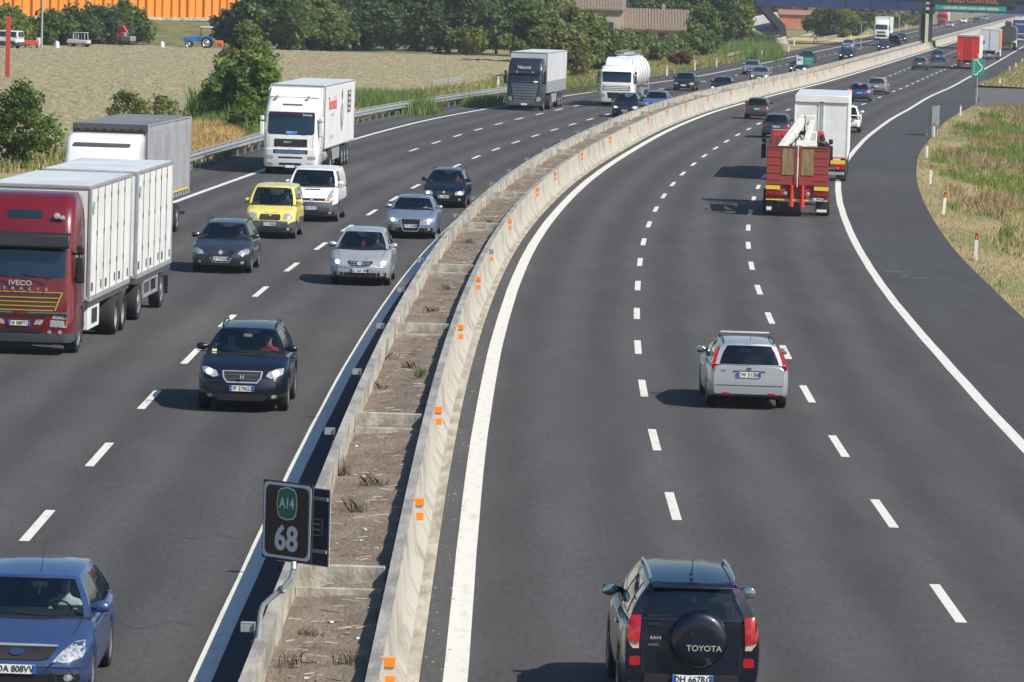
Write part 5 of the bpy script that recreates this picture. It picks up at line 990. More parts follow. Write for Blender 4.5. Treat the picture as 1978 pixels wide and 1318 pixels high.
b = MB(); b.box((-.9, 9.4, 2.75), (.5, .4, .5)); b.build('tool_box', M_RRED, r1, bevel=.03); b = MB(); b.box((.95, 6.0, 2.3), (.5, 1.4, .9)); b.build('tool_box', M_GREYP, r1, bevel=.03)
chassis(r1, .4, 11.8, .8); axles(r1, (1.8, 3.2), kind='rear'); axles(r1, (10.9,)); b = MB(); b.box((1.02, -.05, .28), (.4, .1, .1)); b.box((-1.1, -.05, .32), (.2, .12, .14)); b.build('stabiliser_foot', M_WHT, r1)
# red box lorry
x, y, h = hrz(1869, 126, .5)
r2 = empty('box_lorry', (x, y, 0), -h, 'bright red box lorry with pale roof edge driving away near the green lane sign', 'lorry'); M_BRED = mat('box_red', (.62, .025, .02), .5, nz=.12, ns=1)
o = box_body(r2, 0, 13, 1.1, 3.95, [M_BRED, M_BRED], 1.27, .06, top=M_ROOFW)
for s_ in (-1, 1): b = MB(); b.box((s_ * 1.29, 6.5, 2.6), (.02, 12.8, 2.6)); b.build('side_curtain', M_TRW, o); b = MB(); b.box((s_ * 1.05, -.03, 1.75), (.08, .02, .42)); b.build('side_marker', mat('marker_orange', (.85, .35, .03), .5), o)
b = MB(); b.box((0, -.02, 3.85), (2.56, .06, .2)); b.build('roof_header', M_CONT, o); b = MB(); b.box((0, -.02, 2.5), (.03, .02, 2.5)); b.build('door_gap', M_BLK, o)
for s_ in (-.3, .3): b = MB(); b.cyl((s_, -.03, 1.15), (s_, -.03, 3.7), .02, n=6); b.build('locking_bar', mat('dark_red_bar', (.35, .02, .02), .5), o)
rear_bits(r2, zlo=.5, col=M_RRED); chassis(r2, .3, 15); axles(r2, (2.2, 3.5, 4.8)); cb, bv = cab(r2, [(.35, 15.8, 13.4, 1.2, .2), (3.5, 15.2, 13.4, 1.15, .25)], MW)
# white box lorry ahead of it
x, y, h = hrz(1911, 108, .5)
w2 = empty('box_lorry', (x, y, 0), -h, 'pale grey white box lorry with orange side edge, ahead of the bright red one', 'lorry')
o = box_body(w2, 0, 13, 1.2, 4.0, [mat('pale_door', (.60, .63, .66), .5, nz=.1, ns=1), M_ALU], 1.27, .05, top=M_ROOFW); b = MB(); b.box((1.29, 6.5, 2.6), (.02, 12.8, 2.5)); b.build('side_curtain', mat('orange_curtain', (.62, .22, .08), .6), o); b = MB(); b.box((0, -.02, 2.6), (.03, .02, 2.6)); b.build('door_gap', M_GREYP, o); b = MB(); b.box((-.75, -.03, 2.3), (.14, .02, .4)); b.build('door_lock', M_BLK, o)
rear_bits(w2, zlo=.5); chassis(w2, .3, 15); axles(w2, (2.2, 3.5, 4.8)); cb, bv = cab(w2, [(.35, 15.8, 13.4, 1.2, .2), (3.5, 15.2, 13.4, 1.15, .25)], MW)
# grey tank lorry
x, y, h = hrz(1946, 90, .5)
k2 = empty('tank_lorry', (x, y, 0), -h, 'grey rounded tank lorry with orange rear, ahead of the pale box lorry', 'lorry')
b = MB(); b.prism(rrect(-1.25, 1.25, 1.25, 3.6, .55, 6), 0, 11, 'Y'); o = b.build('tank', mat('tank_grey', (.52, .51, .47), .5, nz=.15, ns=1), k2, 60); b = MB(); b.box((0, 5.5, 3.66), (.8, 9, .12)); b.build('walkway', M_GALD, o)
b = MB(); b.box((0, -.03, 1.0), (2.4, .1, .34)); b.build('rear_frame', mat('orange_frame', (.60, .20, .05), .6), k2); rear_bits(k2, zlo=.5); chassis(k2, .3, 13); axles(k2, (2.2, 3.5, 4.8)); cb, bv = cab(k2, [(.35, 13.6, 11.4, 1.2, .2), (3.0, 13.2, 11.4, 1.15, .25)], MW)
# blue coach
x, y, h = hrz(1969, 77, .45)
b1 = empty('box_lorry', (x, y, 0), -h, 'dark blue box lorry with pale lettering, farthest of the row at the right edge', 'lorry')
o = box_body(b1, 0, 12.5, 1.1, 4.0, [mat('box_blue', (.03, .06, .22), .45, nz=.2, ns=1), M_ALU], 1.27, .06, top=M_ROOFW); text('TRANS', .55, M_WHT, o, (0, -.03, 3.2), REAR, 'lettering', .01); b = MB(); b.box((0, -.03, 1.5), (2.3, .03, .12)); b.build('white_strip', M_WHT, o); rear_bits(b1, zlo=.5, col=M_WHT); chassis(b1, .3, 13); axles(b1, (2.2, 3.5)); cb, bv = cab(b1, [(.35, 15.2, 12.8, 1.2, .2), (3.5, 14.6, 12.8, 1.15, .25)], MW)
# ---------------------------------------------------------------- signs, delineators, overpass
M_BROWN = mat('sign_brown', (.040, .016, .012), .45, nz=.15, ns=3); M_SGRN = mat('sign_green', (.01, .16, .10), .4); M_SGRN2 = mat('sign_green_bright', (.02, .26, .20), .45); M_SBACK = mat('sign_back', (.025, .035, .055), .5, .3, nz=.3, ns=4); M_SWHT = mat('sign_white', (.62, .63, .66), .45)
# kilometre sign 68 on its bent pole
bx, by = unp(497, 1252, .95); st = empty('kilometre_sign', (bx, by, 0), R(-40), 'brown kilometre sign reading A14 68 on a bent grey pole in the median', 'road sign')
Mi = Matrix.Rotation(R(40), 3, 'Z')
def loc(px, py, e): g = unp(px, py, e); return Mi @ Vector((g[0] - bx, g[1] - by, 0)) + Vector((0, 0, e))
def on_ray(px, py, dist):     # point of a pixel's sight line at ground distance dist
    g = unp(px, py, 0); t = dist / g[1]; return Vector((g[0] * t, dist, CAM_H * (1 - t)))
def L_(px, py, dd): p = on_ray(px, py, by + dd); q = Mi @ Vector((p.x - bx, p.y - by, 0)); q.z = p.z; return q
pts = [L_(497, 1250, 0), L_(503, 1185, 0), L_(508, 1170, 0), L_(524, 1155, 0), L_(545, 1138, 0), L_(562, 1118, 0), L_(567, 1100, 0), L_(568, 1060, .12), L_(570, 950, 0.16)]
m = MB(); m.tube(pts, .034, 12); m.build('bent_pole', M_GALV, st, 60); cc = L_(556, 1007, -.02)
m = MB(); m.cyl(pts[4] + Vector((.02, 0, .01)), pts[4] - Vector((.03, 0, .02)), .05, n=12); m.build('clamp', M_GALD, st)
SWD, SHT = .84, .98
m = MB(); m.box((cc.x, cc.y, cc.z), (SWD, .025, SHT)); pb = m.build('sign_panel', M_SBACK, st, bevel=.01); m = MB(); m.prism([(a + cc.x, b + cc.z) for a, b in rrect(-SWD / 2 + .02, SWD / 2 - .02, -SHT / 2 + .02, SHT / 2 - .02, .06)], cc.y - .014, cc.y - .017, 'Y'); 
m.build('border', M_SWHT, pb); m = MB(); m.prism([(a + cc.x, b + cc.z) for a, b in rrect(-SWD / 2 + .055, SWD / 2 - .055, -SHT / 2 + .055, SHT / 2 - .055, .08)], cc.y - .018, cc.y - .021, 'Y'); m.build('brown_field', M_BROWN, pb)
def shield(k): k *= .9; return [(a * k + cc.x, b * k + cc.z + .22) for a, b in ((-.16, -.14), (-.12, -.19), (0, -.215), (.12, -.19), (.16, -.14), (.18, 0), (.16, .14), (.12, .19), (0, .215), (-.12, .19), (-.16, .14), (-.18, 0))]
m = MB(); m.prism(shield(1.08), cc.y - .022, cc.y - .024, 'Y'); m.build('shield_border', M_SWHT, pb); m = MB(); m.prism(shield(1.0), cc.y - .025, cc.y - .027, 'Y'); m.build('shield', M_SGRN, pb)
text('A14', .185, M_SWHT, pb, (cc.x, cc.y - .028, cc.z + .22), REAR, 'lettering', .002, .004, .8); text('68', .43, M_SWHT, pb, (cc.x, cc.y - .024, cc.z - .23), REAR, 'lettering', .002, .012, .92)
# second, back side sign behind it
b2 = empty('kilometre_sign', (bx, by + .15, 0), R(-38), 'dark back of the second sign panel facing away, just right of the brown sign', 'road sign'); p = on_ray(586, 1012, by + .6); q = Matrix.Rotation(R(38), 3, 'Z') @ Vector((p.x - bx, .45, 0)); q.z = p.z - .02
m = MB(); m.box((q.x, q.y, q.z), (.84, .02, .96)); o = m.build('sign_panel', M_SBACK, b2, bevel=.008)
m = MB(); m.box((q.x, q.y - .02, q.z + .36), (.82, .03, .04)); m.box((q.x, q.y - .02, q.z - .30), (.82, .03, .04)); m.build('mounting_rail', M_GALD, o)
m = MB(); m.box((q.x, q.y + .012, q.z), (.86, .006, .98)); m.build('panel_edge', M_SWHT, o); m = MB()
for a, b in (((0, .10), (.24, .012)), ((0, -.10), (.24, .012)), ((-.12, 0), (.012, .2)), ((.12, 0), (.012, .2)), ((0, .04), (.18, .02)), ((0, -.03), (.18, .02))): m.box((q.x + .2 + a[0], q.y - .012, q.z + a[1]), (b[0], .003, b[1]))
m.build('maker_label', M_GALD, o); m = MB(); m.tube([(q.x - .1, q.y - .02, q.z - .5), (q.x - .1, q.y - .05, q.z + .45)], .03); m.build('pole', M_GALD, b2)
# white and orange delineators
M_DLN = mat('delineator_white', (.76, .76, .73), .6, nz=.1, ns=5); M_DLO = mat('delineator_brown', (.26, .06, .02), .5); d0 = None
dl = [(1885, 500, 'nearest on the right grass verge, with two orange lenses', 'r'), (1822, 413, 'second on the right grass verge, leaning a little', 'r'), (1797, 355, 'third on the right grass verge', 'r'), (1790, 305, 'fourth on the right grass verge, where the tarmac bulges', 'r'), (1804, 265, 'right in front of the green sign turned edge on', 'r'), (1855, 223, 'between the edge-on sign and the green lane sign', 'r'), (1886, 197, 'at the foot of the green lane sign', 'r'), (1931, 165, 'at the tip of the far grass island on the right', 'r'), (1950, 140, 'second on the far grass island on the right', 'r'), (1962, 133, 'third on the far grass island on the right', 'r'), (1974, 124, 'fourth on the far grass island, touching the right edge', 'r'),
      (962, 172, 'white post beside the left guardrail, left of the black lorry', 'l'), (1288, 147, 'on the left verge right of the white tank lorry', 'l'), (1342, 136, 'on the left verge above the black hatchback', 'l'), (1384, 130, 'on the left verge by the bushy reeds', 'l'), (1471, 114, 'on the left verge right of the short guardrail piece', 'l'), (1496, 106, 'on the left verge by the white slope of the overpass', 'l'), (1523, 101, 'just right of the dark pier of the overpass', 'l'), (1534, 88, 'behind the dark pier of the overpass', 'l'), (1644, 78, 'on the far left verge near the trees past the overpass', 'l'), (1677, 70, 'left of the distant white lorry', 'l'), (1724, 62, 'right of the distant white lorry', 'l'), (1750, 58, 'farthest on the left verge under the overpass', 'l')]
for k, (px, py, wh, sd) in enumerate(dl):
    if d0 is None:
        b = MB(); b.prism([(-.06, -.05), (.06, -.05), (.06, .02), (.03, .06), (-.03, .06), (-.06, .02)], 0, .72, 'Z'); d0 = b.build('delineator_post', M_DLN); b = MB(); b.prism([(-.0605, -.051), (.0605, -.051), (.0605, .021), (.031, .061), (-.031, .061), (-.0605, .021)], .72, .95, 'Z'); h_ = b.build('dark_cap', M_DLO, d0); b = MB(); b.box((0, -.056, .80), (.06, .012, .10)); b.build('orange_lens', M_ORL, h_); t = d0
    elif sd == 'l' and k == 11: 
        b = MB(); b.prism([(-.07, -.05), (.07, -.05), (.07, .02), (.03, .06), (-.03, .06), (-.07, .02)], 0, 1.0, 'Z'); d1 = b.build('delineator_post', M_DLN); b = MB(); b.box((0, -.056, .85), (.06, .012, .10)); b.build('dark_lens', M_BLK, d1); t = d1
    else: t = copy_tree(d0 if sd == 'r' else d1)
    x, y = unp(px, py, 0); t.location = (x, y, -.05 if sd == 'r' else 0); t.rotation_euler = (R(random.uniform(-2, 2)), R([0, 3.5, 1, 0, 0, 1, 0][k] if k < 7 else 0), random.uniform(-.2, .2))
    tag(t, 'white delineator post ' + wh if 'post' not in wh else 'plain ' + wh, 'marker post', 'delineator posts of the verges')
# green lane sign
x, y = unp(1886, 200, 0); t = empty('lane_sign', (x, y, 0), -.05, 'green square sign with a white lane arrow diagram on a white pole', 'road sign'); b = MB(); b.cyl((0, 0, -.3), (0, 0, 4.1), .05, n=10); b.build('pole', M_GALV, t)
b = MB(); b.box((0, -.07, 2.95), (1.08, .03, 1.42)); pn = b.build('sign_panel', M_SGRN2, t, bevel=.03); b = MB()
for s0, s1 in (((.02, 3.55), (.12, 3.30)), ((.12, 3.30), (.40, 3.05)), ((.40, 3.05), (.40, 2.80)), ((.40, 2.80), (.05, 2.52)), ((.05, 2.52), (.0, 2.35))):
    d = Vector((s1[0] - s0[0], 0, s1[1] - s0[1])); b.box(((s0[0] + s1[0]) / 2 - .05, -.09, (s0[1] + s1[1]) / 2), (d.length + .06, .008, .09), ry=-math.atan2(d.z, d.x))
for i in range(6): b.box((-.30, -.09, 2.38 + i * .235), (.06, .008, .12))
for z in (2.36, 3.56): b.box((-.16, -.09, z), (.14, .008, .10))
b.build('lane_diagram', M_WHT, pn)
# direction sign seen edge on
x, y = unp(1806, 262, 0); t = empty('direction_sign', (x, y, 0), R(68), 'grey green sign board seen almost edge on, on two steel posts by the tarmac edge', 'road sign')
for s_ in (-.55, .55): b = MB(); b.cyl((s_, .05, -.3), (s_, .05, 1.9), .045, n=10); b.build('post', M_GALV, t)
b = MB(); b.box((0, 0, 1.25), (1.6, .03, 1.25)); o = b.build('sign_panel', mat('sign_grey_green', (.24, .27, .27), .5, .3, nz=.2, ns=3), t, bevel=.01); b = MB(); b.box((0, .03, 1.6), (1.6, .03, .06)); b.box((0, .03, .9), (1.6, .03, .06)); b.build('mounting_rail', M_GALV, o)
b = MB(); b.tube([(-.5, .1, 1.5), (-.2, .55, .8), (-.1, .6, -.1)], .035); b.tube([(.5, .1, 1.5), (.3, .5, .8), (.2, .6, -.1)], .03); b.build('stay', M_GALV, t)
# little exit sign on the median
x, y = unp(1526, 160, 0); y0 = y; x = at(BASE, y) - 1.7; t = empty('exit_sign', (x, y, 0), -.1, 'small white and green sign on a curved post standing in the median', 'road sign')
b = MB(); b.tube([(-.9, 0, .6), (-.9, 0, 1.2), (-.7, 0, 1.6), (-.2, 0, 1.85)], .05); b.build('curved_post', M_GALV, t); b = MB(); b.box((-.25, -.05, 2.1), (.60, .03, .75)); p1 = b.build('white_panel', M_WHT, t); text('BO', .3, M_SBACK, p1, (-.25, -.08, 2.2), REAR, 'lettering', .004, .004); b = MB(); b.box((.55, -.05, 2.1), (1.0, .03, .75)); p2 = b.build('green_panel', M_SGRN2, t); text('uscita', .26, M_WHT, p2, (.55, -.08, 2.25), REAR, 'lettering', .004); text('A14', .2, M_WHT, p2, (.55, -.08, 1.93), REAR, 'lettering', .004)
# overpass
M_BLUE = mat('girder_blue', (.018, .042, .13), .5, nz=.2, ns=.3); M_DARKS = mat('dark_steel', (.035, .04, .05), .6, nz=.3, ns=.5)
YO = 720.
ov = empty('overpass', (0, YO, 0), R(0), 'blue steel girder overpass crossing the motorway on dark piers', 'bridge')
xa, xb_ = on_ray(1463, 10, YO).x, 160.
zb_ = on_ray(1600, 16, YO).z; b = MB(); b.box(((xa + xb_) / 2, 6, zb_ + 1.1), (xb_ - xa, .6, 2.2)); g = b.build('girder', M_BLUE, ov); b = MB(); b.box(((xa + xb_) / 2, 5.6, zb_ + .06), (xb_ - xa, .5, .12)); b.box(((xa + xb_) / 2, 5.6, zb_ + 2.1), (xb_ - xa, .5, .12)); 
for q in np.arange(xa + 2, xb_, 4): b.box((q, 5.66, zb_ + 1.1), (.12, .1, 2.0))
b.build('flange', M_BLUE, g); b = MB(); b.box(((xa + xb_) / 2 - 15, 12, zb_ + 2.5), (xb_ - xa + 30, 12, .5)); b.build('deck', M_CONX, ov); b = MB(); b.box(((xa + xb_) / 2, 18, zb_ + 1.1), (xb_ - xa, .6, 2.2)); b.build('girder', M_BLUE, ov)
p0, p1_, p2_ = on_ray(1466, 18, YO), on_ray(1514, 50, YO), on_ray(1521, 92, YO)
for dy in (6, 14): b = MB(); b.prism([(p0.x - .2, p0.z + .8), (p0.x + 1.2, p0.z + .8), (p1_.x + .5, p1_.z + .1), (p2_.x + .45, -.2), (p2_.x - .45, -.2), (p1_.x - .55, p1_.z - .5)], dy - .5, dy + .5, 'Y'); b.build('inclined_pier', M_DARKS, ov)
pm = on_ray(1797, 95, YO)
b = MB(); b.box((pm.x - .2, 6, 3.5), (.5, 1.2, 7)); b.build('median_pier', mat('pier_cream', (.55, .52, .40), .8), ov); b = MB(); b.box((pm.x - .75, 6.3, 3.6), (.55, 1.0, 7.2)); b.box((pm.x + .45, 6.3, 3.6), (.5, 1.0, 7.2)); b.box((pm.x - .3, 6, zb_ - .1), (2.6, 1.2, .6)); b.build('pier_steel', M_DARKS, ov)
a0, a1, a2 = on_ray(1473, 94, YO + 4), on_ray(1514, 50, YO + 30), on_ray(1519, 94, YO + 4)
b = MB(); b.add([(a0.x - 1, -2, 0), (a2.x, -2, 0), (a2.x - .2, 30, 4.6), (a1.x - 1.5, 30, 4.6), (a0.x - 3, 30, 3.0)], [(0, 1, 2, 3, 4)]); b.add([(a0.x - 1, -2, -.3), (a2.x, -2, -.3), (a2.x, 30, -.3), (a0.x - 3, 30, -.3)], [(0, 1, 2, 3)]); b.build('slope_paving', mat('pale_paving', (.58, .55, .48), .9, nz=.3, ns=.4), ov)
# message board and green panel hung on the overpass
c0, c1 = on_ray(1803, 9, YO - 2), on_ray(1962, 9, YO - 2); vb = empty('message_board', (c0.x, YO - 2, 0), 0, 'dark electronic message board with orange letters in front of the overpass', 'sign board'); wd = c1.x - c0.x
b = MB(); b.box((wd / 2, 0, c0.z + 1.2), (wd, .8, 2.4)); o = b.build('housing', mat('board_black', (.015, .018, .02), .5), vb)
M_LED = mat('led_orange', (.40, .15, .03), .5, emis=(1, .38, .05), es=.05)
text('SPEED CONTROL', 1.0, M_LED, o, (wd * .47, -.42, c0.z + .72), REAR, 'lettering', .01, .01); b = MB(); b.box((wd / 2, .3, c0.z - .2), (wd + 6, .6, .5)); b.box((wd / 2, .3, c0.z + 2.6), (wd + 6, .6, .4)); b.build('gantry_beam', M_DARKS, vb); b = MB(); b.box((wd + 3.5, .3, c0.z / 2 + 1), (.5, .5, c0.z + 3)); b.build('gantry_leg', M_GALD, vb)
d0_, d1_ = on_ray(1806, 14, YO - 3), on_ray(1944, 14, YO - 3); gp_ = empty('text_panel', (d0_.x, YO - 3.2, 0), 0, 'long narrow green panel with a line of white text under the message board', 'sign board'); wd = d1_.x - d0_.x; b = MB(); b.box((wd / 2, 0, d0_.z), (wd, .1, .75)); o = b.build('panel', M_SGRN2, gp_); text('controllo elettronico della velocita', .60, M_WHT, o, (wd / 2, -.07, d0_.z), REAR, 'lettering', .01, .006, 1.0)
o.scale = (1, 1, 1)
# lamp posts
def lamp_post(px, py, label, hgt=11, arm=1.5, dist=None, rr=.09, base=None):
    x, y = unp(px, py, 0); t = empty('lamp_post', (x, y, 0), 0, label, 'lamp post'); b = MB(); b.cyl((0, 0, 0), (0, 0, hgt), rr * 1.3, rr * .8, 12); b.build('pole', M_GALV, t); b = MB(); b.tube([(0, 0, hgt), (arm * .5, 0, hgt + .4), (arm, 0, hgt + .45)], rr * .6); b.build('arm', M_GALV, t); b = MB(); b.box((arm + .3, 0, hgt + .42), (.8, .3, .15)); b.build('lamp_head', M_GALD, t, bevel=.04)
lamp_post(80, 96, 'tall thin grey lamp post standing at the far edge of the ploughed field'); lamp_post(1776, 92, 'grey lamp post rising from the median just before the overpass pier', 12, rr=.14); lamp_post(1662, 98, 'short thin grey post by the distant dark cars', 3.6, .1, rr=.06); lamp_post(1736, 70, 'thin grey post beside the distant black cars', 4, .1, rr=.07)
b = MB(); x, y = unp(1776, 75, 0); 
# red post on the field
x, y = unp(14, 150, 0); b = MB(); b.box((0, 0, 2.1), (.34, .34, 5.4)); t = b.build('red_post', mat('post_red', (.50, .06, .04), .6, nz=.2, ns=1), None); t.location = (x, y, 0); tag(t, 'tall rusty red square post standing in the ploughed field', 'post')
# orange noise barrier on its embankment
M_ORG = mat('corrugated_orange', (.74, .27, .03), .5, nz=.12, ns=.3, stretch=(1, 1, .15)); M_ORD = mat('orange_rib', (.46, .15, .02), .55)
ea, eb = on_ray(-30, 36, 600.), on_ray(692, 2, 700.)
d = (eb - ea); L0 = math.hypot(d.x, d.y); ang = math.atan2(d.y, d.x); wz = ea.z; ob = empty('orange_wall', (ea.x, ea.y, 0), ang, 'long ribbed orange wall standing on the embankment behind the field', 'wall')
n_ = int(L0 / 2.4)
b = MB(); b.box((L0 / 2, .3, wz + 5.0), (L0, .2, 10)); b.build('wall_panel', M_ORG, ob); b = MB()
for k in range(int(L0 / 1.0)):
    q = k * 1.0; b.prism([(q + .15, .2), (q + .30, .05), (q + .60, .05), (q + .75, .2)], wz, wz + 10, 'Z')
b.build('corrugation', M_ORG, ob)
for k in range(n_): 
    b = MB(); b.box((k * 2.4, 0.02, wz + 5), (.22 if k % 4 else .4, .4, 10)); b.build('rib', M_ORD if k % 4 else M_ORG, ob)
b = MB(); b.box((L0 / 2, .0, wz + .15), (L0, .7, .4)); b.build('footing', M_CONX, ob)
vs = []; fs = []; xs = np.arange(-140, -9, 1.6); ysg = np.arange(534, 770, 3.0)
for y_ in ysg:
    for x_ in xs:
        dp = (x_ - ea.x) * math.sin(ang) - (y_ - ea.y) * math.cos(ang); k_ = min(1, max(0, 1 - (dp - 2) / 34)); vs.append((x_, y_, -.15 + wz * k_ ** 1.1 + (.25 * wnoise(x_, y_, .15)) * (1 - k_) * min(1, (y_ - 534) / 12)))
nn = len(xs)
for j in range(len(ysg) - 1):
    for i in range(nn - 1): q = j * nn + i; fs.append((q, q + 1, q + nn + 1, q + nn))
b = MB(); b.v = vs; b.f = fs; b.m = [0] * len(fs); b.build('embankment', mat('embankment_grass', (.19, .175, .065), .95, col2=(.085, .105, .032), ns=.5, bump=.5, bs=2, stretch=(1, .25, 1)), fix=False)['kind'] = 'structure'
# farmhouse
M_TILE = mat('roof_tiles', (.27, .205, .155), .9, col2=(.15, .115, .09), ns=5, stretch=(1.6, .5, 1)); M_PLAS = mat('old_plaster', (.42, .37, .28), .9, col2=(.28, .25, .20), ns=.5); M_OCHRE = mat('ochre_plaster', (.52, .40, .22), .9, nz=.2, ns=.5); M_DKW = mat('dark_opening', (.03, .03, .03), .8)
def house(px0, px1, pyb, ze, zr, dep, label, cat, dist, rz=0, lean=None):
    a, c = on_ray(px0, pyb, dist), on_ray(px1, pyb, dist); W_ = c.x - a.x; t = empty('farmhouse', (a.x, dist, 0), rz, label, cat)
    b = MB(); b.prism([(0, -.3), (dep, -.3), (dep, ze), (dep / 2, zr - .12), (0, ze)], 0, W_, 'X'); b.build('wall', M_PLAS, t); b = MB(); b.prism([(0, -.3), (dep, -.3), (dep, ze), (dep / 2, zr - .11), (0, ze)], W_ + .002, W_ + .06, 'X'); b.build('gable', M_OCHRE, t)
    r = MB(); 
    sl = math.hypot(dep / 2, zr - ze)
    for s_ in (0, 1): 
        y0_, y1_ = (-.5, dep / 2) if s_ == 0 else (dep + .5, dep / 2); z0_ = ze - .5 * (zr - ze) / (dep / 2)
        r.prism([(y0_, z0_), (y1_, zr), (y1_, zr + .14), (y0_, z0_ + .14)], -.4, W_ + .4, 'X')
        for k in range(int(W_ / .4) + 1): r.prism([(y0_, z0_ + .14), (y1_, zr + .14), (y1_, zr + .24), (y0_, z0_ + .24)], -.35 + k * .4, -.15 + k * .4, 'X')
    r.build('roof', M_TILE, t); return t, W_
t, W_ = house(1206, 1342, 85, 2.6, 5.0, 8, 'long low farm outbuilding with a brown tiled roof behind the trees', 'farm building', 640)
for q in (2.0, 5.2, 8.0): b = MB(); b.box((q, -.02, 1.2), (1.3, .08, 1.5)); b.build('window', M_DKW, t)
b = MB(); b.box((5.3, 4, 5.3), (.5, .5, 1.2)); b.build('chimney', M_PLAS, t)
t, W_ = house(1098, 1201, 85, 5.2, 8.4, 9, 'taller stone farmhouse with brown tiled roof at the top edge', 'farmhouse', 636)
for q in (5.5,): b = MB(); b.box((q, -.02, 2.6), (1.0, .08, 1.3)); b.build('window', M_DKW, t)
t, W_ = house(1048, 1092, 85, 3.6, 6.8, 6, 'shed with a sloping grey brown roof left of the stone farmhouse', 'shed', 640)
b = MB(); b.box((W_ / 2, -.02, 1.5), (2.0, .08, 2.4)); b.build('door', M_DKW, t)
# machines at the far edge of the field
x, y = unp(386, 93, 0); t = empty('tractor', (x, y, 0), R(88), 'small blue tractor with a white roof canopy parked before the embankment', 'tractor'); TB = mat('tractor_blue', (.04, .17, .50), .4, nz=.2, ns=3)
b = MB(); b.loft([[(s_ * a, yy, z) for s_, z in ((-1, .7), (1, .7), (1, zt_), (.7, zt_ + .1), (-.7, zt_ + .1), (-1, zt_))] for yy, a, zt_ in ((-.2, .38, 1.25), (1.2, .35, 1.2), (1.7, .3, 1.05), (1.8, .2, .95))]); b.build('bonnet', TB, t)
b = MB(); b.box((0, -.7, 2.35), (1.2, 1.4, .1)); b.build('canopy', M_WHT, t, bevel=.04); b = MB(); [b.cyl((a, c, 1.0), (a, c, 2.35), .03, n=6) for a in (-.5, .5) for c in (-1.3, -.1)]; b.build('canopy_frame', M_GREYP, t); b = MB(); b.box((0, -.8, 1.1), (.5, .5, .15)); b.box((0, -1.05, 1.35), (.5, .1, .5)); b.build('seat', M_BLK, t)
for s_ in (-1, 1): wheel(t, s_ * .65, -.8, .62, .32, 'truck'); wheel(t, s_ * .6, 1.2, .40, .22, 'truck'); b = MB(); b.prism([(-1.45, .9), (-1.2, 1.3), (-.5, 1.35), (-.2, 1.0), (-.25, .95), (-.6, 1.25), (-1.15, 1.2)], s_ * .45, s_ * .85, 'X'); b.build('mudguard', TB, t)
b = MB(); b.box((0, -2.1, .7), (1.3, .9, .4)); b.cyl((-.5, -2.3, .5), (.5, -2.3, .5), .3, n=10); b.build('orange_implement', mat('implement_orange', (.6, .14, .04), .6), t, bevel=.05)
x, y = unp(152, 92, 0); t = empty('works_vehicle', (x, y, 0), R(75), 'dirty white open framed works vehicle at the far edge of the field', 'works vehicle'); b = MB(); b.box((0, 0, 1.0), (1.8, 3.8, .6)); b.box((0, .9, 1.2), (1.7, 1.6, .5)); b.build('body', M_TRL, t, bevel=.08); b = MB(); [b.cyl((a, c, 1.2), (a, c * .9, 2.6), .06, n=6) for a in (-.8, .8) for c in (-1.4, -.2, .8)]; b.box((0, -.3, 2.6), (1.8, 2.3, .1)); b.box((0, .85, 2.0), (1.5, .06, .9)); b.build('cab_frame', M_TRL, t)
for s_ in (-1, 1): wheel(t, s_ * .8, 1.3, .42, .25); wheel(t, s_ * .8, -1.2, .42, .25)
x, y = unp(246, 90, 0); t = empty('excavator', (x, y, 0), R(60), 'red excavator arm and machine standing in front of the dark bushes', 'excavator'); ER = mat('machine_red', (.55, .03, .04), .5); b = MB(); b.box((0, 0, .45), (2.2, 3.0, .7)); b.build('tracks', M_CHASS, t, bevel=.15); b = MB(); b.box((0, -.3, 1.4), (2.0, 2.2, 1.0)); b.box((-.5, .6, 1.9), (.9, 1.0, 1.4)); b.build('body', M_GALD, t, bevel=.08); b = MB(); b.box((.3, 1.0, 3.0), (.6, 1.9, .9), rx=R(50)); b.box((.3, 1.9, 3.1), (.5, 1.8, .7), rx=R(-55)); b.build('arm', ER, t, bevel=.08); b = MB(); b.box((.3, 2.6, 1.9), (.9, .7, .8), rx=R(20)); b.build('bucket', ER, t, bevel=.05)
x, y = unp(6, 92, 0); t, bv = car('parked_van', 'white van cut off by the left edge, parked beyond the field', 'van', x, y, R(70), dict(VS), cm('white'), 0); front_kit(t, bv, dict(VS), None, None, det=0)
x, y = unp(60, 93, 0); t = empty('farm_cart', (x, y, 0), .2, 'low red cart with a white drum between the white van and the lamp post', 'cart'); b = MB(); b.box((0, 0, .55), (1.5, 1.0, .5)); b.build('body', mat('cart_red', (.45, .06, .04), .6), t, bevel=.06); b = MB(); b.lathe([(.001, .3), (.3, .3), (.33, .6), (.3, 1.1), (.001, 1.12)], 14, 0, 'Z', (.75, .1, 0)); b.build('drum', M_TRL, t)
for s_ in (-1, 1): wheel(t, s_ * .6, 0, .28, .16)
for o_ in bpy.data.objects:
    if o_.name == 'works_vehicle': o_.scale = (.62,) * 3
    if o_.name == 'excavator': o_.scale = (.55,) * 3; o_.location.z = .1
for k, (px, py, lab) in enumerate(((110, 93, 'small white marker stone near the lamp post at the field edge'), (313, 93, 'small white bollard right of the red excavator'))): x, y = unp(px, py, 0); b = MB(); b.lathe([(.25, 0), (.25, .5), (.15, .7), (.001, .75)], 12, 0, 'Z'); t = b.build('bollard', M_WHT); t.location = (x, y, 0); tag(t, lab, 'bollard')
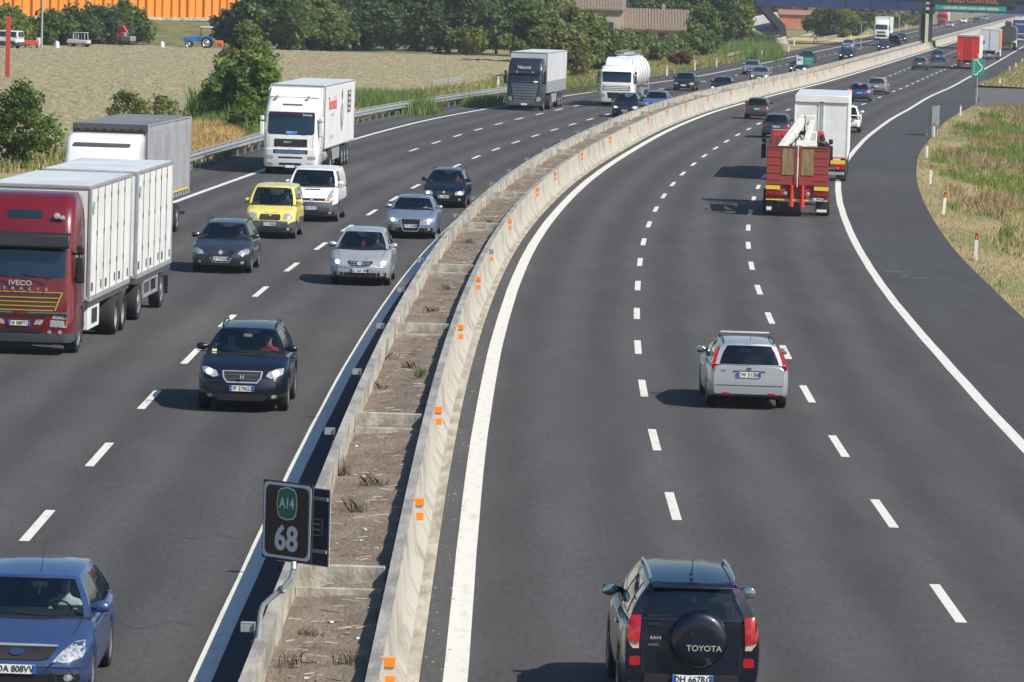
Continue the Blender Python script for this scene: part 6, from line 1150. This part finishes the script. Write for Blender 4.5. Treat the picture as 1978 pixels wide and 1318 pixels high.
x, y = unp(1571, 72, 0); b = MB(); b.cyl((0, 0, 0), (0, 0, 2.9), .06, n=8); t = b.build('round_sign', M_GALD); t.location = (x, y, 0); b = MB(); b.lathe([(.001, -.12), (.55, -.12), (.55, -.06), (.001, -.06)], 20, 0, 'Y', (0, 0, 2.6)); b.build('red_disc', mat('disc_red', (.50, .03, .05), .5), t); tag(t, 'red round sign on a post near the trees beyond the overpass', 'road sign')
# ---------------------------------------------------------------- vegetation
def leafmat(name, c1, c2, tr=.35):
    if name in MAT: return MAT[name]
    m = mat(name, c1, .65, col2=c2, ns=.55, spec=.25, ramp=(.36, .62), detail=3); n = m.node_tree.nodes; l = m.node_tree.links; p = n['Principled BSDF']; o = n['Material Output']
    t = n.new('ShaderNodeBsdfTranslucent'); t.inputs[0].default_value = (c1[0] * 1.3, c1[1] * 1.5, c1[2], 1); mx = n.new('ShaderNodeMixShader'); mx.inputs[0].default_value = tr; l.new(p.outputs[0], mx.inputs[1]); l.new(t.outputs[0], mx.inputs[2]); l.new(mx.outputs[0], o.inputs[0])
    for r in [x for x in n if x.type == 'VALTORGB']:
        # fine per-leaf variation on top of the clump noise
        pass
    return m
LG = {'lush': leafmat('leaf_lush', (.21, .29, .075), (.085, .14, .035)), 'green': leafmat('leaf_green_m', (.15, .205, .055), (.065, .10, .028)), 'dark': leafmat('leaf_dark', (.088, .13, .05), (.042, .066, .030)), 'olive': leafmat('leaf_olive', (.21, .22, .08), (.10, .125, .042)), 'yellow': leafmat('leaf_yellowish', (.22, .23, .05), (.10, .13, .03)), 'blue': leafmat('leaf_bluish', (.10, .14, .07), (.04, .07, .035)), 'reed': leafmat('reed_leaf', (.21, .28, .09), (.11, .17, .045)), 'red': leafmat('leaf_reddish', (.16, .06, .035), (.07, .06, .03))}
M_BARK = mat('bark', (.10, .075, .05), .95, nz=.4, ns=3)
def leaves_mesh(name, pts, size, rng, m, up=.4, parent=None, elong=1.6):
    n = len(pts); nrm = rng.normal(size=(n, 3)); nrm[:, 2] = np.abs(nrm[:, 2]) + up; nrm /= np.linalg.norm(nrm, axis=1)[:, None]
    a = np.cross(nrm, rng.normal(size=(n, 3))); a /= np.linalg.norm(a, axis=1)[:, None]; b = np.cross(nrm, a); s = size * rng.uniform(.6, 1.4, (n, 1))
    V = np.empty((n, 4, 3)); V[:, 0] = pts - a * s * elong * .5; V[:, 1] = pts + b * s * .5 + nrm * s * .1; V[:, 2] = pts + a * s * elong * .5; V[:, 3] = pts - b * s * .5 + nrm * s * .1
    me = bpy.data.meshes.new(name); me.vertices.add(n * 4); me.vertices.foreach_set('co', V.reshape(-1)); me.loops.add(n * 4); me.loops.foreach_set('vertex_index', np.arange(n * 4)); me.polygons.add(n); me.polygons.foreach_set('loop_start', np.arange(n) * 4); me.update(calc_edges=True)
    me.materials.append(m); o = bpy.data.objects.new(name, me); C.objects.link(o)
    if parent: o.parent = parent
    return o
def crown_pts(rng, cx, cy, z0, w, h, nclump, per, shape=1.0):
    """leaf clumps on an uneven shell; clumps of clumps"""
    P = []
    for k in range(nclump):
        u = rng.uniform(-1, 1); t = rng.uniform(0, 6.283); r = rng.uniform(.25, 1.0) ** .5; sr = math.sqrt(1 - u * u)
        zz = (u * r * .5 + .5); wz = (1 - abs(2 * zz - (1.0 if shape == 1 else .7)) ** 2.2 * .55)
        c = np.array([cx + sr * math.cos(t) * r * w * .5 * wz * rng.uniform(.8, 1.12), cy + sr * math.sin(t) * r * w * .5 * wz, z0 + zz * h * rng.uniform(.92, 1.06)])
        R_ = w * rng.uniform(.06, .13) + .12; q = rng.normal(size=(per, 3)); q /= np.linalg.norm(q, axis=1)[:, None]; q *= R_ * rng.uniform(.2, 1.35, (per, 1)) ** .8; q[:, 2] *= .75; P.append(c + q)
    return np.concatenate(P)
def tree(px, py, w, h, kind, label, name='tree', trunk=True, seed=0, dens=1.0, leaf=.28, elong=1.6, dist=None, group=None, z0=None, dens2=1, cat=None, z=0):
    rng = np.random.default_rng(seed + 11)
    if dist is None: x, y = unp(px, py, 0)
    else: p_ = on_ray(px, py, dist); x, y = p_.x, dist
    t = empty(name, (x, y, z), 0, label, cat or ('shrub' if 'shrub' in name or 'bush' in name else 'tree'), group)
    zb0 = (.12 if trunk else 0.0) * h if z0 is None else z0; nc = max(14, int(w * h * 2.6 * dens)); pts = crown_pts(rng, 0, 0, zb0, w, h - zb0, nc, int(58 * dens2), 1 if trunk else 0)
    leaves_mesh('crown', pts, leaf, rng, LG[kind], parent=t, elong=elong)
    b = MB(); r0 = .035 * h * (1 if trunk else .5); b.cyl((0, 0, -.3), (w * .02, 0, h * .45), r0, r0 * .6, 8); 
    for k in range(6): a = k * 1.05 + seed; b.cyl((w * .01, 0, h * (.2 + .05 * k)), (math.cos(a) * w * .32, math.sin(a) * w * .32, h * (.5 + .06 * k)), r0 * .45, r0 * .12, 6)
    b.build('trunk', M_BARK, t); return t
rng = np.random.default_rng(5)
# near bushes on the left
tree(40, 322, 3.3, 3.7, 'green', 'dark green bush with spiky top at the left edge behind the red lorry', 'bush', False, 1, 3.4, .13, cat='bush')
tree(470, 232, 4.2, 6.0, 'olive', 'tall olive green bush among reeds between the ploughed field and the white lorry', 'bush', False, 2, 2.3, .17, cat='bush'); tree(438, 236, 3.2, 3.6, 'lush', 'lower fresh green bush leaning against the tall olive one', 'bush', False, 14, 2.6, .17, cat='bush', elong=3.2); tree(500, 240, 3.2, 4.4, 'lush', 'fresh green bush right behind the white lorry cab', 'bush', False, 15, 2.4, .17, cat='bush', elong=3.2)
tree(250, 258, 3.2, 2.6, 'olive', 'low sparse bush on the field edge above the grey lorry roof, left part', 'bush', False, 3, .8, .15, cat='bush'); tree(300, 250, 3.4, 2.0, 'olive', 'low dark bush on the field edge above the grey lorry roof, right part', 'bush', False, 4, .9, .15, cat='bush')
tree(481, 262, 2.2, 2.8, 'lush', 'yellow green shrub right beside the left mirror of the white lorry', 'shrub', False, 6, 1.5, .15)
# bushes before the orange wall
hb = [(10, 88, 8, 3.9, 'yellow', 'yellow green bush behind the red post at the left edge'), (95, 88, 7, 3.6, 'green', 'green bush right of the lamp post base'), (135, 88, 7, 3.9, 'dark', 'dark bush behind the white works vehicle'), (185, 86, 7.5, 4.3, 'blue', 'grey green bush left of the red excavator'), (238, 86, 7, 4.7, 'green', 'green bush directly behind the red excavator'), (278, 84, 3.5, 2.6, 'olive', 'small olive bush at the right end of the bushes before the orange wall')]
for k, (px, py, w_, h_, kd, lab) in enumerate(hb): tree(px, py, w_, h_, kd, lab, 'bush', False, 20 + k, .9, .34, cat='bush')
hd = [(446, 92, 4.6, 4.2, 'dark', 'first dark tree of the hedgerow, just right of the blue tractor'), (492, 94, 6.5, 6.3, 'dark', 'dark tree in the hedgerow above the tall olive bush'), (545, 96, 7.5, 6.9, 'green', 'green tree in the hedgerow with lighter crown, third from the tractor'), (600, 96, 7.5, 6.6, 'olive', 'olive tree in the hedgerow with a thin pale patch'), (655, 96, 7.5, 6.0, 'dark', 'dark rounded tree in the hedgerow left of the pine-like ones'), (705, 97, 8, 6.8, 'dark', 'second dark rounded tree in the middle of the hedgerow'), (755, 97, 8.5, 9.5, 'dark', 'tall very dark tree in the middle of the hedgerow'), (810, 98, 9, 10.5, 'blue', 'tall bluish dark tree in the hedgerow reaching the top edge'), (865, 99, 9, 10, 'dark', 'deep green tree of the hedgerow left of the pale bushes'), (915, 99, 8, 8, 'green', 'green tree of the hedgerow above the left end of the guardrail'), (958, 100, 6, 5.2, 'olive', 'pale olive bushy tree low in the hedgerow'), (1000, 104, 7, 6.4, 'blue', 'grey green tree behind the black lorry'),
      (640, 98, 5.5, 3.2, 'green', 'low green bush at the foot of the hedgerow'), (900, 102, 5, 3.0, 'yellow', 'low yellowish bush at the foot of the hedgerow'), (1010, 120, 6.5, 6.5, 'green', 'bright green fig-like bush just left of the black lorry cab')]
for k, (px, py, w_, h_, kd, lab) in enumerate(hd): tree(px, py, w_, h_, kd, lab, 'tree', True, 40 + k, 1.0, .34, z0=.25)
# second row closes the hedge
for k, (px, h_) in enumerate(((530, 4.6), (560, 5), (600, 5.6), (640, 5.2), (690, 7), (740, 11), (790, 12), (845, 12.5), (895, 11), (945, 10), (990, 9.5), (1040, 8), (1240, 9), (1290, 9.5), (1335, 9), (1370, 9.5))):
    tree(px, 80, 9.5, h_, ['dark', 'green', 'olive'][k % 3], 'tree in the back row of the hedgerow, ' + ['dark green', 'fresh green', 'olive toned'][k % 3] + ', ' + (ord_[k].replace('nearest', 'from the left') if k else 'leftmost') , 'tree', True, 70 + k, .7, .45, dist=600 if k < 12 else 690, z0=.3, group='back row of the hedgerow')
fr_ = [(1085, 152, 5.5, 5.6, 'olive', 'olive green tree directly behind the trailer of the black lorry'), (1112, 150, 6, 6.8, 'olive', 'large olive tree between the black lorry and the white tank lorry'), (1155, 140, 5.5, 5.0, 'green', 'green tree right behind the white tank lorry cab'), (1205, 128, 5.5, 3.6, 'olive', 'olive bush above the white tank'), (1245, 122, 5.5, 3.3, 'green', 'green bush below the farm outbuilding'), (1290, 118, 6, 2.7, 'olive', 'olive bush below the right end of the farm outbuilding'), (1345, 112, 5, 3.8, 'green', 'green bush right of the farm outbuilding'), (1310, 130, 3.4, 1.5, 'red', 'low reddish shrub on the left verge above the black hatchback'),
       (1385, 100, 5.5, 8.8, 'dark', 'tall slim dark tree left of the overpass end'), (1420, 96, 5.5, 8.6, 'yellow', 'tall yellow green tree beside the overpass end'), (1360, 108, 5, 6.8, 'green', 'mid green tree before the tall slim dark one'), (1580, 72, 6, 4.8, 'green', 'green tree under the overpass left of the big rounded one'), (1600, 74, 6, 5.6, 'dark', 'big rounded dark tree seen under the overpass'), (1625, 73, 6, 5.4, 'yellow', 'yellow green tree seen under the overpass'), (1650, 70, 5.5, 5.2, 'dark', 'dark tree under the overpass left of the white lorry')]
for k, (px, py, w_, h_, kd, lab) in enumerate(fr_): tree(px, py, w_, h_, kd, lab, 'tree' if h_ > 5 else 'shrub', h_ > 5, 100 + k, 1.2, .28, z0=.1)
# far woodland and land beyond the overpass
wd_ = []
r5 = np.random.default_rng(9); pts = []
for k in range(420): px = r5.uniform(1380, 1760); dd = r5.uniform(1000, 1500); p_ = on_ray(px, 20, dd); pts.append(crown_pts(r5, p_.x, dd, 0, 9, r5.uniform(5, 9), 6, 26))
leaves_mesh('far_wood', np.concatenate(pts), .9, r5, LG['olive'])['kind'] = 'stuff'
r5 = np.random.default_rng(19); pts = []
for k in range(150): px = r5.uniform(690, 1400); dd = r5.uniform(760, 900); p_ = on_ray(px, 20, dd); pts.append(crown_pts(r5, p_.x, dd, 0, 9, r5.uniform(8, 13), 10, 30))
leaves_mesh('wood_behind_farm', np.concatenate(pts), .7, r5, LG['dark'])['kind'] = 'stuff'
for k, (px0, px1, py, dd, z0_, z1_, col, nm) in enumerate(((1506, 1568, 50, 960, 1.2, 4.0, (.55, .20, .10), 'rusty orange long shed seen under the overpass'),)):
    a, c = on_ray(px0, py, dd), on_ray(px1, py, dd); t = empty('shed', (a.x, dd, 0), 0, nm, 'shed'); b = MB(); b.box(((c.x - a.x) / 2, 3, 1.4), (c.x - a.x, 6, 2.8)); b.build('wall', mat('shed_orange', col, .8, nz=.3, ns=.4), t); b = MB(); b.prism([(-.4, 2.75), (3, 3.6), (6.4, 2.75), (6.4, 2.9), (3, 3.8), (-.4, 2.9)], -.3, c.x - a.x + .3, 'X'); b.build('roof', mat('shed_roof', (.34, .16, .11), .8), t)
a, c = on_ray(1530, 70, 900), on_ray(1640, 70, 900); m = MB(); m.add([(42, 760, .03), (52, 760, .03), (66, 880, .03), (54, 880, .03)], [(0, 1, 2, 3)]); m.build('stubble_field', mat('stubble', (.55, .42, .20), .95, nz=.2, ns=.3), fix=False)['kind'] = 'structure'
# reeds and tall grass: blades
def blades(name, pts, hmin, hmax, wd, rng, m, lean=.35, parent=None):
    n = len(pts); h = rng.uniform(hmin, hmax, n); a = rng.uniform(0, 6.283, n); ln = rng.uniform(.1, 1, n) * lean * h; dx, dy = np.cos(a) * ln, np.sin(a) * ln; b = rng.uniform(0, 3.14, n); wx, wy = np.cos(b) * wd / 2, np.sin(b) * wd / 2
    V = np.empty((n, 5, 3)); o0 = np.stack([wx, wy, np.zeros(n)], 1); mid = np.stack([dx * .3, dy * .3, h * .55], 1)
    V[:, 0] = pts - o0; V[:, 1] = pts + o0; V[:, 2] = pts + mid + o0 * .8; V[:, 3] = pts + np.stack([dx, dy, h], 1); V[:, 4] = pts + mid - o0 * .8
    me = bpy.data.meshes.new(name); me.vertices.add(n * 5); me.vertices.foreach_set('co', V.reshape(-1)); me.loops.add(n * 5); me.loops.foreach_set('vertex_index', np.arange(n * 5)); me.polygons.add(n); me.polygons.foreach_set('loop_start', np.arange(n) * 5); me.update(calc_edges=True)
    me.materials.append(m); o = bpy.data.objects.new(name, me); C.objects.link(o); o.parent = parent; return o
def reed_patch(px0, px1, y0, y1, n, hmin, hmax, name, kind='reed', seed=0):
    r = np.random.default_rng(seed); P = []
    nc = n // 45; cen = [(r.uniform(px0, px1), r.uniform(y0, y1), r.uniform(.45, 1.1)) for _ in range(nc)]
    for k in range(n):
        c_ = cen[k % nc]; p_ = on_ray(c_[0], 200, c_[1]); P.append((p_.x + r.normal() * .45, c_[1] + r.normal() * 1.0, -.05 - (1.1 - c_[2]) * hmax * .55))
    blades(name, np.array(P), hmin, hmax, .07, r, LG[kind], .45)['kind'] = 'stuff'
reed_patch(385, 470, 285, 302, 1800, .8, 2.3, 'reeds', 'reed', 1); reed_patch(390, 470, 268, 284, 1500, .4, 1.0, 'reeds', 'lush', 2); reed_patch(450, 515, 258, 300, 1500, .8, 1.9, 'reeds', 'lush', 12); reed_patch(672, 830, 306, 330, 4200, .6, 1.7, 'reeds', 'reed', 3); reed_patch(1395, 1500, 560, 640, 5200, .8, 2.2, 'reeds', 'reed', 4); reed_patch(1380, 1490, 640, 700, 4000, 1.2, 3.0, 'reeds', 'blue', 5)
reed_patch(700, 960, 330, 345, 2500, .4, 1.0, 'tall_grass', 'reed', 6); reed_patch(960, 1200, 380, 420, 3000, .3, .8, 'tall_grass', 'yellow', 7)
GOLD_ = leafmat('straw_golden', (.62, .42, .18), (.45, .31, .13), .2); r_ = np.random.default_rng(31); P = []
for k in range(9000): dd = r_.uniform(228, 268); px = r_.uniform(350, 480 - (dd - 228) * .5); p_ = on_ray(px, 200, dd); P.append((min(p_.x, at(RAIL_L, dd) - .4), dd, -.03))
blades('golden_grass', np.array(P), .25, .75, .05, r_, GOLD_, .7)['kind'] = 'stuff'
# embankment of the overpass on the left
vs = []; fs = []; nx, ny = 24, 10; e0, e1 = on_ray(1340, 50, 720).x, on_ray(1513, 50, 720).x
for j in range(ny + 1):
    for i in range(nx + 1): u, v = i / nx, j / ny; x_ = e0 - 20 + (e1 - e0 + 20) * u; y_ = 700 + v * 40; zz = 6.2 * min(1, v * 1.6) * min(1, (1 - u) * 3.0 + .0) + .3 * wnoise(x_, y_, .1) - .2; vs.append((x_, y_, zz))
for j in range(ny):
    for i in range(nx): q = j * (nx + 1) + i; fs.append((q, q + 1, q + nx + 2, q + nx + 1))
b = MB(); b.v = vs; b.f = fs; b.m = [0] * len(fs); b.build('overpass_embankment', mat('dry_bank', (.30, .24, .12), .95, col2=(.13, .15, .045), ns=.15), fix=False)['kind'] = 'structure'
# grass of the right verge: three tones, growing in world-noise patches
r = np.random.default_rng(3); G = {'dry': [], 'green': [], 'brown': [], 'sage': []}
N_ = 150000
for k in range(N_):
    y = 100 + (377 - 100) * r.random() ** 1.25; s0_ = at(SHOULD, y) if k % 1 == 0 else 0; x = s0_ + .05 + 26 * r.random() ** 1.2
    t = (x - s0_) / 40; z = vergez(x, y, t); a = wnoise(x, y * .11, .42, 3) + .35 * wnoise(x, y * .3, 1.3, 6); b_ = wnoise(x, y * .2, .9, 8); edge = x - s0_
    if edge < 2.0 + 1.6 * wnoise(x, y * .15, .5, 12) + 1.0 * b_:
        if r.random() < .55: continue
        G['dry'].append((x, y, z, .10)); continue
    if a + .3 * b_ + .035 * min(edge, 9) > .14: G['green'].append((x, y, z, .30))
    elif a < -.26: G['brown'].append((x, y, z, .38))
    elif b_ > .05: G['sage'].append((x, y, z, .24))
    else: G['dry'].append((x, y, z, .26))
GM = {'dry': leafmat('grass_dry', (.46, .36, .18), (.33, .27, .12), .2), 'green': leafmat('grass_green', (.20, .25, .055), (.13, .18, .045), .3), 'brown': leafmat('grass_brown', (.37, .27, .155), (.27, .20, .11), .2), 'sage': leafmat('grass_sage', (.24, .24, .11), (.17, .18, .07), .25)}
for k_, v_ in G.items():
    v_ = np.array(v_)
    for hi in sorted(set(v_[:, 3])): q = v_[v_[:, 3] == hi][:, :3]; blades('verge_' + k_ + '_grass', q, hi * .4, hi * 1.5, .035, r, GM[k_], .8)['kind'] = 'stuff'
P = []
for k in range(26000): y = r.uniform(436, 640); P.append((max(at(SHOULD, y), at(SHOULD, y) + (455 - y) * .9) + .3 + 26 * r.random() ** 1.3, y, 0))
P = np.array(P); blades('far_verge_dry_grass', P[:14000], .15, .5, .07, r, GM['dry'], .7)['kind'] = 'stuff'; blades('far_verge_green_grass', P[14000:], .15, .5, .07, r, GM['sage'], .7)['kind'] = 'stuff'
# left verge grass
P = []
for k in range(30000): y = r.uniform(205, 620); P.append((at(RAIL_L, y) - .3 - 8 * r.random(), y, 0))
P = np.array(P); h1 = len(P) // 2; blades('left_verge_dry_grass', P[:h1], .2, .6, .06, r, GM['dry'], .7)['kind'] = 'stuff'; blades('left_verge_green_grass', P[h1:], .2, .6, .06, r, GM['green'], .7)['kind'] = 'stuff'
# median: dead plants, straw
r = np.random.default_rng(8)
def mz(x, y): return .64 + .10 * min(1, max(0, (x - at(BASE, y) + 2.34) / 1.27)) + .08 * wnoise(x, y, .6) + .05 * wnoise(x, y, 2.3, 5) + .02 * wnoise(x, y, 7, 2)
pl = []
for k, (px, py, hgt, lab) in enumerate(((565, 1285, .26, 'dead grass tuft low in the picture, left of its twin by the bottom edge'), (672, 1285, .30, 'dead grass tuft by the bottom edge, close to the barrier shadow'), (665, 915, .42, 'big tangle of dead branching stems above the kilometre sign'), (735, 690, .32, 'dark dead weed clump in the third planter bay'), (790, 710, .22, 'smaller dark weed beside the barrier in the third planter bay'), (735, 745, .25, 'low dead weed just above the second cross wall'), (690, 990, .28, 'dead weed leaning by the straw right of the sign panels'), (720, 935, .28, 'dead weed close to the barrier in the second bay'), (835, 600, .24, 'dark weed clump near the fourth bay end'), (860, 560, .2, 'small dead weed halfway along the fourth bay'), (600, 1215, .15, 'tiny dead sprig left of centre in the nearest bay'), (905, 470, .22, 'dark weed clump past the silver saloon'), (945, 430, .25, 'row of dark weeds in the far median beside the dark blue estate'))):
    x, y = unp(px, py, .7); P = np.repeat([[0, 0, 0]], 46 + 20 * (hgt > .3), 0) + r.normal(size=(46 + 20 * (hgt > .3), 3)) * [.10, .10, 0]
    o = blades('dead_weed', P, hgt * .4, hgt, .014, r, M_DEAD, 1.0); o.location = (x, y, mz(x, y) - .02); tag(o, lab, 'weed', 'dead weeds in the median soil')
b = MB(); x, y = unp(815, 738, .6); P = r.normal(size=(60, 3)) * [.08, .35, .0]; o = blades('green_weed', P, .06, .2, .03, r, LG['green'], .9); o.location = (x - .05, y, mz(x, y)); tag(o, 'small green weed in the barrier shadow of the median', 'weed')
m = MB(); d_ = MB(); lt = MB()
for k in range(950):
    y = 52 + 200 * r.random() ** 1.8; x = at(BASE, y) - 2.28 + 1.15 * r.random(); L0_ = r.uniform(.04, .30); z = mz(x, y) + .012; big = wnoise(x, y, .5, 4) > -.1
    if not big and r.random() < .6: continue
    (m if k % 3 else d_).box((x, y, z), (L0_, .010, .010), rz=r.normal() * .5, ry=r.normal() * .1)
    if k % 40 == 0: lt.box((x, y, z), (.05, .06, .02), rz=r.random() * 3)
m.build('straw_litter', M_STRAW, fix=False)['kind'] = 'stuff'; d_.build('dead_stem_litter', M_DEAD, fix=False)['kind'] = 'stuff'; lt.build('pale_litter', M_WHT, fix=False)['kind'] = 'stuff'
m = MB()
for k in range(220): y = 52 + 120 * r.random() ** 1.5; x = at(BASE, y) - .55 + .45 * r.random() ** 2; m.box((x, y, .010), (.022, .03, .010), rz=r.random() * 3)
m.build('gravel_litter', M_GUT, fix=False)['kind'] = 'stuff'

# ---------------------------------------------------------------- thin summer haze over the far distance
hz_ = MB(); hz_.box((250, 1150, 60), (2600, 2900, 122.6)); hz_o = hz_.build('haze', mat('haze', (1, 1, 1)), fix=True); m = MAT['haze']; n = m.node_tree.nodes; l = m.node_tree.links
for q in list(n): n.remove(q)
o_ = n.new('ShaderNodeOutputMaterial'); v_ = n.new('ShaderNodeVolumePrincipled'); v_.inputs['Color'].default_value = (.88, .93, 1, 1); v_.inputs['Density'].default_value = .00015; v_.inputs['Anisotropy'].default_value = .2; l.new(v_.outputs[0], o_.inputs['Volume']); hz_o['kind'] = 'stuff'
